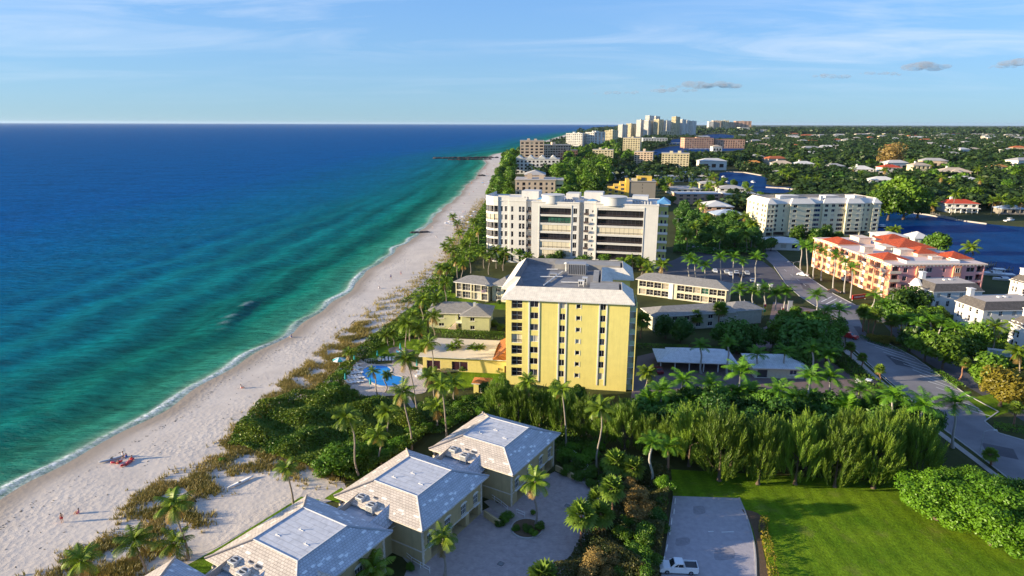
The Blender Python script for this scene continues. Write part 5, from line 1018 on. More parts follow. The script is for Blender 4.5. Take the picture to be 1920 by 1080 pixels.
for lb, a, c, yb, h, D, rm, wm_, hip, an in LOWS:
    L, Rr = P(a, yb), P(c, yb); W_ = math.dist(L, Rr)
    b = Bld('low_house', lb, 'house', L, R(an), W_, D, h, wm_); nf = 3 if h > 7 else 2 if h > 5 else 1; n = max(3, int(W_ / 5)); cw = W_ / n
    b.rect({'F': [dict(box=(cw * (k + .25), cw * (k + .75), h / nf * (q + .25), h / nf * (q + .78)), rec=.4, nx=2) for k in range(n) for q in range(nf)], 'L': [dict(box=(D * .3, D * .6, h / nf * (q + .3), h / nf * (q + .75)), rec=.3) for q in range(nf)]}); b.walls()
    mb = MB()
    if hip: mb.hip(0, 0, W_, D, h + .05, hip, .8, 0, 1)
    else: mb.box(-.6, -.6, h + .004, W_ + .6, D + .6, h + .45, 0)
    b.part('roof', mb, [rm, WHITE])
# houses across the lagoon (placed by their foot, width in metres)
HS = [
 ('white mansion with columns and red roof facing the lagoon', 1800, 398, 22, 12, 6.4, 'REDR', 'WFAR', 1), ('red roofed white house upper left of the lone big tree group', 1665, 312, 30, 20, 8, 'REDR', 'WFAR', 0),
 ('red roofed white house with chimney just below another red roof', 1672, 326, 34, 20, 8, 'REDR', 'WFAR', 1), ('wide house with white steep roof and red ridge', 1616, 326, 36, 24, 6, 'ROOFW', 'WFAR', 1),
 ('tan two storey house with tall centre block and verandah', 1726, 328, 30, 18, 12, 'TANR', 'CREA', 1), ('long low tan roofed house below the white roofed one', 1640, 334, 44, 16, 5, 'TANR', 'TAN', 0),
 ('tan hip roofed villa right of the two storey house', 1788, 334, 44, 24, 8, 'TANR', 'TAN', 1), ('cream house with flat porch below the tan villa', 1808, 346, 30, 16, 5, 'ROOFW', 'CREA', 0),
 ('white modern house with stepped terraces left of the lagoon trees', 1652, 352, 22, 14, 8, 'ROOFW', 'WFAR', 0), ('red roofed house among palms at upper right', 1813, 304, 34, 20, 7, 'REDR', 'WFAR', 1),
 ('large orange roofed house behind the canal', 1412, 314, 44, 28, 5, 'ORR', 'TAN', 0), ('tan roofed house with white chimneys above the canal', 1465, 317, 38, 22, 8, 'TANR', 'WFAR', 1),
 ('pale roofed white house right of the tan house with chimneys', 1508, 318, 36, 20, 8, 'ROOFW', 'WFAR', 1), ('cream house half hidden in trees, upper middle', 1560, 302, 30, 18, 7, 'ROOFG', 'CREA', 0),
 ('grey roofed house right of the canal mouth', 1457, 333, 20, 14, 6, 'ROOFG', 'CREA', 0), ('white roofed house before the canal bend', 1394, 300, 30, 20, 5, 'ROOFW', 'WFAR', 1),
 ('white two storey house behind the large orange roof', 1438, 293, 28, 20, 7, 'ROOFW', 'WFAR', 0), ('grey roofed house in trees right of the pale roofed white one', 1570, 320, 34, 20, 6, 'ROOFG', 'DUSK', 0),
 ('tan roofed house left of the big brown tree', 1538, 309, 30, 18, 6, 'TANR', 'TAN', 0), ('dark brown roofed house right of the big brown tree', 1760, 306, 32, 20, 6, 'BRN', 'SALM', 0),
 ('white walled house with grey roof right of the red one', 1852, 306, 36, 22, 6, 'ROOFG', 'WFAR', 1), ('house at the far right edge above the palms', 1912, 312, 30, 20, 6, 'ROOFW', 'WFAR', 0),
 ('long white roof seen among the trees above the mansion', 1700, 356, 26, 12, 4, 'ROOFW', 'WFAR', 0), ('grey boathouse at the right end of the lagoon shore', 1898, 402, 16, 10, 4, 'BLR', 'DUSK', 0),
 ('salmon roofed house beyond the pale roofed white house', 1480, 302, 34, 22, 6, 'TANR', 'SALM', 0), ('tan roof between orange roof and canal', 1352, 297, 36, 24, 5, 'TANR', 'TAN', 0),
 ('white flat house beside the far canal trees', 1322, 296, 30, 18, 5, 'ROOFW', 'WFAR', 0), ('orange roofed house right of the grey roofed shore houses', 1880, 322, 30, 20, 6, 'ORR', 'CREA', 0)]
HOUSE_XY = []
for lb, px, py, W_, D, h, rn, wn_, ch in HS:
    if py < 345: W_, D = W_ * .72, D * .8
    G = P(px, py); an = R(random.uniform(-14, 10)); rm, wm_ = globals()[rn], globals()[wn_]
    b = Bld('waterside_house', lb, 'house', (G[0] - W_ / 2, G[1]), an, W_, D, h, wm_)
    nf = 2 if h > 5.5 else 1; n = max(3, int(W_ / 5)); cw = W_ / n
    b.rect({'F': [dict(box=(cw * (k + .25), cw * (k + .75), h / nf * (q + .25), h / nf * (q + .78)), rec=.5, nx=2) for k in range(n) for q in range(nf)]}); b.walls()
    mb = MB(); mb.hip(0, 0, W_, D, h + .05, min(W_, D) * .22, .9, 0, 1); b.part('roof', mb, [rm, WHITE])
    if W_ > 28: mb = MB(); mb.hip(W_ * .3, -D * .3, W_ * .62, D * .3, h * .96, min(W_, D) * .16, .8, 0, 1); b.part('porch_roof', mb, [rm, WHITE]); mb = MB(); mb.box(W_ * .3, -D * .3, 0, W_ * .62, -.004, h * .96 - .23); b.part('porch_wall', mb, [wm_])
    if ch: mb = MB(); mb.box(W_ * .25, D * .5, h, W_ * .25 + 1.6, D * .5 + 1.6, h + min(W_, D) * .22 + 1.6); b.part('chimney', mb, [WHITE])
    if 'columns' in lb:
        for k in range(6): mb = MB(); mb.tube([(1.5 + 3.8 * k, -3, 0), (1.5 + 3.8 * k, -3, 3.1)], .35, 8); b.part('column', mb, [WHITE])
        mb = MB(); mb.box(0, -3.5, 3.1, 22, -.004, 3.5); b.part('balcony', mb, [WHITE])
    HOUSE_XY.append((G[0], G[1] + D / 2, max(W_, D) * .75))
# scattered roofs farther off
r_ = random.Random(5); far_roofs = 0
for k in range(700):
    y = 900 + 3600 * r_.random() ** 1.3; x = y * r_.uniform(.28, .88)
    if any(inpoly(x, y, q) for q in BAYS) or any(math.hypot(x - a, y - c) < 60 for a, c, _ in HOUSE_XY): continue
    W_, D, h = r_.uniform(18, 40), r_.uniform(14, 24), r_.uniform(6, 10)
    if y > 2600: W_ *= 1.8
    rm = r_.choice([ROOFW, ROOFG, ROOFG, TANR, TERR, ROOFW, TANR, ROOFG]); wm_ = r_.choice([WFAR, WFAR, CREA, TAN])
    mb = MB(); mb.box(-W_ / 2, -D / 2, 0, W_ / 2, D / 2, h + 3, 1); o = mb.build('far_house', [rm, wm_], None, (x, y, 0), r_.uniform(-.3, .3))
    nm_ = {ROOFW: 'white', ROOFG: 'grey', TANR: 'tan', TERR: 'terracotta', REDR: 'bright red'}[rm]; tag(o, 'small distant house with %s roof among the far treetops' % nm_, 'house', 'distant houses with %s roofs' % nm_)
    mb = MB(); mb.hip(-W_ / 2, -D / 2, W_ / 2, D / 2, h + 3.05, 3.5, .8, 0, 0); mb.build('roof', [rm], o)
    mb = MB()
    for q in range(3): mb.box(-W_ / 2 + W_ * (.12 + .3 * q), -D / 2 - .12, h * .4, -W_ / 2 + W_ * (.28 + .3 * q), -D / 2 - .004, h * .8 + 1)
    tag(mb.build('windows', [GL], o), kind='stuff'); HOUSE_XY.append((x, y, W_ * .6)); far_roofs += 1
    if far_roofs >= 120: break
# ================================================================== VEGETATION
PALMG = foliage('palm_frond', (0.069, 0.137, 0.009), (0.196, 0.267, 0.016), 0.5, .22, .16)
PALMD = foliage('dead_frond', (0.20, 0.125, 0.03), (0.34, 0.22, 0.06), 0.8, .15, .25)
ROYG = foliage('royal_frond', (0.057, 0.163, 0.011), (0.149, 0.305, 0.018), 0.5, .2, .16)
SABG = foliage('sabal_fan', (0.108, 0.194, 0.025), (0.228, 0.322, 0.044), 0.7, .2, .16)
BROAD = foliage('broad_leaves', (0.038, 0.105, 0.009), (0.148, 0.254, 0.016), 0.22, .35, .16)
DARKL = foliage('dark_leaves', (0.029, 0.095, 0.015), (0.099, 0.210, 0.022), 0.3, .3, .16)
BRIGHT = foliage('bright_leaves', (0.055, 0.150, 0.007), (0.135, 0.265, 0.012), 0.35, .18, .16)
CASU = foliage('casuarina_spray', (0.095, 0.185, 0.022), (0.240, 0.340, 0.032), 0.35, .25, .12)
DRYL = foliage('dry_leaves', (0.20, 0.135, 0.035), (0.36, 0.24, 0.07), 0.9, .2, .16)
YELL = foliage('yellow_leaves', (0.14, 0.125, 0.012), (0.26, 0.20, 0.02), 0.5, .15, .16)
GRAPE = foliage('sea_grape', (0.046, 0.130, 0.007), (0.184, 0.234, 0.016), 0.16, .1, .16)
DUNEG = foliage('dune_grass', (0.22, 0.195, 0.035), (0.48, 0.35, 0.10), 0.22, .1, .16)
BARK = mat('palm_bark', (0.30, 0.25, 0.20), .9, var=.25, scale=2.0, stretch=(1, 1, 4), bump=.03)
BARKR = mat('reddish_bark', (0.30, 0.15, 0.09), .9, var=.25, scale=2, bump=.03)
BARKW = mat('pale_trunk', (0.40, 0.37, 0.33), .9, var=.12, scale=1.0)
BARKD = mat('brown_bark', (0.12, 0.085, 0.06), .95, var=.25, scale=2, bump=.04)
SHAFT = mat('green_crownshaft', (0.16, 0.24, 0.04), .6)
def rot2(n, a): return n
def frond_arr(rs, L, el, az, droop, nseg, npair, lw, ll, ud=0.35):
    """one feather frond: quads of leaflets hung either side of an arching rib"""
    s = np.linspace(0, 1, nseg); e = el - droop * s ** 1.3
    step = L / (nseg - 1); x = np.concatenate([[0], np.cumsum(np.cos(e[:-1]) * step)]); z = np.concatenate([[0], np.cumsum(np.sin(e[:-1]) * step)])
    vs = []; fs = []
    q = np.linspace(.14, 1, npair); px = np.interp(q, s, x); pz = np.interp(q, s, z); pe = np.interp(q, s, e)
    ca, sa = math.cos(az), math.sin(az)
    def W(a, b_, c): return (a * ca - b_ * sa, a * sa + b_ * ca, c)
    for i in range(npair):
        l = ll * (math.sin(math.pi * min(1, .18 + .78 * q[i])) ** .6) * rs.uniform(.85, 1.1)
        for sd in (-1, 1):
            fx = math.cos(pe[i]) * .55; fz = math.sin(pe[i]) * .55 - ud - .25 * rs.random()
            tip = (px[i] + fx * l, sd * l * .85, pz[i] + fz * l)
            dx, dz = math.cos(pe[i]) * lw, math.sin(pe[i]) * lw
            n = len(vs)
            vs += [W(px[i] - dx, 0, pz[i] - dz), W(px[i] + dx, 0, pz[i] + dz), W(tip[0] + dx * .35, tip[1], tip[2] + dz * .3), W(tip[0] - dx * .35, tip[1], tip[2] - dz * .3)]; fs.append((n, n + 1, n + 2, n + 3))
    n = len(vs); rw = .035
    for i in range(nseg - 1):
        n = len(vs); vs += [W(x[i], -rw, z[i]), W(x[i], rw, z[i]), W(x[i + 1], rw, z[i + 1]), W(x[i + 1], -rw, z[i + 1])]; fs.append((n, n + 1, n + 2, n + 3))
    return vs, fs
def palm_crown(kind, seed, low=False):
    rs = random.Random(seed); V = []; Fs = []; M = []
    def put(vs, fs, m=0):
        n = len(V); V.extend(vs); Fs.extend([tuple(i + n for i in f) for f in fs]); M.extend([m] * len(fs))
    if kind in ('coconut', 'royal', 'areca'):
        nf = {'coconut': rs.choice([15, 18, 22]), 'royal': 16, 'areca': 24}[kind]; npair = 16; nseg = 7
        if low: nf = int(nf * .7); npair = 6; nseg = 4
        dead = rs.choice([0, 1, 2, 3]) if kind == 'coconut' else 0
        for i in range(nf):
            k = i / nf; az = i * 2.39996 + rs.uniform(-.3, .3)
            if kind == 'coconut': el = R(78 - 105 * k + rs.uniform(-8, 8)); L = rs.uniform(2.5, 3.3); dr = R(rs.uniform(55, 85)); ud = .45
            elif kind == 'royal': el = R(82 - 80 * k + rs.uniform(-6, 6)); L = rs.uniform(2.9, 3.6); dr = R(rs.uniform(60, 95)); ud = .15
            else: el = R(86 - 55 * k + rs.uniform(-6, 6)); L = rs.uniform(2.4, 3.2); dr = R(rs.uniform(50, 80)); ud = .2
            d = i >= nf - dead
            if d: el = R(-48); dr = R(38); L *= .85
            put(*frond_arr(rs, L, el, az, dr, nseg, npair, .085 if not low else .22, .95 if kind != 'royal' else 1.0, ud), 1 if d else 0)
    else:
        nf = 34 if not low else 18
        for i in range(nf):
            az = i * 2.39996; el = R(85 - 130 * i / nf + rs.uniform(-8, 8)); c = np.array([math.cos(az) * math.cos(el), math.sin(az) * math.cos(el), math.sin(el)])
            side = np.cross(c, [0, 0, 1.0]); side /= max(np.linalg.norm(side), .01); up = np.cross(side, c); p = c * rs.uniform(.5, .75); r = rs.uniform(.75, .95)
            nb = 9 if not low else 5; vs = []; fs = []
            for j in range(nb):
                a = R(-105 + 210 * j / (nb - 1)); d = c * math.cos(a) + side * math.sin(a); w = side * math.cos(a) - c * math.sin(a)
                t = p + d * r + np.array([0, 0, -.22 * r]) * (1 if el < .5 else .4); n = len(vs)
                vs += [tuple(p - w * .02), tuple(p + d * r * .55 + w * .12), tuple(t), tuple(p + d * r * .55 - w * .12)]; fs.append((n, n + 1, n + 2, n + 3))
            put(vs, fs, 1 if (i > nf - 4 and rs.random() < .5) else 0)
    g = {'coconut': PALMG, 'royal': ROYG, 'areca': ROYG, 'sabal': SABG}[kind]
    return npmesh('crown', np.array(V), np.array(Fs), [g, PALMD], M)
PC = {k: [palm_crown(k, 10 + i) for i in range(5)] for k in ('coconut', 'royal', 'sabal', 'areca')}
PCL = {k: [palm_crown(k, 40 + i, True) for i in range(4)] for k in ('coconut', 'royal', 'sabal')}
def trunk_mesh(base, top, r0, r1, mats, bend=.0, n=7, shaft=0):
    mb = MB(); pts = []; rad = []
    L = Vector((top[0] - base[0], top[1] - base[1], top[2]))
    for i in range(n + 1):
        t = i / n; q = t * t * (.7) + t * .3
        pts.append((L.x * q + bend * math.sin(t * 2 * math.pi), L.y * q + bend * .5 * math.sin(t * 2 * math.pi), L.z * t)); rad.append(r0 + (r1 - r0) * t + (r0 * .5 * (1 - t * 6) if t < .16 else 0))
    mb.tube(pts, rad, 7, 0)
    if shaft: mb.tube([pts[-1], (pts[-1][0], pts[-1][1], pts[-1][2] + shaft)], [r1 * 1.15, r1 * .7], 7, 1)
    return mb.mesh('trunk', mats)
_cnt = [0]
def palm(kind, base, top, label, group=None, sc=1.0, bend=0.0, bark=None, low=False, crown_i=None):
    _cnt[0] += 1; i = _cnt[0]
    nm = {'coconut': 'coconut_palm', 'royal': 'royal_palm', 'sabal': 'sabal_palm', 'areca': 'areca_palm'}[kind]
    o = thing(nm, label, 'palm tree', (base[0], base[1], 0), 0, group)
    r0 = {'coconut': .17, 'royal': .26, 'sabal': .2, 'areca': .1}[kind]
    sh = .9 if kind == 'royal' else 0
    link('trunk', trunk_mesh(base, top, r0, r0 * .72, [bark or {'coconut': BARK, 'royal': BARKW, 'sabal': BARKR, 'areca': BARK}[kind], SHAFT], bend, 4 if low else 7, sh), o)
    rs = random.Random(i * 7 + 1); bank = PCL if low and kind in PCL else PC
    link('crown', bank[kind][crown_i if crown_i is not None else rs.randrange(len(bank[kind]))], o, (top[0] - base[0], top[1] - base[1], top[2] + sh - .05), rs.uniform(0, 6.28), sc * rs.uniform(.9, 1.1))
    return o
def cluster(kind, phrase, pts, sc=1.0, h=None, group=None, low=False, bark=None):
    """pts: (crown px, crown py, base px, base py) or (crown px, crown py) with height h"""
    pts = sorted(pts); n = len(pts)
    for i, p in enumerate(pts):
        if len(p) >= 4: base = P(p[2], p[3]); tx, tz = top_at(base, p[0], p[1]); top = (tx, base[1], tz)
        else: hh = (p[2] if len(p) == 3 else h) ; g = P(p[0], p[1], hh); top = (g[0], g[1], hh); base = (g[0] + random.uniform(-.8, .8), g[1] + random.uniform(-.3, .3))
        nm = {'coconut': 'coconut palm', 'royal': 'royal palm', 'sabal': 'stubby fan palm', 'areca': 'leafy clump palm'}[kind]
        o_ = ordl(i, n)
        palm(kind, base, top, '%s %s%s' % (nm, phrase, ', ' + o_ if o_ else ''), group or ('palms ' + phrase), sc, random.uniform(-.45, .45), bark, low)
cluster('coconut', 'on the dune beside the nearest villa', [(325, 945, 353, 1050), (328, 1017, 334, 1052), (252, 1015, 276, 1085), (152, 1050, 158, 1100)], 1.0)
cluster('coconut', 'with hanging dead fronds alone on the sand path', [(537, 878, 550, 946)], .85)
cluster('coconut', 'rising from the sea grape thicket behind the villas', [(650, 781, 674, 896), (707, 815, 716, 872), (724, 772, 730, 820)], .95)
cluster('coconut', 'with tall trunk between pool and villas', [(755, 735, 772, 843), (827, 722, 838, 822), (819, 762, 820, 800), (850, 718, 852, 752), (808, 705, 816, 748), (761, 672, 783, 778)], 1.0)
cluster('coconut', 'at the sea side of the pool house', [(804, 642, 816, 704), (794, 650, 798, 686), (785, 617, 787, 656)], .95)
cluster('coconut', 'standing against the pool house wall', [(847, 650, 861, 686), (859, 643, 866, 684), (885, 652, 892, 686), (899, 652, 896, 686)], .62)
cluster('coconut', 'at the edge of the kidney pool', [(699, 696, 708, 741), (726, 702, 722, 736)], .58)
cluster('coconut', 'on the dune beside the pool lawn', [(724, 627, 728, 648), (655, 660, 657, 680), (735, 622, 738, 648)], .8)
cluster('coconut', 'in front of the yellow tower wall', [(990, 715, 999, 796), (1053, 730, 1062, 838), (1126, 765, 1121, 890)], .95)
cluster('coconut', 'in the paved court before the villas', [(1004, 902, 1004, 985), (831, 1010, 834, 1080)], .92)
cluster('coconut', 'with upright fronds at the nearest villa entrance', [(700, 1064, 704, 1110)], 1.0)
cluster('sabal', 'among dry shrubs between court and car park', [(1154, 866, 1156, 902), (1186, 878, 1193, 911), (1147, 916, 1148, 988), (1123, 937, 1126, 962), (1090, 966, 1090, 1026), (1126, 964, 1133, 1008), (1019, 1084, 1019, 1110)], 1.75)
cluster('royal', 'with stout pale trunk above the dry shrubs', [(1222, 840, 1219, 914)], .95)
cluster('royal', 'smaller with red trunk beside the stout pale one', [(1253, 846, 1252, 894)], .8, bark=BARKR)
cluster('royal', 'reaching above the dark hedge behind the casuarina row', [(1280, 722, 9), (1388, 706, 11), (1519, 716, 11), (1556, 716, 11), (1673, 752, 10), (1789, 764, 1786, 840), (1240, 742, 8), (1330, 730, 8), (1460, 740, 9), (1610, 742, 9), (1730, 770, 9)], 1.15)
cluster('coconut', 'at the right foot of the yellow tower', [(1214, 698, 1209, 748)], .9)
cluster('royal', 'in dark shade beside the carports', [(1419, 672, 1419, 706), (1471, 667, 1467, 706), (1365, 650, 1363, 702), (1523, 660, 1523, 710), (1313, 655, 1314, 700), (1552, 672, 1551, 708)], .9)
cluster('sabal', 'beside the lower grey roofed apartment house', [(1350, 580, 1346, 614), (1305, 594, 1302, 616), (1205, 600, 1201, 634)], 1.9)
cluster('royal', 'along the north edge of the shaded car park', [(1292, 490, 1290, 532), (1303, 496, 1304, 534), (1322, 503, 1321, 536), (1351, 488, 1351, 534), (1376, 488, 1373, 535), (1392, 496, 1391, 536), (1419, 488, 1414, 537)], 1.15)
cluster('royal', 'in the row left of the road, near the flags', [(1388, 548, 1388, 580), (1411, 552, 1411, 584), (1434, 548, 1434, 580), (1473, 552, 1470, 580), (1455, 556, 1454, 582)], 1.2)
cluster('royal', 'tall beside the road before the pink building', [(1527, 470, 1525, 523), (1512, 466, 1513, 518), (1565, 484, 1562, 540), (1585, 496, 1583, 550), (1598, 508, 1595, 559), (1542, 476, 1540, 526), (1502, 462, 1501, 505)], 1.15)
cluster('royal', 'in shade at the driveway mouth left of the road', [(1531, 560, 1529, 606), (1573, 588, 1566, 634), (1550, 590, 1549, 630)], 1.15)
cluster('sabal', 'on the traffic island with dry grasses', [(1619, 584, 1618, 622), (1640, 590, 1637, 636), (1627, 588, 1628, 624), (1673, 602, 1669, 634), (1692, 594, 1688, 626)], 1.9)
cluster('coconut', 'before the nearest townhouses at the right edge', [(1866, 612, 1862, 664), (1908, 614, 1910, 650), (1908, 660, 1912, 700)], 1.2)
cluster('sabal', 'small on the road verge', [(1650, 692, 1649, 716), (1617, 670, 1617, 692), (1594, 650, 1596, 674), (1812, 680, 1799, 712), (1857, 852, 1858, 872), (1905, 765, 1900, 800)], 1.1)
cluster('coconut', 'on the lagoon side of the pink building', [(1820, 464, 1822, 500)], 1.5)
cluster('coconut', 'beside the lagoon behind the cream block end', [(1680, 430, 1680, 452), (1668, 432, 1668, 452)], 1.2)
cluster('royal', 'low in the row before the white townhouses', [(1640, 560, 5), (1655, 575, 5), (1720, 612, 5), (1745, 605, 5), (1765, 612, 5), (1790, 620, 5), (1815, 628, 5), (1838, 622, 6), (1700, 604, 4.5)], 1.0)
cluster('coconut', 'in the belt between beach and the grey roofed houses', [(835, 530), (818, 560), (826, 502), (848, 470), (872, 458), (862, 437), (880, 478), (845, 452), (835, 462), (812, 592), (762, 607), (772, 590), (792, 562), (855, 488), (868, 494), (840, 503)], 1.15, 8)
cluster('coconut', 'at the foot of the white tower', [(930, 470), (946, 474), (918, 480), (897, 432), (890, 415), (882, 442), (905, 470), (990, 482), (1185, 488), (1205, 492), (1217, 502), (1242, 495), (1170, 492)], 1.25, 8)
cluster('coconut', 'alone on the open beach before the white tower', [(849, 406, 852, 428), (857, 418, 858, 432)], 1.2)
cluster('coconut', 'on the mansion shore across the lagoon', [(1862, 376, 1858, 404), (1876, 374, 1872, 404), (1748, 384, 1748, 402), (1915, 378, 1912, 404), (1898, 380, 1899, 402)], 1.9, low=True)
cluster('coconut', 'in the canal garden left of the big white roof', [(1467, 322, 1467, 346), (1490, 324, 1490, 346), (1512, 336, 1512, 356), (1532, 338, 1532, 356), (1478, 328, 1479, 348)], 2.1, low=True)
cluster('coconut', 'in the green between white tower and cream block', [(1318, 388), (1310, 380), (1397, 407), (1325, 412), (1400, 440), (1350, 438), (1378, 432), (1412, 420), (1300, 425), (1290, 440)], 1.5, 9)
cluster('coconut', 'among the low white roofs of the land neck', [(1252, 336), (1258, 341), (1334, 334), (1340, 330), (1330, 350), (1404, 356), (1300, 345), (1232, 340), (1345, 345)], 1.9, 11, low=True)
# ---- leafy crowns
def leafcloud(seed, n, lobes, size, flat=.75, spread=.62, up=.25, rl=(.30, .52)):
    g = np.random.default_rng(seed)
    c = g.normal(size=(lobes, 3)); c /= np.linalg.norm(c, axis=1)[:, None]; c *= g.uniform(.25, spread, (lobes, 1)); c[:, 2] *= flat
    rr = g.uniform(*rl, lobes); k = g.integers(0, lobes, n)
    d = g.normal(size=(n, 3)); d /= np.linalg.norm(d, axis=1)[:, None]
    p = c[k] + d * (rr[k] * g.uniform(.62, 1.05, n) ** 1)[:, None] * np.array([1, 1, flat + .1])
    nn = d + g.normal(size=(n, 3)) * .55 + np.array([0, 0, up]); nn /= np.linalg.norm(nn, axis=1)[:, None]
    a = np.cross(nn, g.normal(size=(n, 3))); a /= np.linalg.norm(a, axis=1)[:, None]; b_ = np.cross(nn, a)
    s = size * g.uniform(.6, 1.3, n)[:, None]
    v = np.stack([p - a * s, p + b_ * s * .55, p + a * s, p - b_ * s * .55], 1).reshape(-1, 3)
    return v, np.arange(4 * n).reshape(n, 4)
def cloudmesh(name, m, *a, **k): v, f = leafcloud(*a, **k); return npmesh(name, v, f, [m])
TRUNK = trunk_mesh((0, 0), (.05, .03, 1.0), .07, .04, [BARKD])
CB = {}
def bank(key, m, n, lobes, size, cnt=4, **k):
    CB[key] = [cloudmesh('crown', m, 100 + i + hash(len(key)) % 50, n, lobes, size, **k) for i in range(cnt)]
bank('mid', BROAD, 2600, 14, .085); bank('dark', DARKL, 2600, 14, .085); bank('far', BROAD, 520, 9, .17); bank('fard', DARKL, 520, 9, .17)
bank('bright', BRIGHT, 26000, 60, .030, 3, spread=.85, rl=(.16, .30)); bank('shrub', BROAD, 5000, 14, .06, 3); bank('dry', DRYL, 2600, 14, .055, 3); bank('yel', YELL, 4000, 14, .065, 2); bank('brshrub', BRIGHT, 4000, 12, .065, 3)
def tree(kind, x, y, r, label, group=None, h=None, trunk=True, name=None, cat='tree', flat=1.0):
    _cnt[0] += 1; rs = random.Random(_cnt[0] * 13); h = h if h is not None else r * 1.25
    o = thing(name or {'tall': 'tall_tree', 'shore': 'shore_tree', 'garden': 'garden_tree', 'bushy': 'bushy_tree', 'far': 'distant_tree', 'dark': 'shade_tree'}.get(label.split()[0], 'broadleaf_tree'), label, cat, (x, y, 0), 0, group)
    if trunk: link('trunk', TRUNK, o, (0, 0, 0), rs.uniform(0, 6), (r * .8, r * .8, h))
    me = CB[kind][rs.randrange(len(CB[kind]))]
    c = link('crown', me, o, (0, 0, h), rs.uniform(0, 6.28), (r * rs.uniform(.95, 1.2), r * rs.uniform(.95, 1.2), r * flat * rs.uniform(.9, 1.1)))
    return o
def trees(kind, phrase, pts, noun='leafy tree', low=1.0, **k):
    pts = sorted(pts)
    for i, (px, py, rp) in enumerate(pts):          # crown centre on the picture, crown radius as seen
        g = P(px, py, 4.0); r = rp * math.hypot(g[0], g[1]) / F * 1.0; g = P(px, py, r * low)
        o_ = ordl(i, len(pts)); tree(kind, g[0], g[1], r, '%s %s%s' % (noun, phrase, ', ' + o_ if o_ else ''), 'trees ' + phrase, r * low, **k)
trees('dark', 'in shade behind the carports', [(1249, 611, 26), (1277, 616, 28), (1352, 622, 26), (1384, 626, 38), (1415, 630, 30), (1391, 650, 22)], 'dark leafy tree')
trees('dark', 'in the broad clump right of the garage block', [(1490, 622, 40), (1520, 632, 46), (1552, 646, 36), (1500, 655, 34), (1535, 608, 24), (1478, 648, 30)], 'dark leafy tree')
trees('mid', 'along the right roadside below the townhouses', [(1738, 645, 30), (1773, 655, 34), (1800, 640, 26), (1830, 630, 28), (1710, 632, 24), (1848, 690, 36)], 'leafy tree')
trees('yel', 'glowing yellow green beside the sunlit strip of road', [(1884, 718, 38), (1908, 735, 30)], 'dense tree')
trees('mid', 'between pink building and first townhouse', [(1690, 566, 26), (1715, 560, 28), (1742, 548, 22), (1672, 580, 22), (1706, 592, 26), (1740, 590, 22), (1760, 586, 18)], 'bushy tree')
trees('mid', 'with round crown on the lagoon bank behind the pink roofs', [(1758, 453, 21)], 'single tree')
trees('mid', 'at the foot of the cream waterside block', [(1497, 436, 19), (1530, 440, 17), (1551, 436, 16), (1447, 455, 15), (1570, 444, 12)], 'tree')
trees('mid', 'across the lagoon left of the mansion', [(1670, 378, 26), (1700, 372, 28), (1725, 376, 24), (1655, 372, 20), (1690, 350, 24)], 'dense dark tree')
trees('dry', 'with bare brownish crown standing tallest in the mainland trees', [(1674, 288, 17)], 'big tree')
trees('bright', 'at the bottom right corner of the lawn', [(1765, 928, 74), (1872, 968, 84), (1815, 915, 58), (1925, 940, 60)], 'bright leafy banyan', name='banyan_tree', flat=.8, low=.62)
def scatter(poly, n, rmin, seed):
    g = random.Random(seed); xs = [p[0] for p in poly]; ys_ = [p[1] for p in poly]; out = []; tries = 0
    while len(out) < n and tries < n * 60:
        tries += 1; x, y = g.uniform(min(xs), max(xs)), g.uniform(min(ys_), max(ys_))
        if not inpoly(x, y, poly) or any((x - a) ** 2 + (y - c) ** 2 < rmin ** 2 for a, c in out): continue
        out.append((x, y))
    return out
def grove(kind, phrase, pxpoly, n, rmin, r0, r1, seed, noun='tree', **k):
    q_ = sorted(scatter(PP(pxpoly), n, rmin, seed), key=lambda p: p[0] / p[1])
    for i, (x, y) in enumerate(q_): tree(kind, x, y, random.uniform(r0, r1), '%s %s, %s' % (noun, phrase, ordl(i, len(q_))), 'trees ' + phrase, **k)
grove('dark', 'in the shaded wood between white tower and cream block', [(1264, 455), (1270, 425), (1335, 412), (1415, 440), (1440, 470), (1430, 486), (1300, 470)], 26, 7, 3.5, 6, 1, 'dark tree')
grove('mid', 'of the green belt behind tan and golden buildings', [(1050, 395), (1046, 330), (1075, 318), (1126, 316), (1128, 350), (1126, 400)], 34, 13, 8, 13, 2, 'tall tree')
grove('far', 'around the condominiums by the channel', [(1060, 318), (1062, 290), (1150, 276), (1200, 300), (1215, 318), (1120, 322)], 40, 24, 8, 12, 3, 'far tree')
grove('mid', 'behind the beach left of the tan block', [(926, 350), (944, 328), (962, 335), (962, 394), (906, 398)], 22, 9, 5, 9, 4, 'shore tree')
grove('far', 'on the point by the beach resort', [(944, 316), (952, 302), (975, 300), (976, 314), (956, 330)], 16, 22, 9, 13, 5, 'shore tree')
grove('mid', 'between the low white roofs of the land neck', [(1225, 372), (1232, 345), (1400, 345), (1440, 372), (1360, 388), (1256, 400)], 15, 14, 3, 5, 6, 'garden tree')
grove('dark', 'right of the white tower end', [(1262, 440), (1266, 400), (1290, 398), (1300, 430), (1282, 470)], 10, 5, 3, 5, 21, 'dark tree')
grove('mid', 'between the grey roofed houses and the white tower', [(925, 520), (940, 490), (1010, 486), (1190, 498), (1230, 505), (1195, 525), (1000, 512)], 16, 7, 2.5, 4.5, 22, 'garden tree')
grove('mid', 'on the slope between first villa and yellow tower', [(905, 745), (945, 735), (1180, 770), (1190, 800), (1060, 800), (930, 775)], 14, 4, 1.6, 2.6, 23, 'bushy tree')
grove('mid', 'along the pavement between road and carport court', [(1420, 640), (1480, 600), (1580, 640), (1560, 664), (1440, 660)], 8, 7, 3, 4.5, 24, 'leafy tree')
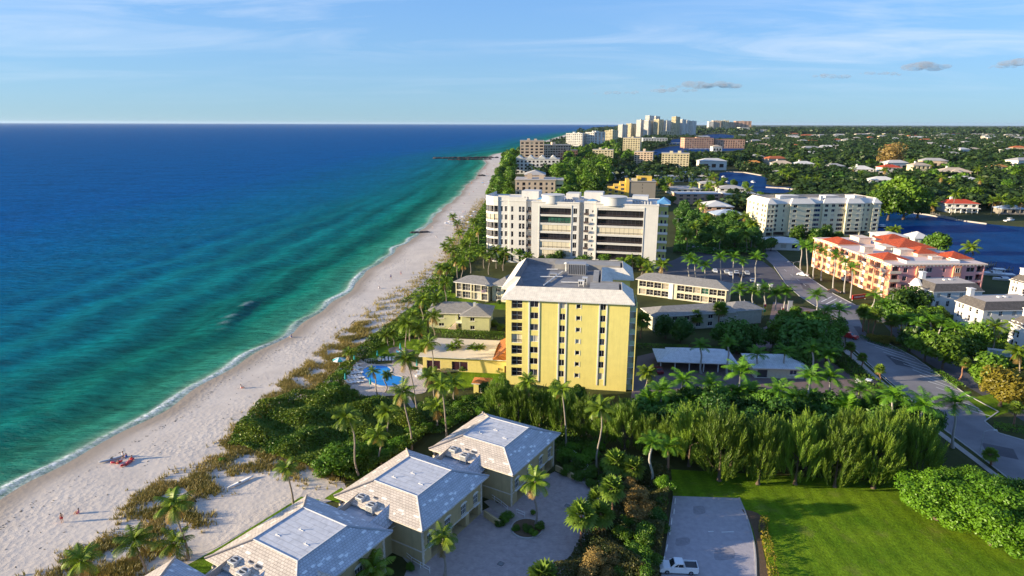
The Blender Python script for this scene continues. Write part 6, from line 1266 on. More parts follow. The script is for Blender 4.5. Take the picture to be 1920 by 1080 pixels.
# casuarinas: feathery plumes on rising branches
def casuarina(seed, npl=190, hh=10.0, rad=4.3, z0=.8):
    g = random.Random(seed); V = []; Fs = []
    for k in range(npl):
        t = g.random() ** .8; z = z0 + (hh - z0) * t; prof = rad * (math.sin(math.pi * (.12 + .80 * t)) ** .7) * (1 - .25 * t); az = g.uniform(0, 6.283); rr = prof * math.sqrt(g.uniform(.22, 1))
        b0 = Vector((rr * math.cos(az), rr * math.sin(az), z)); d = Vector((math.cos(az) * .36, math.sin(az) * .36, 1.15 + .5 * t)) + Vector((g.gauss(0, .18), g.gauss(0, .18), 0)); d.normalize()
        L = g.uniform(2.6, 4.6); s1 = d.cross(Vector((0, 0, 1))).normalized(); s2 = d.cross(s1)
        for i in range(34):
            q = i / 34; p = b0 + d * L * q; a = i * 2.4; w = .82 * (1 - q) ** 1.1 * (.45 + 1.1 * min(1, q * 3)) + .05
            e = (s1 * math.cos(a) + s2 * math.sin(a)) * w + d * (w * 1.7 + .1); u = d.cross(e).normalized() * .075
            n = len(V); V += [p - u, p + u, p + e]; Fs.append((n, n + 1, n + 2))
    return npmesh('crown', np.array(V), np.array(Fs), [CASU])
CAS = [casuarina(i) for i in range(4)]
def ctrunk():
    mb = MB(); mb.tube([(0, 0, 0), (.05, 0, .5), (0, .1, 3), (.1, 0, 6)], [.5, .3, .2, .05], 7, 0)
    for k in range(9): a = k * 2.4; z = 1.8 + k * .7; mb.tube([(0, 0, z), (math.cos(a) * 1.4, math.sin(a) * 1.4, z + 1.0), (math.cos(a) * 2.4, math.sin(a) * 2.4, z + 2.6)], [.1, .07, .03], 4, 0)
    return mb.mesh('trunk', [BARKD])
CTR = ctrunk()
def casu(px, py, h, label, group, wide=1.0):
    _cnt[0] += 1; x, y = P(px, py); o = thing('casuarina_tree', label, 'tree', (x, y, 0), random.uniform(0, 6), group); h *= random.uniform(.88, 1.1); wide *= random.uniform(.9, 1.15); s_ = h / 13.6
    link('trunk', CTR, o, (0, 0, 0), 0, s_); link('crown', CAS[_cnt[0] % 4], o, (0, 0, 0), random.uniform(0, 6), (s_ * wide, s_ * wide, s_))
row = [(1348, 901), (1421, 908), (1491, 908), (1565, 913), (1637, 915), (1712, 902)]
for i, (a, c) in enumerate(row): casu(a, c, 13.2 if i < 5 else 11.5, 'feathery casuarina in the front row along the lawn, %s' % ordl(i, 6), 'casuarinas along the lawn', 1.0)
back = [(1292, 874), (1370, 872), (1440, 876), (1510, 878), (1585, 880), (1660, 880)]
for i, (a, c) in enumerate(back): casu(a, c, 11.5, 'feathery casuarina half hidden in the second row, %s' % ordl(i, 6), 'casuarinas of the second row', .95)
fr = [(935, 792), (972, 797), (1012, 803), (1052, 812), (1092, 822), (1132, 832), (1172, 842), (1210, 852), (1250, 862)]
for i, (a, c) in enumerate(fr): casu(a, c, 9.5, 'shadowy casuarina in the belt before the yellow tower, %s' % ordl(i, 9), 'casuarinas before the tower', 1.0)
q_ = sorted(scatter(PP([(1195, 812), (1300, 796), (1690, 812), (1760, 850), (1640, 862), (1290, 855), (1200, 835)]), 40, 3.0, 9), key=lambda p: p[0] / p[1])
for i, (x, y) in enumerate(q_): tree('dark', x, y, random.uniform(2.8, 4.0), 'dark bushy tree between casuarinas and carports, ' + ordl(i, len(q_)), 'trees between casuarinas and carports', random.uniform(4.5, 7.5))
q_ = sorted(scatter(PP([(1195, 800), (1300, 785), (1640, 800), (1690, 815), (1640, 830), (1200, 815)]), 30, 2.6, 19), key=lambda p: p[0] / p[1])
for i, (x, y) in enumerate(q_): palm('areca', (x, y), (x, y, random.uniform(4, 7)), 'leafy clump palm between casuarinas and carports, ' + ordl(i, len(q_)), 'clump palms of the belt', 1.15)
# shrubs
def shrubs(kind, noun, phrase, pts, flat=.75, cat='shrub', name='shrub', hk=.55):
    pts = sorted(pts)
    for i, (px, py, rp) in enumerate(pts):
        g = P(px, py, 1.0); r = rp * math.hypot(g[0], g[1]) / F; g = P(px, py, r * (hk + .05)); o_ = ordl(i, len(pts))
        tree(kind, g[0], g[1], r, '%s %s%s' % (noun, phrase, ', ' + o_ if o_ else ''), 'shrubs ' + phrase, r * hk, False, name, cat, flat)
shrubs('dry', 'dry brown shrub', 'between court and car park', [(1196, 930, 30), (1190, 958, 30), (1115, 1048, 36), (1098, 1072, 30), (1150, 1050, 26), (1210, 945, 22), (1180, 905, 20), (1140, 1075, 24)], .95, hk=1.25)
shrubs('shrub', 'deep green shrub', 'along the left side of the car park', [(1215, 1000, 34), (1232, 965, 28), (1198, 1035, 32), (1168, 1000, 24), (1210, 1070, 34), (1240, 940, 22), (1245, 990, 16), (1180, 980, 22), (1222, 1045, 26)], .9, hk=.9)
shrubs('brshrub', 'bright green shrub', 'at the head of the car park border', [(1246, 906, 24), (1172, 1070, 26), (1205, 1012, 16)], .9, hk=1.0)
shrubs('brshrub', 'bright green sea grape mound', 'in the dune thicket', [(640, 856, 46), (612, 868, 34), (668, 846, 32), (622, 722, 16), (636, 740, 14), (700, 812, 26), (690, 838, 26), (416, 862, 9), (642, 700, 12), (664, 738, 11), (740, 830, 26), (720, 850, 22)])
shrubs('shrub', 'dark clipped shrub', 'in the villa garden beds', [(928, 925, 12), (948, 968, 18), (938, 980, 14), (968, 990, 12), (990, 990, 16), (1012, 985, 16), (1000, 998, 14), (752, 1030, 12), (770, 1062, 14), (1000, 960, 8)])
shrubs('brshrub', 'green shrub', 'under the palms before the yellow tower', [(1060, 850, 24), (1090, 862, 26), (1075, 838, 20), (1110, 850, 22), (1140, 870, 26), (1120, 832, 24), (1030, 822, 18), (770, 808, 16), (800, 800, 16), (840, 790, 16), (870, 780, 18), (900, 770, 18), (860, 758, 16), (905, 748, 14), (880, 745, 14)])
shrubs('shrub', 'dark leafy shrub', 'on the shady slope right of the farthest villa', [(1062, 880, 20), (1085, 892, 18), (1105, 885, 24), (1080, 868, 22), (1110, 905, 16), (1135, 895, 22), (1060, 862, 16)])
shrubs('shrub', 'round shrub', 'beside the pool terrace', [(720, 668, 9), (735, 665, 8), (772, 670, 11), (800, 698, 15), (812, 692, 12), (778, 690, 8), (663, 734, 11), (650, 725, 10), (935, 692, 12), (944, 705, 14), (868, 690, 11), (885, 690, 9), (900, 690, 10)])
shrubs('yel', 'clump of golden ornamental grass', 'on the traffic island', [(1636, 630, 11), (1650, 633, 12), (1664, 634, 12), (1678, 637, 11), (1642, 637, 9), (1660, 641, 10)], .6)
shrubs('yel', 'yellow green shrub', 'by the driveway and road corner', [(1497, 590, 12), (1510, 598, 11), (1518, 588, 10), (1624, 572, 9), (1634, 576, 8)], .6)
shrubs('shrub', 'low round shrub', 'along the house fronts left of the tower', [(850, 612, 9), (895, 608, 12), (905, 612, 10), (925, 605, 12), (938, 612, 12), (880, 570, 6), (935, 566, 7)])
# hedges: a clipped wall of leaves
def hedge(label, px, w=1.2, h=1.3, m=None, dens=34, size=.16, lump=0.0):
    ln_ = smoothline(PP(px), 3); g = np.random.default_rng(abs(hash(px[0])) % 999); vs = []; fs = []; k = 0
    for a, b_ in zip(ln_[:-1], ln_[1:]):
        L = math.dist(a, b_); n = int(L * dens * (w + 2 * h) * .5) + 1
        if L < .01: continue
        d = np.array([(b_[0] - a[0]) / L, (b_[1] - a[1]) / L, 0]); s_ = np.array([-d[1], d[0], 0])
        t = g.uniform(0, L, n); q = g.uniform(-1, 1, n); top = g.random(n) < .5; side = np.where(top, q, np.sign(q) * g.uniform(.8, 1.0, n)); z = np.where(top, g.uniform(.85, 1.05, n), g.random(n)) * h
        if lump: z = z * (1 + lump * np.sin(t * 2.2 + a[0])); 
        p = np.array([a[0], a[1], 0]) + d * t[:, None] + s_ * (side * w / 2)[:, None] + np.array([0, 0, 1.0]) * z[:, None]
        nn = s_ * (side * (~top))[:, None] + np.array([0, 0, .6]) + g.normal(size=(n, 3)) * .5; nn /= np.linalg.norm(nn, axis=1)[:, None]
        aa = np.cross(nn, g.normal(size=(n, 3))); aa /= np.linalg.norm(aa, axis=1)[:, None]; bb = np.cross(nn, aa); sz = size * g.uniform(.7, 1.3, n)[:, None]
        vs.append(np.stack([p - aa * sz, p + bb * sz * .6, p + aa * sz, p - bb * sz * .6], 1).reshape(-1, 3)); fs.append(np.arange(4 * n).reshape(n, 4) + k); k += 4 * n
    tag(link('hedge', npmesh('hedge', np.concatenate(vs), np.concatenate(fs), [m or CB['shrub'][0].materials[0]])), label, 'hedge')
hedge('clipped green hedge behind the pool house roof', [(828, 632), (880, 633), (946, 636)], 1.6, 2.2)
hedge('curving hedge round the upper pool lawn', [(690, 676), (705, 652), (735, 636)], 1.2, 1.2)
hedge('low hedge below the upper pool lawn terrace', [(700, 678), (725, 672), (742, 674)], 1.4, 1.1, BRIGHT)
hedge('long straight hedge before the lower grey roofed apartments', [(1190, 653), (1240, 655), (1290, 657)], 1.4, 1.5)
hedge('dark hedge between carport court and driveway', [(1330, 660), (1450, 664), (1550, 670)], 1.4, 1.6, DARKL)
hedge('wide green hedge bank between carport court and road', [(1566, 668), (1610, 705), (1660, 745), (1700, 782)], 4.5, 1.3, BROAD, 22, .25)
hedge('bright low hedge along the right side of the road', [(1752, 698), (1775, 712), (1802, 730)], 2.2, 1.0, BRIGHT)
hedge('clipped hedge on the kerb corner at the right edge', [(1862, 800), (1890, 806), (1930, 812)], 2.0, 1.1, BROAD)
hedge('lumpy yellow green hedge winding down the edge of the lawn', [(1434, 975), (1430, 1000), (1440, 1030), (1452, 1100)], 1.3, 1.0, YELL, 46, .13, .3)
hedge('clipped hedge before the two storey beach house', [(806, 622), (850, 626), (900, 628), (945, 630)], 1.4, 1.2, BROAD)
hedge('hedge with white pillars along the shaded car park', [(1300, 545), (1380, 552), (1460, 548)], 1.2, 1.2, BROAD)
hedge('dark shrub border on the traffic island edge', [(1610, 632), (1660, 650), (1700, 660)], 1.6, .8, DARKL)
# sea grape thicket and dune grass: nobody could count them
def inpoly_np(x, y, poly):
    c = np.zeros(len(x), bool); j = len(poly) - 1
    for i in range(len(poly)):
        xi, yi = poly[i]; xj, yj = poly[j]
        c ^= ((yi > y) != (yj > y)) & (x < (xj - xi) * (y - yi) / (yj - yi + 1e-12) + xi); j = i
    return c
def fill(poly, n, seed):
    g = np.random.default_rng(seed); p = np.array(poly); lo, hi = p.min(0), p.max(0); out = np.zeros((0, 2))
    while len(out) < n: q = g.uniform(lo, hi, (n * 2, 2)); out = np.concatenate([out, q[inpoly_np(q[:, 0], q[:, 1], poly)]])
    return out[:n]
def lumps(x, y, s=1.0): return .5 + .25 * np.sin(x * .55 * s + 1.3 * np.sin(y * .31 * s)) + .25 * np.sin(y * .6 * s + 1.7 * np.sin(x * .27 * s + 1))
def thicket(name, poly, n, h0, h1, size, m, seed):
    q = fill(poly, n, seed); g = np.random.default_rng(seed + 1); hh = (h0 + (h1 - h0) * lumps(q[:, 0], q[:, 1])); z = hh * (1 - .45 * g.random(n) ** 2)
    p = np.stack([q[:, 0], q[:, 1], z], 1); nn = g.normal(size=(n, 3)) * .55 + np.array([0, 0, .8]); nn /= np.linalg.norm(nn, axis=1)[:, None]
    a = np.cross(nn, g.normal(size=(n, 3))); a /= np.linalg.norm(a, axis=1)[:, None]; b_ = np.cross(nn, a); s_ = size * g.uniform(.6, 1.3, n)[:, None]
    v = np.stack([p - a * s_, p + b_ * s_ * .7, p + a * s_, p - b_ * s_ * .7], 1).reshape(-1, 3)
    tag(link(name, npmesh(name, v, np.arange(4 * n).reshape(n, 4), [m])), kind='stuff')
thicket('sea_grape_thicket', smoothline(PP([(425, 838), (462, 790), (505, 758), (560, 745), (600, 728), (632, 738), (668, 745), (715, 752), (765, 775), (800, 800), (795, 832), (735, 868), (690, 898), (645, 905), (590, 885), (545, 872), (490, 852), (425, 838)]), 3), 46000, .5, 2.6, .24, GRAPE, 3)
thicket('ground_shrubs', PP([(770, 775), (800, 752), (905, 742), (1000, 770), (1080, 800), (1130, 860), (1060, 850), (905, 775), (830, 815), (800, 820)]), 15000, .3, 1.3, .2, BROAD, 5)
thicket('ground_shrubs', PP([(690, 660), (700, 630), (740, 610), (800, 600), (800, 630), (740, 640)]), 7000, .3, 1.2, .22, BROAD, 6)
thicket('ground_shrubs', PP([(760, 600), (820, 520), (850, 480), (900, 400), (945, 335), (905, 480), (850, 520), (845, 560), (800, 590)]), 22000, .4, 2.0, .38, BROAD, 7)
thicket('ground_shrubs', PP([(1010, 1110), (1060, 1060), (1100, 1005), (1135, 925), (1165, 900), (1258, 890), (1232, 1110)]), 30000, .5, 3.4, .17, foliage('mixed_scrub', (0.040, 0.078, 0.014), (0.184, 0.156, 0.040), .35, .1), 8)
thicket('ground_shrubs', PP([(1615, 575), (1700, 600), (1860, 690), (1960, 700), (2000, 640), (1900, 600), (1740, 596), (1720, 560)]), 20000, .3, 2.2, .42, BROAD, 10)
thicket('ground_shrubs', PP([(1195, 830), (1300, 810), (1700, 830), (1745, 870), (1640, 880), (1200, 850)]), 24000, .6, 4.2, .28, DARKL, 12)
thicket('ground_shrubs', PP([(1262, 478), (1270, 420), (1410, 420), (1440, 486), (1400, 478)]), 14000, .4, 2.5, .6, DARKL, 13)
thicket('dune_shrubs', PP([(605, 728), (650, 676), (700, 630), (745, 598), (800, 560), (800, 592), (740, 622), (695, 658), (665, 690), (640, 732)]), 9000, .3, 1.5, .24, GRAPE, 14)
thicket('dune_shrubs', PP([(748, 572), (800, 532), (838, 496), (868, 448), (895, 402), (915, 372), (916, 420), (892, 470), (852, 520), (800, 562)]), 16000, .4, 1.9, .36, GRAPE, 15)
def grass(polys, n, hgt, m, seed, name='dune_grass'):
    vs = []; ar = [abs(sum(p[i][0] * p[(i + 1) % len(p)][1] - p[(i + 1) % len(p)][0] * p[i][1] for i in range(len(p)))) for p in polys]; tot = sum(ar); g = np.random.default_rng(seed)
    for p, a in zip(polys, ar):
        k = int(n * a / tot) + 1; q = fill(p, k, seed + len(vs)); q = q + g.normal(size=q.shape) * (1.1 if hgt < .9 else 1.8); keep = lumps(q[:, 0], q[:, 1], 1.4) + g.normal(size=k) * .16 > .47; cn_ = P(452, 906); keep &= np.hypot(q[:, 0] - cn_[0], q[:, 1] - cn_[1]) > 3.0; q = q[keep]; k = len(q)
        for j in range(5):
            az = g.uniform(0, 6.283, k); l = hgt * g.uniform(.5, 1.25, k); lean = g.uniform(.2, .9, k); o = g.normal(size=(k, 2)) * .14
            b0 = np.stack([q[:, 0] + o[:, 0], q[:, 1] + o[:, 1], np.full(k, .06)], 1); t = b0 + np.stack([np.cos(az) * l * lean, np.sin(az) * l * lean, l], 1); w = np.stack([-np.sin(az), np.cos(az), np.zeros(k)], 1) * .07
            vs.append(np.stack([b0 - w, b0 + w, t], 1).reshape(-1, 3))
    v = np.concatenate(vs); tag(link(name, npmesh(name, v, np.arange(len(v)).reshape(-1, 3), [m])), kind='stuff')
grass([PP(p) for p in ([(232, 965), (262, 925), (310, 905), (350, 925), (385, 950), (380, 990), (330, 1005), (250, 1000)], [(285, 912), (330, 888), (400, 878), (455, 890), (462, 906), (420, 925), (350, 930)], [(50, 1085), (130, 1040), (200, 1005), (300, 1020), (330, 1050), (300, 1090)], [(385, 865), (430, 838), (500, 850), (560, 872), (640, 910), (600, 912), (520, 885), (420, 874)])], 10500, .75, DUNEG, 31)
grass([PP(p) for p in ([(470, 772), (530, 718), (590, 672), (640, 628), (680, 600), (700, 620), (660, 680), (630, 712), (600, 735), (500, 756)], [(400, 855), (430, 815), (470, 775), (520, 752), (470, 800), (430, 845)])], 10000, .8, DUNEG, 41)
grass([PP(p) for p in ([(640, 628), (700, 575), (760, 535), (800, 505), (830, 480), (850, 440), (880, 400), (905, 370), (905, 400), (870, 460), (840, 520), (790, 580), (700, 630)],)], 7000, 1.0, DUNEG, 51)
# ---- mainland trees: the nearest stand singly, the rest is one far wood
MAIN = PP([(1300, 306), (1345, 296), (1420, 285), (1640, 268), (1920, 268), (2080, 300), (2080, 436), (1920, 422), (1790, 408), (1660, 390), (1500, 362), (1450, 330), (1400, 318), (1330, 318)])
occ = [(a, c, r) for a, c, r in HOUSE_XY]
def free(x, y, m=0): return not any(inpoly(x * f_, y * f_, q) for f_ in (1.03, 1.07, 1.12, 1.17, 1.23, 1.28) for q in (BAY2, BAY3, BAY4, BAY5)) and not any(math.hypot(x - a, (y - c) if y > c else (c - y) * .45) < r + m for a, c, r in occ) and not any(inpoly(x, y, q) for q in BAYS)
cand = [(x, y) for x, y in scatter(MAIN, 620, 13, 77) if free(x, y)]; cand.sort(key=lambda p: p[1])
for i, (x, y) in enumerate(cand[:120]):
    if i % 4 == 3: palm('coconut', (x, y), (x + random.uniform(-1, 1), y, random.uniform(9, 15)), 'coconut palm among the mainland trees across the lagoon', 'palms among the mainland trees', 1.9, low=True)
    else: tree(['far', 'fard', 'mid'][i % 3], x, y, random.uniform(5.5, 10.5), 'leafy tree in the mainland wood across the lagoon', 'mainland trees', random.uniform(5, 9))
g = np.random.default_rng(99); base = [leafcloud(300 + i, 46, 6, .27)[0] for i in range(6)]; vs = []
def far_wood(name, n, y0, y1, fn, r0, r1, m, seed, power=1.0):
    g = np.random.default_rng(seed); pts = []
    while len(pts) < n:
        y = y0 + (y1 - y0) * g.random() ** power; x = y * g.uniform(*fn)
        if free(x, y, 2) and x > float(xveg(y)) + 12: pts.append((x, y))
    out = []
    for x, y in pts:
        v = base[g.integers(6)]; r = g.uniform(r0, r1); a = g.uniform(0, 6.28); c, s_ = math.cos(a), math.sin(a)
        out.append(np.stack([(v[:, 0] * c - v[:, 1] * s_) * r * 1.15 + x, (v[:, 0] * s_ + v[:, 1] * c) * r * 1.15 + y, v[:, 2] * r * .8 + r * .75], 1))
    v = np.concatenate(out); tag(link(name, npmesh(name, v, np.arange(len(v)).reshape(-1, 4), [m])), kind='stuff')
FARL = foliage('far_leaves', (0.018, 0.050, 0.014), (0.056, 0.096, 0.020), 0.012, .1, .25)
for x, y in cand[120:]: occ.append((x, y, 0))
far_wood('mainland_wood', 2600, 470, 1300, (.34, .92), 5.5, 10, FARL, 1, 1.3)
far_wood('mainland_wood', 5200, 1000, 4200, (.20, .92), 8, 15, FARL, 2, 1.5)
far_wood('mainland_wood', 2600, 3600, 9500, (.10, .9), 18, 34, FARL, 3, 1.2)
far_wood('shore_wood', 700, 700, 2700, (.02, .30), 6, 12, FARL, 4, 1.3)
# ================================================================== SMALL THINGS
def at(px, py, z=0.0): x, y = P(px, py, z); return (x, y, z)
# ---- pool
pool = smoothline([(x, y) for x, y in PP([(679, 697), (686, 690), (702, 686), (722, 687), (732, 692), (731, 699), (738, 704), (752, 707), (758, 713), (752, 720), (735, 724), (712, 723), (690, 713), (680, 704), (679, 697)])], 4)[:-1]
if sum(pool[i - 1][0] * pool[i][1] - pool[i][0] * pool[i - 1][1] for i in range(len(pool))) < 0: pool = pool[::-1]
def grow(poly, d):
    cx, cy = sum(p[0] for p in poly) / len(poly), sum(p[1] for p in poly) / len(poly); return offset(poly, d)
o = thing('swimming_pool', 'kidney shaped swimming pool with bright blue water and pale coping', 'pool', (0, 0, 0))
pw = mat('pool_water', (0.01, 0.17, 0.62), 0.08, col2=(0.02, 0.36, 0.72), scale=0.09, spec=.5, bump=.05, bscale=1.2, det=2)
mb = MB(); mb.face([(*p, .075) for p in pool]); mb.build('water', pw, o)
mb = MB(); go = grow(pool, .55); ring(mb, go, .12, pool, .12); ring(mb, go, .03, go, .12); ring(mb, pool, .12, pool, .07); mb.build('coping', [mat('cream_coping', (0.68, .58, .46), .7)], o)
mb = MB()
for k in (-.25, .25): mb.tube([(*P(700, 686), .1), (P(700, 686)[0] + k * 2, P(700, 686)[1] - .1, .9), (P(700, 687.5)[0] + k * 2, P(700, 687.5)[1], .7), (P(700, 688.5)[0] + k * 2, P(700, 688.5)[1], .05)], .04, 5)
mb.build('ladder_rail', [GREYL], o)
TEAL = mat('teal_canvas', (0.03, 0.34, 0.33), .7, var=.1); WVIN = mat('white_vinyl', (0.78, 0.76, 0.74), .6, var=.05); REDC = mat('red_cloth', (0.55, 0.05, 0.06), .7); BLUC = mat('sky_blue_plastic', (0.10, 0.45, 0.72), .5)
def lounger_mesh():
    mb = MB(); mb.box(-.32, -.95, .28, .32, .35, .36, 0); mb.prism([(-.32, .35), (.32, .35), (.32, .36), (-.32, .36)], .3, .36, 0)
    mb.face([(-.32, .35, .36), (.32, .35, .36), (.32, .95, .82), (-.32, .95, .82)]); mb.face([(-.32, .35, .30), (-.32, .95, .76), (.32, .95, .76), (.32, .35, .30)]); mb.face([(-.32, .95, .76), (-.32, .95, .82), (.32, .95, .82), (.32, .95, .76)]); mb.face([(.32, .35, .3), (.32, .95, .76), (.32, .95, .82), (.32, .35, .36)]); mb.face([(-.32, .35, .36), (-.32, .95, .82), (-.32, .95, .76), (-.32, .35, .3)])
    for x in (-.3, .24):
        for y in (-.9, .3): mb.box(x, y, 0, x + .06, y + .06, .28, 1)
    return mb
LM = lounger_mesh().mesh('lounger', [WVIN, GREYL]); LMR = lounger_mesh().mesh('lounger', [REDC, GREYL])
k = 0; lp = []
for r_i, (a, c, n) in enumerate([((645, 690), (672, 684), 5), ((644, 697), (674, 691), 6), ((645, 704), (675, 699), 6), ((650, 711), (678, 708), 5), ((655, 719), (676, 716), 4), ((712, 676), (738, 675), 5), ((782, 696), (796, 702), 3), ((785, 703), (796, 709), 3)]):
    for i in range(n): t_ = i / max(1, n - 1); lp.append((a[0] + (c[0] - a[0]) * t_, a[1] + (c[1] - a[1]) * t_, r_i, i, n))
RN = ['in the back row at the left of the pool', 'in the second row left of the pool', 'in the third row left of the pool', 'in the fourth row left of the pool', 'in the front row left of the pool', 'in the row behind the pool', 'in the upper row right of the pool', 'in the lower row right of the pool']
for px, py, r_i, i, n in lp:
    red = (r_i, i) in ((0, 2), (1, 2)); o = link('sun_lounger', LMR if red else LM, None, at(px, py, .04), R(70 if r_i < 5 else 10) + random.uniform(-.15, .15))
    tag(o, '%s sun lounger %s, %s' % ('red' if red else 'white', RN[r_i], ordl(i, n)), 'sun lounger', 'sun loungers round the pool')
def parasol(px, py, open_, lbl, m=TEAL, sc=1.0):
    o = thing('parasol', lbl, 'parasol', at(px, py, .04), 0, 'parasols round the pool'); mb = MB(); mb.tube([(0, 0, 0), (0, 0, 2.5)], .035, 6); mb.build('pole', WVIN, o); mb = MB(); mb.tube([(0, 0, 0), (0, 0, .12)], .3, 10); mb.build('base', GREY, o)
    mb = MB()
    if open_:
        n = 8
        for i in range(n):
            a, b_ = 2 * math.pi * i / n, 2 * math.pi * (i + 1) / n; mb.face([(1.5 * math.cos(a), 1.5 * math.sin(a), 2.05), (1.5 * math.cos(b_), 1.5 * math.sin(b_), 2.05), (0, 0, 2.6)], i % 2); mb.face([(1.5 * math.cos(a), 1.5 * math.sin(a), 1.9), (1.5 * math.cos(b_), 1.5 * math.sin(b_), 1.9), (1.5 * math.cos(b_), 1.5 * math.sin(b_), 2.05), (1.5 * math.cos(a), 1.5 * math.sin(a), 2.05)], i % 2)
    else: mb.tube([(0, 0, .9), (0, 0, 1.2), (0, 0, 2.2), (0, 0, 2.65)], [.2, .26, .16, .03], 8)
    mb.build('canopy', [m, WVIN], o); o.scale = (sc,) * 3
parasol(637, 690, True, 'open teal and white parasol at the left edge of the pool terrace', sc=1.15)
for i, (a, c) in enumerate([(665, 683), (708, 674), (751, 660), (782, 692), (648, 718), (695, 727), (752, 676)]): parasol(a, c, False, 'closed teal parasol round the pool, %s' % ordl(i, 7) if False else 'closed teal parasol %s' % ['at the back left of the terrace', 'behind the pool by the hedge', 'over the round table by the upper lawn', 'at the right end of the terrace', 'among the front loungers', 'at the near edge of the pool', 'by the shrubs right of the loungers'][i])
def table(px, py, lbl):
    o = thing('patio_table', lbl, 'table', at(px, py, .04)); mb = MB(); mb.tube([(0, 0, .68), (0, 0, .73)], .62, 14); mb.build('table_top', WVIN, o)
    for k in range(4): a = k * math.pi / 2 + .4; mb = MB(); mb.tube([(.45 * math.cos(a), .45 * math.sin(a), 0), (.35 * math.cos(a), .35 * math.sin(a), .68)], .03, 5); mb.build('leg', WVIN, o)
def chair_mesh(m):
    mb = MB(); mb.box(-.26, -.26, .42, .26, .26, .47); mb.box(-.26, .22, .47, .26, .27, .92)
    for x in (-.25, .2):
        for y in (-.25, .2): mb.box(x, y, 0, x + .05, y + .05, .42)
        mb.box(x, -.25, .64, x + .05, .22, .68)
    return mb.mesh('patio_chair', [m])
CHB, CHW = chair_mesh(BLUC), chair_mesh(WVIN)
for q, (px, py, nm, cm, cn) in enumerate([(752, 662, 'round white table by the upper pool lawn', CHB, 'sky blue'), (785, 706, 'round white table at the right end of the pool terrace', CHW, 'white')]):
    table(px, py, nm); x0, y0, z0 = at(px, py, .04)
    for k in range(5): a = k * 1.2566 + .5; tag(link('patio_chair', cm, None, (x0 + 1.05 * math.cos(a), y0 + 1.05 * math.sin(a), .04), a - math.pi / 2), '%s patio chair at the %s' % (cn, nm), 'chair', 'chairs at the ' + nm)
mb = MB()
for k in range(9):
    x, y = P(684 + 3.2 * k, 680 - .45 * k); mb.tube([(x, y, 0), (x, y, .9)], .04, 5)
a, c = P(684, 680), P(710, 676.4); mb.tube([(*a, .9), (*c, .9)], .04, 5); mb.tube([(*a, .45), (*c, .45)], .03, 5)
tag(mb.build('pool_fence', WVIN), 'short white post and rail fence behind the pool terrace', 'fence')
# ---- garden paths and walls by the villas
def path(name, px, w, z, m): 
    l = smoothline(PP(px), 4); mb = MB()
    for a, b_ in zip(l[:-1], l[1:]):
        a, b_ = Vector(a), Vector(b_); d = (b_ - a).normalized(); n = Vector((-d.y, d.x)) * w / 2; mb.prism([tuple(a - n), tuple(b_ - n), tuple(b_ + n), tuple(a + n)], 0, z, 0, False)
    return tag(mb.build(name, m), kind='structure')
def railing(lbl, px, h=.95, z=0.1, m=None, name='railing'):
    l = PP(px); o = thing(name, lbl, 'railing', (0, 0, 0)); n = 0
    mb = MB()
    for hh in (.5, 1.0): mb.tube([(*p, z + h * hh) for p in l], .045, 5)
    mb.build('rail', m or WVIN, o)
    for a, b_ in zip(l[:-1], l[1:]):
        k = max(1, int(math.dist(a, b_) / 1.5))
        for i in range(k + 1):
            t_ = i / k; mb = MB(); x, y = a[0] + (b_[0] - a[0]) * t_, a[1] + (b_[1] - a[1]) * t_; mb.tube([(x, y, 0), (x, y, z + h)], .05, 5); mb.build('post', m or WVIN, o)
path('garden_path', [(1052, 842), (1066, 855), (1086, 872), (1098, 888), (1094, 906)], 1.5, .06, CONC)
path('garden_path', [(915, 938), (935, 955), (958, 968), (972, 985), (968, 1004)], 1.6, .07, CONC)
path('garden_path', [(748, 1022), (770, 1048), (790, 1066), (800, 1090)], 1.6, .07, CONC)
railing('white railing along the curved path right of the farthest villa', [(1068, 848), (1090, 866), (1104, 884)])
railing('white railing on the path between farthest and middle villa', [(914, 932), (940, 950), (952, 960)])
railing('short white railing facing the round planter', [(968, 965), (984, 972)])
railing('white railing beside the path between middle and nearest villa', [(742, 1030), (772, 1056), (806, 1076)])
railing('dark steel stair rail at the sea side of the middle villa', [(688, 880), (700, 868), (712, 866)], m=DARKM)
def lowwall(lbl, px, h, m, w=.3):
    l = PP(px); mb = MB()
    for a, b_ in zip(l[:-1], l[1:]): a, b_ = Vector(a), Vector(b_); d = (b_ - a).normalized(); n = Vector((-d.y, d.x)) * w / 2; mb.prism([tuple(a - n), tuple(b_ - n), tuple(b_ + n), tuple(a + n)], 0, h, 0)
    tag(mb.build('garden_wall', m), lbl, 'wall')
lowwall('ochre garden wall at the right foot of the farthest villa', [(1042, 882), (1062, 892), (1076, 899)], 1.1, VW)
lowwall('ochre garden wall at the right foot of the middle villa', [(908, 968), (925, 980), (938, 988)], 1.1, VW)
lowwall('pale kerb wall closing the paved court', [(1078, 902), (1100, 907), (1126, 904)], .35, KERB, .22)
mb = MB(); mb.tube([(*P(988, 992), 0), (*P(988, 992), .22)], 2.6, 24, 0); mb.tube([(*P(988, 992), .22), (*P(988, 992), .26)], 2.35, 24, 1)
tag(mb.build('planter_island', [KERB, MATS['brown_mulch']]), 'round kerbed planter with dark shrubs under the court palm', 'planter')
for i, (a, c) in enumerate([(1064, 948), (939, 1057), (1063, 980)]):
    mb = MB(); mb.box(-.42, -.42, 0, .42, .42, .025, 0)
    for k in range(4): mb.box(-.34, -.32 + .18 * k, .0251, .34, -.24 + .18 * k, .035, 1)
    tag(mb.build('drain_cover', [DARKM, GREY], None, at(a, c, .012), R(-30)), 'dark square drain cover in the court, %s' % ['near the curved path end', 'near the bottom edge', 'between the palm and the fan palms'][i], 'drain cover', 'drain covers in the court')
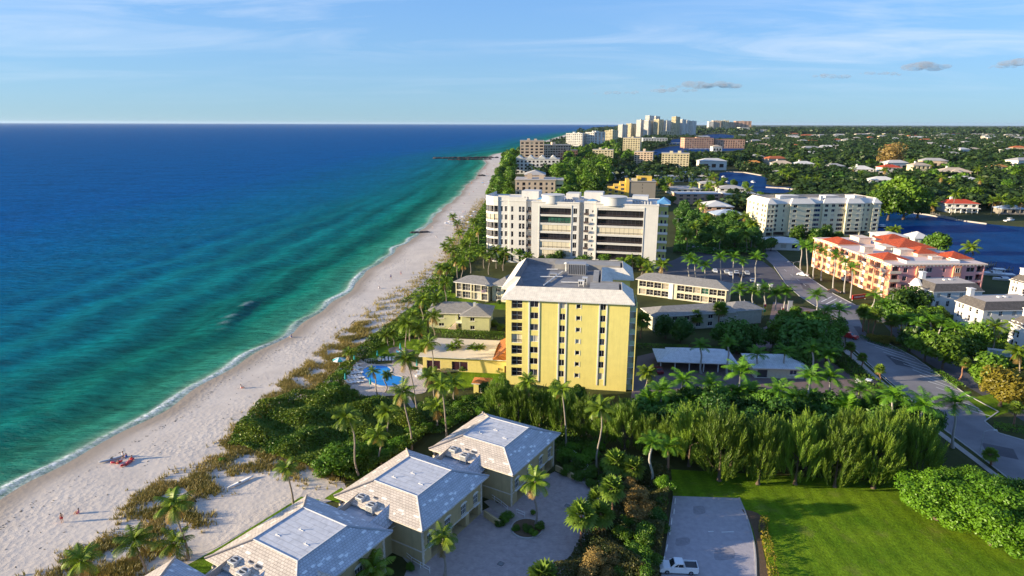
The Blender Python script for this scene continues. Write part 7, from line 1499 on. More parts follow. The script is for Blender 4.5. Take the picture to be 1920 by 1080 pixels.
# ---- car park fittings
for i, (a, c) in enumerate([((1266, 935), (1265, 945)), ((1264, 955), (1263, 964)), ((1259.5, 972), (1258, 984)), ((1257, 989), (1255, 1003)), ((1251, 1022), (1248, 1034)), ((1246, 1044), (1244, 1055))]):
    p, q = Vector(P(*a)), Vector(P(*c)); d = (q - p); L = max(1.4, d.length); an = math.atan2(d.y, d.x); mb = MB()
    mb.face([(0, -.1, 0), (L, -.1, 0), (L, -.05, .14), (0, -.05, .14)]); mb.face([(0, -.05, .14), (L, -.05, .14), (L, .05, .14), (0, .05, .14)]); mb.face([(0, .05, .14), (L, .05, .14), (L, .1, 0), (0, .1, 0)]); mb.face([(0, -.1, 0), (0, -.05, .14), (0, .05, .14), (0, .1, 0)]); mb.face([(L, .1, 0), (L, .05, .14), (L, -.05, .14), (L, -.1, 0)])
    tag(mb.build('wheel_stop', WVIN, None, (p.x, p.y, .021), an), 'white wheel stop along the left edge of the car park, %s from the far end' % ORD[i], 'wheel stop', 'wheel stops in the car park')
stripes('parking_lines', [(P(1328, 997), P(1338, 996.5)), (P(1353, 998), P(1376, 997))], .2, .026)
# ---- vehicles
def carpaint(n, c): return mat(n, c, .28, var=.03, scale=.5, spec=.6)
TYRE = mat('tyre_rubber', (.02, .02, .02), .8); CGL = mat('car_glass', (.02, .025, .035), .08, spec=.7); LAMP = mat('lamp_lens', (.7, .7, .65), .2, spec=.6); TAIL = mat('tail_lens', (.35, .02, .02), .3); CHR = mat('bare_metal', (.5, .5, .52), .25, metal=1.0)
def car(lbl, px, py, hd, paint, kind='saloon', z=.012, detail=True, L=4.6, Wd=1.8, group=None):
    """hd: heading angle of the nose in degrees from +X; wheels on the ground"""
    pick = kind == 'pickup'; L = 5.4 if pick else L; w = Wd / 2
    o = thing('pickup_truck' if pick else 'parked_car', lbl, 'pickup truck' if pick else 'car', at(px, py, z), R(hd), group)
    if pick: prof = [(-L / 2, .45), (-L / 2, .95), (-.35, .97), (1.0, 1.0), (L / 2 - .55, .98), (L / 2 - .05, .78), (L / 2, .4)]; cab = [(-.75, 1.0), (-.62, 1.66), (.55, 1.7), (1.25, 1.0)]
    else: prof = [(-L / 2, .35), (-L / 2 + .05, .85), (-L / 2 + .7, .95), (.8, .93), (L / 2 - .3, .76), (L / 2, .55), (L / 2, .3)]; cab = [(-1.75, .92), (-1.05, 1.42), (.15, 1.44), (1.05, .92)]
    def extr(mb, pr, y0, y1, m, tp=1.0, zref=None):
        n = len(pr); A = [(x, y0 * (tp if zref and z_ > zref else 1), z_) for x, z_ in pr]; B = [(x, y1 * (tp if zref and z_ > zref else 1), z_) for x, z_ in pr]
        for i in range(n): j = (i + 1) % n; mb.face([A[i], A[j], B[j], B[i]], m)
        mb.face(A[::-1], m); mb.face(B, m)
    mb = MB(); extr(mb, prof + [(L / 2 - .1, .28), (-L / 2 + .1, .28)], w, -w, 0)
    if pick: mb.box(-L / 2 + .1, -w + .1, .974, -.85, w - .1, .985, 1)
    mb.build('body', [paint, DARKM], o)
    mb = MB(); extr(mb, cab, w * .96, -w * .96, 0, .84, cab[0][1] + .05); mb.build('cabin', [paint], o)
    def g(nm, pts): mb = MB(); mb.face(pts); mb.build(nm, CGL, o)
    (x0, z0), (x1, z1), (x2, z2), (x3, z3) = cab; f = lambda a, b_, t_: a + (b_ - a) * t_
    wy = lambda t_: (w * .96 * (1 - t_) + w * .96 * .84 * t_) + .012
    g('windscreen', [(f(x3, x2, .12) + .02, -w * .80, f(z3, z2, .12) + .015), (f(x3, x2, .12) + .02, w * .80, f(z3, z2, .12) + .015), (f(x3, x2, .9) + .02, w * .72, f(z3, z2, .9) + .015), (f(x3, x2, .9) + .02, -w * .72, f(z3, z2, .9) + .015)])
    g('rear_window', [(f(x0, x1, .2) - .02, w * .78, f(z0, z1, .2) + .015), (f(x0, x1, .2) - .02, -w * .78, f(z0, z1, .2) + .015), (f(x0, x1, .88) - .02, -w * .7, f(z0, z1, .88) + .015), (f(x0, x1, .88) - .02, w * .7, f(z0, z1, .88) + .015)])
    for s_ in (1, -1):
        for (a, b_) in ((.06, .50), (.54, .95)) if detail else ((.06, .95),):
            zl, zh = f(z0, z1, .16), f(z0, z1, .86); xl = lambda t_, q: f(f(x0, x1, q), f(x3, x2, q), t_)
            p = [(xl(a, .16), s_ * wy(.25), zl), (xl(b_, .16), s_ * wy(.25), zl), (xl(b_, .86), s_ * wy(.92), zh), (xl(a, .86), s_ * wy(.92), zh)]
            g('side_window', p if s_ < 0 else p[::-1])
    for x in (-L * .31, L * .31):
        for s_ in (1, -1):
            wo_ = link('wheel', None, o, (x, s_ * (w - .09), .33)); mb = MB(); mb.tube([(0, -.11, 0), (0, .11, 0)], .33, 14); mb.build('tyre', TYRE, wo_); mb = MB(); mb.tube([(0, s_ * .112 - .01, 0), (0, s_ * .112 + .01, 0)], .19, 10); mb.build('rim', CHR, wo_)
    if detail:
        for s_ in (1, -1): mb = MB(); mb.box(L / 2 - .12, s_ * w * .72 - .2, .56, L / 2 + .012, s_ * w * .72 + .2, .74); mb.build('headlight', LAMP, o); mb = MB(); mb.box(-L / 2 - .012, s_ * w * .82 - .1, .6, -L / 2 + .1, s_ * w * .82 + .1, .85); mb.build('tail_light', TAIL, o); mb = MB(); mb.box(cab[3][0] - .32, s_ * (w + .12) - .1, 1.0, cab[3][0] - .2, s_ * (w + .12) + .1, 1.16); mb.build('wing_mirror', [paint], o)
        for x in (L / 2, -L / 2): mb = MB(); mb.box(x - .08, -w * .95, .34, x + .08, w * .95, .5); mb.build('bumper', CHR if pick else [paint], o)
        if pick:
            mb = MB(); mb.box(-L / 2, -w, .95, -.8, -w + .1, 1.2); mb.box(-L / 2, w - .1, .95, -.8, w, 1.2); mb.box(-L / 2, -w + .1, .95, -L / 2 + .08, w - .1, 1.2); mb.box(-.88, -w + .1, .95, -.8, w - .1, 1.2); mb.build('bed_sides', [paint], o)
    return o
WCAR, RCAR, SCAR, DCAR, MCAR, BCAR = carpaint('white_paint', (.80, .80, .80)), carpaint('red_paint', (.55, .03, .03)), carpaint('silver_paint', (.45, .46, .48)), carpaint('black_paint', (.03, .03, .035)), carpaint('maroon_paint', (.22, .02, .03)), carpaint('blue_paint', (.04, .08, .25))
car('white pickup truck parked at the bottom of the grey car park', 1271, 1070, 176, WCAR, 'pickup', .022)
car('red pickup truck driving at the road bend by the traffic island', 1591, 633, -50, RCAR, 'pickup')
car('white car parked on the road under the tall royal palms', 1505, 517, -40, WCAR)
car('black car waiting at the junction below the pink building', 1564, 549, -35, DCAR)
car('white car half hidden by the hedge bank at its lower end', 1624, 721, 140, WCAR)
car('black car parked behind the half hidden white one', 1634, 724, 140, DCAR)
car('maroon car at the left end of the long carport', 1233, 697, 95, MCAR); car('maroon car between long carport and garage block', 1391, 692, 95, MCAR); car('black car at the right end of the garage block', 1518, 696, 95, DCAR)
for i, (a, c, m) in enumerate([(1362, 512, SCAR), (1370, 516, WCAR), (1380, 513, SCAR), (1390, 518, DCAR), (1400, 514, SCAR), (1340, 510, WCAR), (1410, 528, SCAR), (1318, 506, BCAR)]): car('%s car in the shaded car park north of the long apartments, %s' % ({SCAR: 'silver', WCAR: 'white', DCAR: 'black', BCAR: 'blue'}[m], ['nearest the palms', 'second from the palms', 'in the middle', 'beside a silver one', 'fifth along', 'to the left', 'nearest the road', 'farthest left'][i]), a, c, 80, m, detail=False, group='cars in the shaded car park')
for i, (a, c, m) in enumerate([(1290, 462, SCAR), (1300, 464, WCAR), (1310, 467, WCAR), (1340, 470, SCAR), (1352, 473, WCAR)]): car('pale car among dark trees right of the white tower, %s' % ordl(i, 5), a, c, 80, m, detail=False, group='cars right of the white tower')
# ---- street furniture
def lamp(px, py, h, lbl, arms=2, hd=0):
    o = thing('street_lamp', lbl, 'street lamp', at(px, py), R(hd)); mb = MB(); mb.tube([(0, 0, 0), (0, 0, .4), (0, 0, h)], [.14, .09, .06], 8); mb.build('post', GREY, o)
    for s_ in ((1, -1) if arms == 2 else (1,)): mb = MB(); mb.tube([(0, 0, h - .1), (s_ * .9, 0, h + .25), (s_ * 1.9, 0, h + .25)], .045, 6); mb.build('arm', GREY, o); mb = MB(); mb.box(s_ * 2.1 - .35, -.15, h + .17, s_ * 2.1 + .35, .15, h + .30); mb.build('lamp_head', GREYL, o)
lamp(1484, 528, 8, 'grey double armed street lamp left of the road at the royal palms'); lamp(1838, 845, 4.2, 'short street lamp post on the road verge behind the casuarinas', 1); lamp(1668, 598, 8.5, 'tall street lamp at the junction before the townhouses', 1, 180); lamp(1270, 432, 7, 'grey street lamp beside the right end of the white tower', 2); lamp(1408, 470, 7, 'double armed lamp in the shaded wood', 2)
def board(name, lbl, px, py, w, h, z, m, an, legs=2, cat='sign'):
    o = thing(name, lbl, cat, at(px, py), R(an)); mb = MB(); mb.box(-w / 2, -.12, z, w / 2, .12, z + h); mb.box(-w / 2 - .1, -.16, z + h, w / 2 + .1, .16, z + h + .12); mb.build('panel', m, o)
    for k in range(legs): mb = MB(); x = -w / 2 + .15 + (w - .3) * k / max(1, legs - 1); mb.box(x - .12, -.1, 0, x + .12, .1, z); mb.build('post', WVIN, o)
    return o
o = board('entrance_sign', 'red entrance sign wall under palms before the pink building', 1610, 562, 6.5, 1.6, .3, RCAR, 20)
mb = MB()
for k in range(7): mb.box(-2.4 + .7 * k, -.15, .9, -1.95 + .7 * k, -.121, 1.4)
tag(mb.build('lettering', WVIN, o), kind='stuff')
o = board('entrance_sign', 'white entrance sign with panel lettering at the right edge fence', 1872, 672, 5.5, 2.0, .5, WVIN, -28)
mb = MB(); mb.box(-2.3, -.15, 1.0, 2.3, -.121, 2.2); mb.build('sign_face', mat('grey_green_panel', (.35, .40, .38), .6), o)
board('direction_sign', 'pale upright sign panel by the driveway entrance', 1480, 585, 1.5, 3.2, .6, GREYL, 0)
def fence(lbl, px, h=1.2):
    l = PP(px); o = thing('fence', lbl, 'fence')
    for a, b_ in zip(l[:-1], l[1:]):
        for hh in (.45, .95):
            d = Vector(b_) - Vector(a); n = Vector((-d.y, d.x)).normalized() * .07; mb = MB(); mb.prism([tuple(Vector(a) - n), tuple(Vector(b_) - n), tuple(Vector(b_) + n), tuple(Vector(a) + n)], h * hh - .12, h * hh + .12); mb.build('rail', WVIN, o)
        k = max(1, int(math.dist(a, b_) / 2.6))
        for i in range(k + 1): t_ = i / k; x, y = a[0] + (b_[0] - a[0]) * t_, a[1] + (b_[1] - a[1]) * t_; mb = MB(); mb.box(x - .1, y - .1, 0, x + .1, y + .1, h + .1); mb.build('post', WVIN, o)
fence('long white rail fence running down to the white entrance sign', [(1780, 642), (1815, 662), (1850, 680)]); fence('white rail fence on the verge behind the traffic island', [(1640, 574), (1656, 584), (1672, 595)])
lowwall('white pillar ending the long rail fence', [(1849, 678), (1853, 681)], 2.4, WVIN, 1.0)
for i, (a, c) in enumerate([(1301, 540), (1342, 543), (1363, 545), (1422, 546), (1444, 546), (1240, 533)]):
    o = thing('gate_pillar', 'white pillar in the hedge line of the shaded car park, %s' % ordl([1301, 1342, 1363, 1422, 1444, 1240].index(a) + 1 if a != 1240 else 0, 6), 'pillar', at(a, c), 0, 'white pillars by the car park'); mb = MB(); mb.box(-.5, -.5, 0, .5, .5, 2.5); mb.build('shaft', WVIN, o); mb = MB(); mb.box(-.65, -.65, 2.5, .65, .65, 2.75); mb.build('cap', WVIN, o)
BAN = [mat('yellow_cloth', (.75, .50, .03), .7), REDC, mat('green_cloth', (.05, .32, .08), .7)]
for i, (a, c) in enumerate([(1393, 590), (1409, 594), (1430, 596), (1463, 604)]):
    o = thing('banner_pole', 'pole with striped hanging banner at the driveway palms, %s' % ordl(i, 4), 'banner', at(a, c), 0, 'banners at the driveway'); mb = MB(); mb.tube([(0, 0, 0), (0, 0, 5.2)], .05, 6); mb.build('pole', WVIN, o); mb = MB()
    for k in range(3): mb.box(.06, -.02, 2.0 + k * .9, .75, .02, 2.9 + k * .9, (k + i) % 3)
    mb.build('banner', BAN if i < 3 else [WVIN, WVIN, REDC], o)
# ---- boats, docks, bridge
def boat(lbl, px, py, L, hd, m=WVIN, top=True, group='boats on the lagoon', name='motor_boat', cat='boat'):
    o = thing(name, lbl, cat, at(px, py, .05), R(hd), group); w = L * .15; mb = MB()
    st = [(-.5, .95, .55), (-.15, 1.0, .6), (.2, .9, .7), (.4, .5, .82), (.5, .02, .95)]; S_ = []
    for t_, ww, hh in st: S_.append([(t_ * L, -w * ww, hh * L * .12), (t_ * L, -w * ww * .6, -.15), (t_ * L, w * ww * .6, -.15), (t_ * L, w * ww, hh * L * .12)])
    for A, B in zip(S_[:-1], S_[1:]):
        for i in range(3): mb.face([A[i], A[i + 1], B[i + 1], B[i]][::-1])
        mb.face([A[3], A[0], B[0], B[3]][::-1])
    mb.face(S_[0]); mb.build('hull', m, o)
    mb = MB(); mb.box(-L * .12, -w * .6, L * .07, L * .14, w * .6, L * .14); mb.build('cabin', WVIN, o); mb = MB(); mb.box(L * .141, -w * .5, L * .09, L * .16, w * .5, L * .135); mb.build('windscreen', CGL, o)
    if top:
        mb = MB(); mb.box(-L * .2, -w * .7, L * .21, L * .1, w * .7, L * .225); mb.build('canopy', WVIN, o)
        mb = MB()
        for x in (-.18, .08):
            for s_ in (-1, 1): mb.tube([(x * L, s_ * w * .6, L * .1), (x * L, s_ * w * .6, L * .21)], L * .006 + .02, 5)
        mb.build('canopy_frame', GREYL, o)
boat('long white motor yacht at the dock behind the pink building', 1868, 516, 13, 165); boat('white motor boat moored outside the long yacht', 1884, 525, 9, 165, top=False)
boat('white boat on a lift below the lagoon trees', 1722, 397, 9, 10); boat('white boat at the grey boathouse', 1893, 414, 9, 20); boat('white boat tied at the left bank of the canal', 1356, 333, 10, 95); boat('second white boat on the left bank of the canal', 1362, 341, 9, 95, top=False); boat('white boat at the right bank of the canal', 1411, 342, 9, 100); boat('small boat at the near end of the canal', 1393, 349, 8, 60, top=False); boat('dark motor boat moored under the cream block end', 1655, 427, 9, 0, DARKM)
for i in range(5): boat('small white boat before the salmon waterfront condominiums, %s' % ordl(i, 5), 1296 + 9 * i, 279.6, 11, 5, top=False)
def dock(lbl, px0, px1, w=1.8, n=6):
    a, b_ = Vector(P(*px0)), Vector(P(*px1)); d = (b_ - a).normalized(); nn = Vector((-d.y, d.x)) * w / 2; o = thing('dock', lbl, 'dock'); wood = mat('grey_dock_wood', (.22, .19, .16), .9, var=.25, scale=2)
    mb = MB(); mb.prism([tuple(a - nn), tuple(b_ - nn), tuple(b_ + nn), tuple(a + nn)], .7, .85); mb.build('walkway', wood, o)
    for i in range(n):
        for s_ in (-1, 1): p = a + (b_ - a) * i / (n - 1) + nn * s_ * 1.08; mb = MB(); mb.tube([(p.x, p.y, -.3), (p.x, p.y, 1.9)], .15, 6); mb.build('pile', wood, o)
dock('wooden dock running out beside the white yacht', (1838, 505), (1862, 498)); dock('wooden finger dock behind the yacht stern', (1842, 512), (1895, 508), 1.5, 7); dock('wooden dock at the lagoon bank behind the pink roofs', (1700, 448), (1712, 440), 1.6, 4); dock('pale dock below the mansion lawn', (1748, 402), (1790, 412), 2.0, 5); dock('small dock by the boat lift', (1710, 398), (1740, 400), 2.0, 5)
lowwall('long pale seawall round the canal garden', [(1436, 352), (1470, 354), (1500, 358), (1530, 366)], 1.2, CONC, 1.2); lowwall('low pale seawall along the wooded lagoon bank', [(1642, 393), (1690, 397), (1740, 404), (1790, 413), (1850, 421)], .9, CONC, .8); lowwall('pale seawall round the far side of the canal', [(1362, 323), (1395, 324), (1440, 332)], 1.2, CONC, 1.2)
a, c = P(1254, 271), P(1283, 271); W_ = math.dist(a, c); o = thing('road_bridge', 'low white road bridge over the channel, far off', 'bridge', (*a, 0), math.atan2(c[1] - a[1], c[0] - a[0])); mb = MB(); mb.box(-8, 0, 4.2, W_ + 8, 10, 5.6); mb.build('deck', WFAR, o)
for k in range(5): mb = MB(); mb.box(W_ * k / 4 - 1.2, 1, -.5, W_ * k / 4 + 1.2, 9, 4.19); mb.build('pier', WFAR, o)
# ---- rocks in the surf
ROCK = mat('wet_rock', (.055, .05, .05), .8, var=.35, scale=.6, bump=.1)
def groin(lbl, px0, px1, n, r0, wdt=1.5, seed=1):
    g = random.Random(seed); a, b_ = Vector(P(*px0)), Vector(P(*px1)); mb = MB()
    for i in range(n):
        p = a + (b_ - a) * g.random() + Vector((g.gauss(0, wdt), g.gauss(0, wdt))); r = r0 * g.uniform(.6, 1.3); vs = []
        for k in range(14): q = k / 13 * 2 - 1; an = k * 2.4; rr = math.sqrt(max(0, 1 - q * q)); vs.append((p.x + r * rr * math.cos(an) * g.uniform(.8, 1.2), p.y + r * rr * math.sin(an) * g.uniform(.8, 1.2), r * .55 * q + r * .2))
        import bmesh
        bm = bmesh.new(); [bm.verts.new(v) for v in vs]; bmesh.ops.convex_hull(bm, input=bm.verts[:]); bm.verts.index_update(); bm.verts.ensure_lookup_table()
        fs = [tuple(v.index for v in f.verts) for f in bm.faces]; mb.idx([tuple(v.co) for v in bm.verts], fs, 0, False); bm.free()
    o = thing('rock_groin', lbl, 'groin'); tag(mb.build('rocks', ROCK, o), kind='stuff')
groin('dark rock groin running from beach into the surf, nearest one', (771, 437), (803, 435.5), 34, 1.1, .6, 1); groin('small rock groin at the water line farther up the beach', (898, 330), (908, 330), 22, 2.2, 1.4, 2); groin('long dark rock jetty at the far point of the beach', (814, 297.3), (930, 296), 150, 3.2, 2.2, 3); groin('second low rock jetty just in front of the long one', (842, 300), (918, 299), 80, 2.6, 1.6, 4)
# ---- people: one skinned body each, clothes and hair as children
def bodymesh(J, E, name='body'):
    names = list(J); me = bpy.data.meshes.new(name); me.from_pydata([J[n][:3] for n in names], [(names.index(a), names.index(b_)) for a, b_ in E], []); o = bpy.data.objects.new('tmp', me); COL.objects.link(o)
    sk = o.modifiers.new('s', 'SKIN'); sv = me.skin_vertices[0].data
    for i, n in enumerate(names): sv[i].radius = (J[n][3], J[n][3] * (.8 if n in ('chest', 'pelvis', 'waist') else 1)); sv[i].use_root = n == 'pelvis'
    su = o.modifiers.new('u', 'SUBSURF'); su.levels = 1; su.render_levels = 1
    dg = bpy.context.evaluated_depsgraph_get(); out = bpy.data.meshes.new_from_object(o.evaluated_get(dg)); bpy.data.objects.remove(o); out.name = name
    out.polygons.foreach_set('use_smooth', np.ones(len(out.polygons), bool)); return out
def joints(pose):
    J = dict(pelvis=(0, 0, .95, .145), waist=(0, 0, 1.1, .125), chest=(0, 0, 1.3, .15), neck=(0, 0, 1.47, .06), head=(0, .02, 1.58, .085), crown=(0, .01, 1.70, .085))
    for s_, n in ((-1, 'l'), (1, 'r')):
        J['sh' + n] = (s_ * .19, 0, 1.40, .065); J['el' + n] = (s_ * .26, -.02, 1.12, .045); J['wr' + n] = (s_ * .28, .06, .88, .033); J['ha' + n] = (s_ * .28, .09, .78, .035)
        J['hi' + n] = (s_ * .10, 0, .88, .10); J['kn' + n] = (s_ * .11, .02, .50, .065); J['an' + n] = (s_ * .12, -.01, .09, .045); J['to' + n] = (s_ * .13, .15, .04, .04)
    if pose == 'walk':
        J['knl'] = (-.11, .18, .52, .065); J['anl'] = (-.11, .26, .12, .045); J['tol'] = (-.12, .42, .06, .04); J['anr'] = (.11, -.24, .12, .045); J['tor'] = (.12, -.10, .04, .04); J['wrl'] = (-.26, -.12, .92, .033); J['hal'] = (-.26, -.16, .84, .035); J['wrr'] = (.26, .2, .95, .033); J['har'] = (.26, .26, .88, .035)
    if pose == 'sit':
        for k in list(J):
            x, y, z, r = J[k]
            if k[:2] in ('kn',): J[k] = (x, .45, .38, r)
            elif k[:2] == 'an': J[k] = (x, .62, .08, r)
            elif k[:2] == 'to': J[k] = (x, .76, .08, r)
            elif k[:2] == 'hi': J[k] = (x, .06, .14, r)
            else: J[k] = (x, y - .12 * (z - .95), z - .80, r)
        for n in 'lr': s_ = -1 if n == 'l' else 1; J['el' + n] = (s_ * .27, .1, .40, .045); J['wr' + n] = (s_ * .2, .32, .42, .033); J['ha' + n] = (s_ * .16, .40, .42, .035)
    E = [('pelvis', 'waist'), ('waist', 'chest'), ('chest', 'neck'), ('neck', 'head'), ('head', 'crown')]
    for n in 'lr': E += [('chest', 'sh' + n), ('sh' + n, 'el' + n), ('el' + n, 'wr' + n), ('wr' + n, 'ha' + n), ('pelvis', 'hi' + n), ('hi' + n, 'kn' + n), ('kn' + n, 'an' + n), ('an' + n, 'to' + n)]
    return J, E
SKIN = mat('skin', (.52, .30, .19), .6, var=.06); HAIR = mat('dark_hair', (.06, .04, .025), .6); BODY = {}
CLOTH = {n: mat(n + '_swimwear', c, .8) for n, c in dict(red=(.55, .05, .05), blue=(.06, .12, .4), white=(.75, .73, .70), black=(.03, .03, .035), pink=(.6, .2, .28)).items()}
for pz in ('stand', 'walk', 'sit'):
    J, E = joints(pz); b_ = bodymesh(J, E); b_.materials.append(SKIN); mb = MB(); h = Vector(J['crown'][:3]); mb.tube([h + Vector((0, -.03, -.10)), h + Vector((0, -.02, 0)), h + Vector((0, -.01, .06)), h + Vector((0, 0, .095))], [.105, .112, .085, .02], 10, 0); hm_ = mb.mesh('hair', [HAIR])
    mb = MB(); mb.tube([J['waist'][:3], J['pelvis'][:3]], [.155, .185], 12)
    for n in 'lr': a, c = Vector(J['hi' + n][:3]), Vector(J['kn' + n][:3]); mb.tube([a + (a - c) * .05, a + (c - a) * .45], [.135, .115], 10)
    sm_ = mb.mesh('shorts', []); mb = MB(); mb.tube([J['pelvis'][:3], J['waist'][:3], J['chest'][:3], (J['chest'][0], J['chest'][1], J['chest'][2] + .13)], [.18, .165, .185, .10], 12); tm_ = mb.mesh('shirt', []); BODY[pz] = (b_, hm_, sm_, tm_)
def person(lbl, px, py, pose, hd, shorts, shirt=None, z=.07, group=None, sc=1.0):
    b_, hm_, sm_, tm_ = BODY[pose]; o = thing('person', lbl, 'person', at(px, py, z), R(hd), group); o.scale = (sc,) * 3; link('body', b_, o); link('hair', hm_, o); m_ = sm_.copy(); m_.materials.append(CLOTH[shorts]); link('shorts', m_, o)
    if shirt: m_ = tm_.copy(); m_.materials.append(CLOTH[shirt]); link('shirt', m_, o)
person('person in red swimwear standing alone on the near beach', 117, 980, 'stand', 60, 'red', None); person('person sitting on the sand to the right of the lone standing one', 147, 963, 'sit', 100, 'red', 'pink')
person('person in blue sitting behind the kayaks at the water', 237, 858, 'sit', 40, 'blue', 'blue'); person('person in red sitting at the right end of the kayak group', 247, 862, 'sit', 80, 'red', 'red'); person('person in red lying low between the kayaks', 222, 870, 'sit', 60, 'red'); person('person walking beside the kayak group', 232, 862, 'walk', 120, 'black', 'white')
BP = [(752, 516, 'walk'), (733, 523, 'stand'), (711, 541, 'sit'), (811, 429, 'stand'), (818, 445, 'sit'), (846, 392, 'walk'), (842, 394, 'stand'), (872, 398, 'sit'), (862, 409, 'stand'), (868, 399, 'walk'), (878, 350, 'walk'), (884, 345, 'stand'), (870, 382, 'sit'), (893, 356, 'stand'), (906, 341, 'walk'), (916, 332, 'stand'), (900, 334, 'walk'), (922, 322, 'stand'), (930, 315, 'walk'), (926, 312, 'stand'), (888, 360, 'sit'), (912, 322, 'walk'), (880, 366, 'walk'), (898, 345, 'stand'), (546, 633, 'sit'), (453, 728, 'sit')]
BP.sort(key=lambda p: -p[1])
for i, (a, c, pz) in enumerate(BP): person('small figure %s on the beach, %s from the near end' % ({'walk': 'walking', 'stand': 'standing', 'sit': 'sitting'}[pz], ORD[i] if i < 20 else ['twenty first', 'twenty second', 'twenty third', 'twenty fourth', 'twenty fifth', 'twenty sixth'][i - 20]), a, c, pz, random.uniform(0, 360), random.choice(['red', 'blue', 'black', 'white', 'pink']), random.choice([None, 'white', 'blue', None]), group='people along the beach', sc=1.1)
# ---- beach things
def kayak(lbl, px, py, L, hd, m, name='kayak', z=.09):
    o = thing(name, lbl, name.replace('_', ' '), at(px, py, z), R(hd)); mb = MB(); n = 9; rows_ = []
    for i in range(n):
        t_ = i / (n - 1); w = .42 * math.sin(math.pi * (.04 + .92 * t_)) ** .7; x = (t_ - .5) * L; k = .12 * (2 * t_ - 1) ** 2
        rows_.append([(x, -w, .28 + k), (x, -w * .6, .05 + k), (x, 0, k), (x, w * .6, .05 + k), (x, w, .28 + k), (x, 0, .34 + k)])
    vs = [p for r_ in rows_ for p in r_]; fs = []
    for i in range(n - 1):
        for j in range(6): fs.append((i * 6 + j, i * 6 + (j + 1) % 6, (i + 1) * 6 + (j + 1) % 6, (i + 1) * 6 + j))
    fs += [tuple(range(6))[::-1], tuple(range((n - 1) * 6, n * 6))]; mb.idx(vs, [f[::-1] for f in fs], 0); mb.build('hull', m, o)
    mb = MB(); mb.tube([(-.2, 0, .345), (-.2, 0, .36)], .27, 12); mb.build('cockpit', DARKM, o); return o
o = kayak('upturned white canoe lying by the dune grass', 452, 906, 4.9, 53, WVIN, 'canoe', .1)
kayak('grey kayak drawn up at the water line', 212, 862, 4.6, 40, SCAR); kayak('red kayak nearest the sea in the beach group', 219, 868, 2.0, 20, RCAR); kayak('second red kayak at the right of the beach group', 236, 872, 1.9, 60, RCAR); kayak('small red kayak behind the sitting people', 245, 866, 1.8, 80, RCAR)
g = np.random.default_rng(8); n = 900; yy = 60 + 380 * g.random(n) ** 1.4; xx = xshore(yy) + 6.5 + 1.2 * np.sin(yy / 14) + g.normal(size=n) * .35 + (g.random(n) < .3) * g.uniform(2, 12, n)
c_ = np.stack([xx, yy, np.full(n, .085)], 1); a_ = g.uniform(0, 6.28, n); r0 = g.uniform(.08, .3, n); u_ = np.stack([np.cos(a_) * r0, np.sin(a_) * r0, np.zeros(n)], 1); w_ = np.stack([-np.sin(a_) * r0 * .4, np.cos(a_) * r0 * .4, np.full(n, .05)], 1)
tag(link('seaweed_wrack', npmesh('seaweed_wrack', np.stack([c_ - u_, c_ + w_, c_ + u_, c_ - w_ * np.array([1, 1, 0])], 1).reshape(-1, 3), np.arange(4 * n).reshape(n, 4), [mat('dry_seaweed', (.10, .075, .045), .9)])), kind='stuff')
BU = [(843, 421, WVIN), (836, 424, WVIN), (848, 415, WVIN), (868, 412, WVIN), (878, 422, WVIN), (884, 410, WVIN), (889, 402, WVIN), (905, 346, BLUC), (910, 350, WVIN), (916, 344, WVIN)]
for i, (a, c, m) in enumerate(sorted(BU, key=lambda p: p[0])):
    o = thing('beach_umbrella', '%s beach umbrella on the far sand, %s' % ('blue' if m == BLUC else 'white', ordl(i, len(BU))), 'beach umbrella', at(a, c, .07), 0, 'beach umbrellas'); mb = MB(); mb.tube([(0, 0, 0), (0, 0, 2.2)], .04, 5); mb.build('pole', WVIN, o); mb = MB()
    for q in range(8): a0, b0 = q * .7854, (q + 1) * .7854; mb.face([(1.4 * math.cos(a0), 1.4 * math.sin(a0), 1.9), (1.4 * math.cos(b0), 1.4 * math.sin(b0), 1.9), (0, 0, 2.45)])
    mb.build('canopy', m, o)
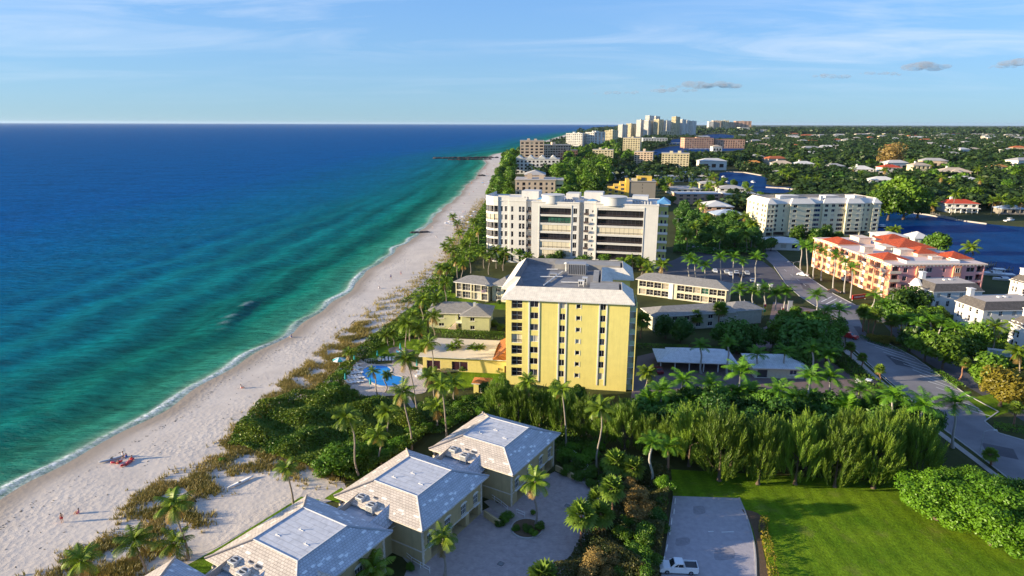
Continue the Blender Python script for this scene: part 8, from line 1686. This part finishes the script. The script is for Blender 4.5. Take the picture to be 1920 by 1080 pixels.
for i in range(34):
    a, c = random.uniform(838, 896), random.uniform(398, 426)
    tag(link('beach_lounger', LM, None, at(a, c, .07), random.uniform(1.2, 1.8), 1.2), 'white beach lounger on the sand before the white tower', 'sun lounger', 'beach loungers before the white tower')
for i in range(14):
    a, c = random.uniform(905, 935), random.uniform(315, 350)
    tag(link('beach_lounger', LMR if i % 4 == 0 else LM, None, at(a, c, .07), random.uniform(1.2, 1.8), 1.5), '%s beach lounger far up the beach' % ('red' if i % 4 == 0 else 'white'), 'sun lounger', '%s loungers far up the beach' % ('red' if i % 4 == 0 else 'white'))
# ---- small low clouds standing off to the right
cvm = bpy.data.materials.new('cloud_vapour'); cvm.use_nodes = True; t = cvm.node_tree; t.nodes.clear(); pv = nd(t, 'ShaderNodeVolumePrincipled', Density=0.005); pv.inputs['Color'].default_value = (.55, .58, .64, 1); oo = nd(t, 'ShaderNodeOutputMaterial'); ln(t, pv.outputs[0], oo.inputs['Volume'])
import bmesh
for i, (px, py, w, h) in enumerate([(1158, 176, 44, 7), (1262, 172, 40, 10), (1310, 164, 78, 13), (1344, 165, 44, 9), (1560, 146, 34, 10), (1652, 141, 44, 7), (1735, 131, 36, 16), (1905, 122, 34, 14), (1880, 127, 22, 8)]):
    D = 9000; d = ray(px, py); s_ = D / d[1]; c = Vector((d[0] * s_, D, HC + d[2] * s_)); k = D / F; g = random.Random(i); bm = bmesh.new()
    for q in range(11):
        u = g.uniform(-1, 1); r = k * h * g.uniform(.35, .75) * (1 - .4 * abs(u)); mt = Matrix.Translation((u * w * k * .9, g.uniform(-1, 1) * k * h, r * .5 + g.uniform(-.1, .25) * k * h)) @ Matrix.Diagonal((1.9, 1.3, .75, 1))
        bmesh.ops.create_icosphere(bm, subdivisions=2, radius=r, matrix=mt)
    me = bpy.data.meshes.new('cloud'); bm.to_mesh(me); bm.free(); me.materials.append(cvm)
    tag(link('cloud', me, None, c), 'small low grey cloud floating over the land horizon, %s' % ordl(i if i < 7 else (8 if i == 7 else 7), 9), 'cloud', 'small clouds over the horizon')
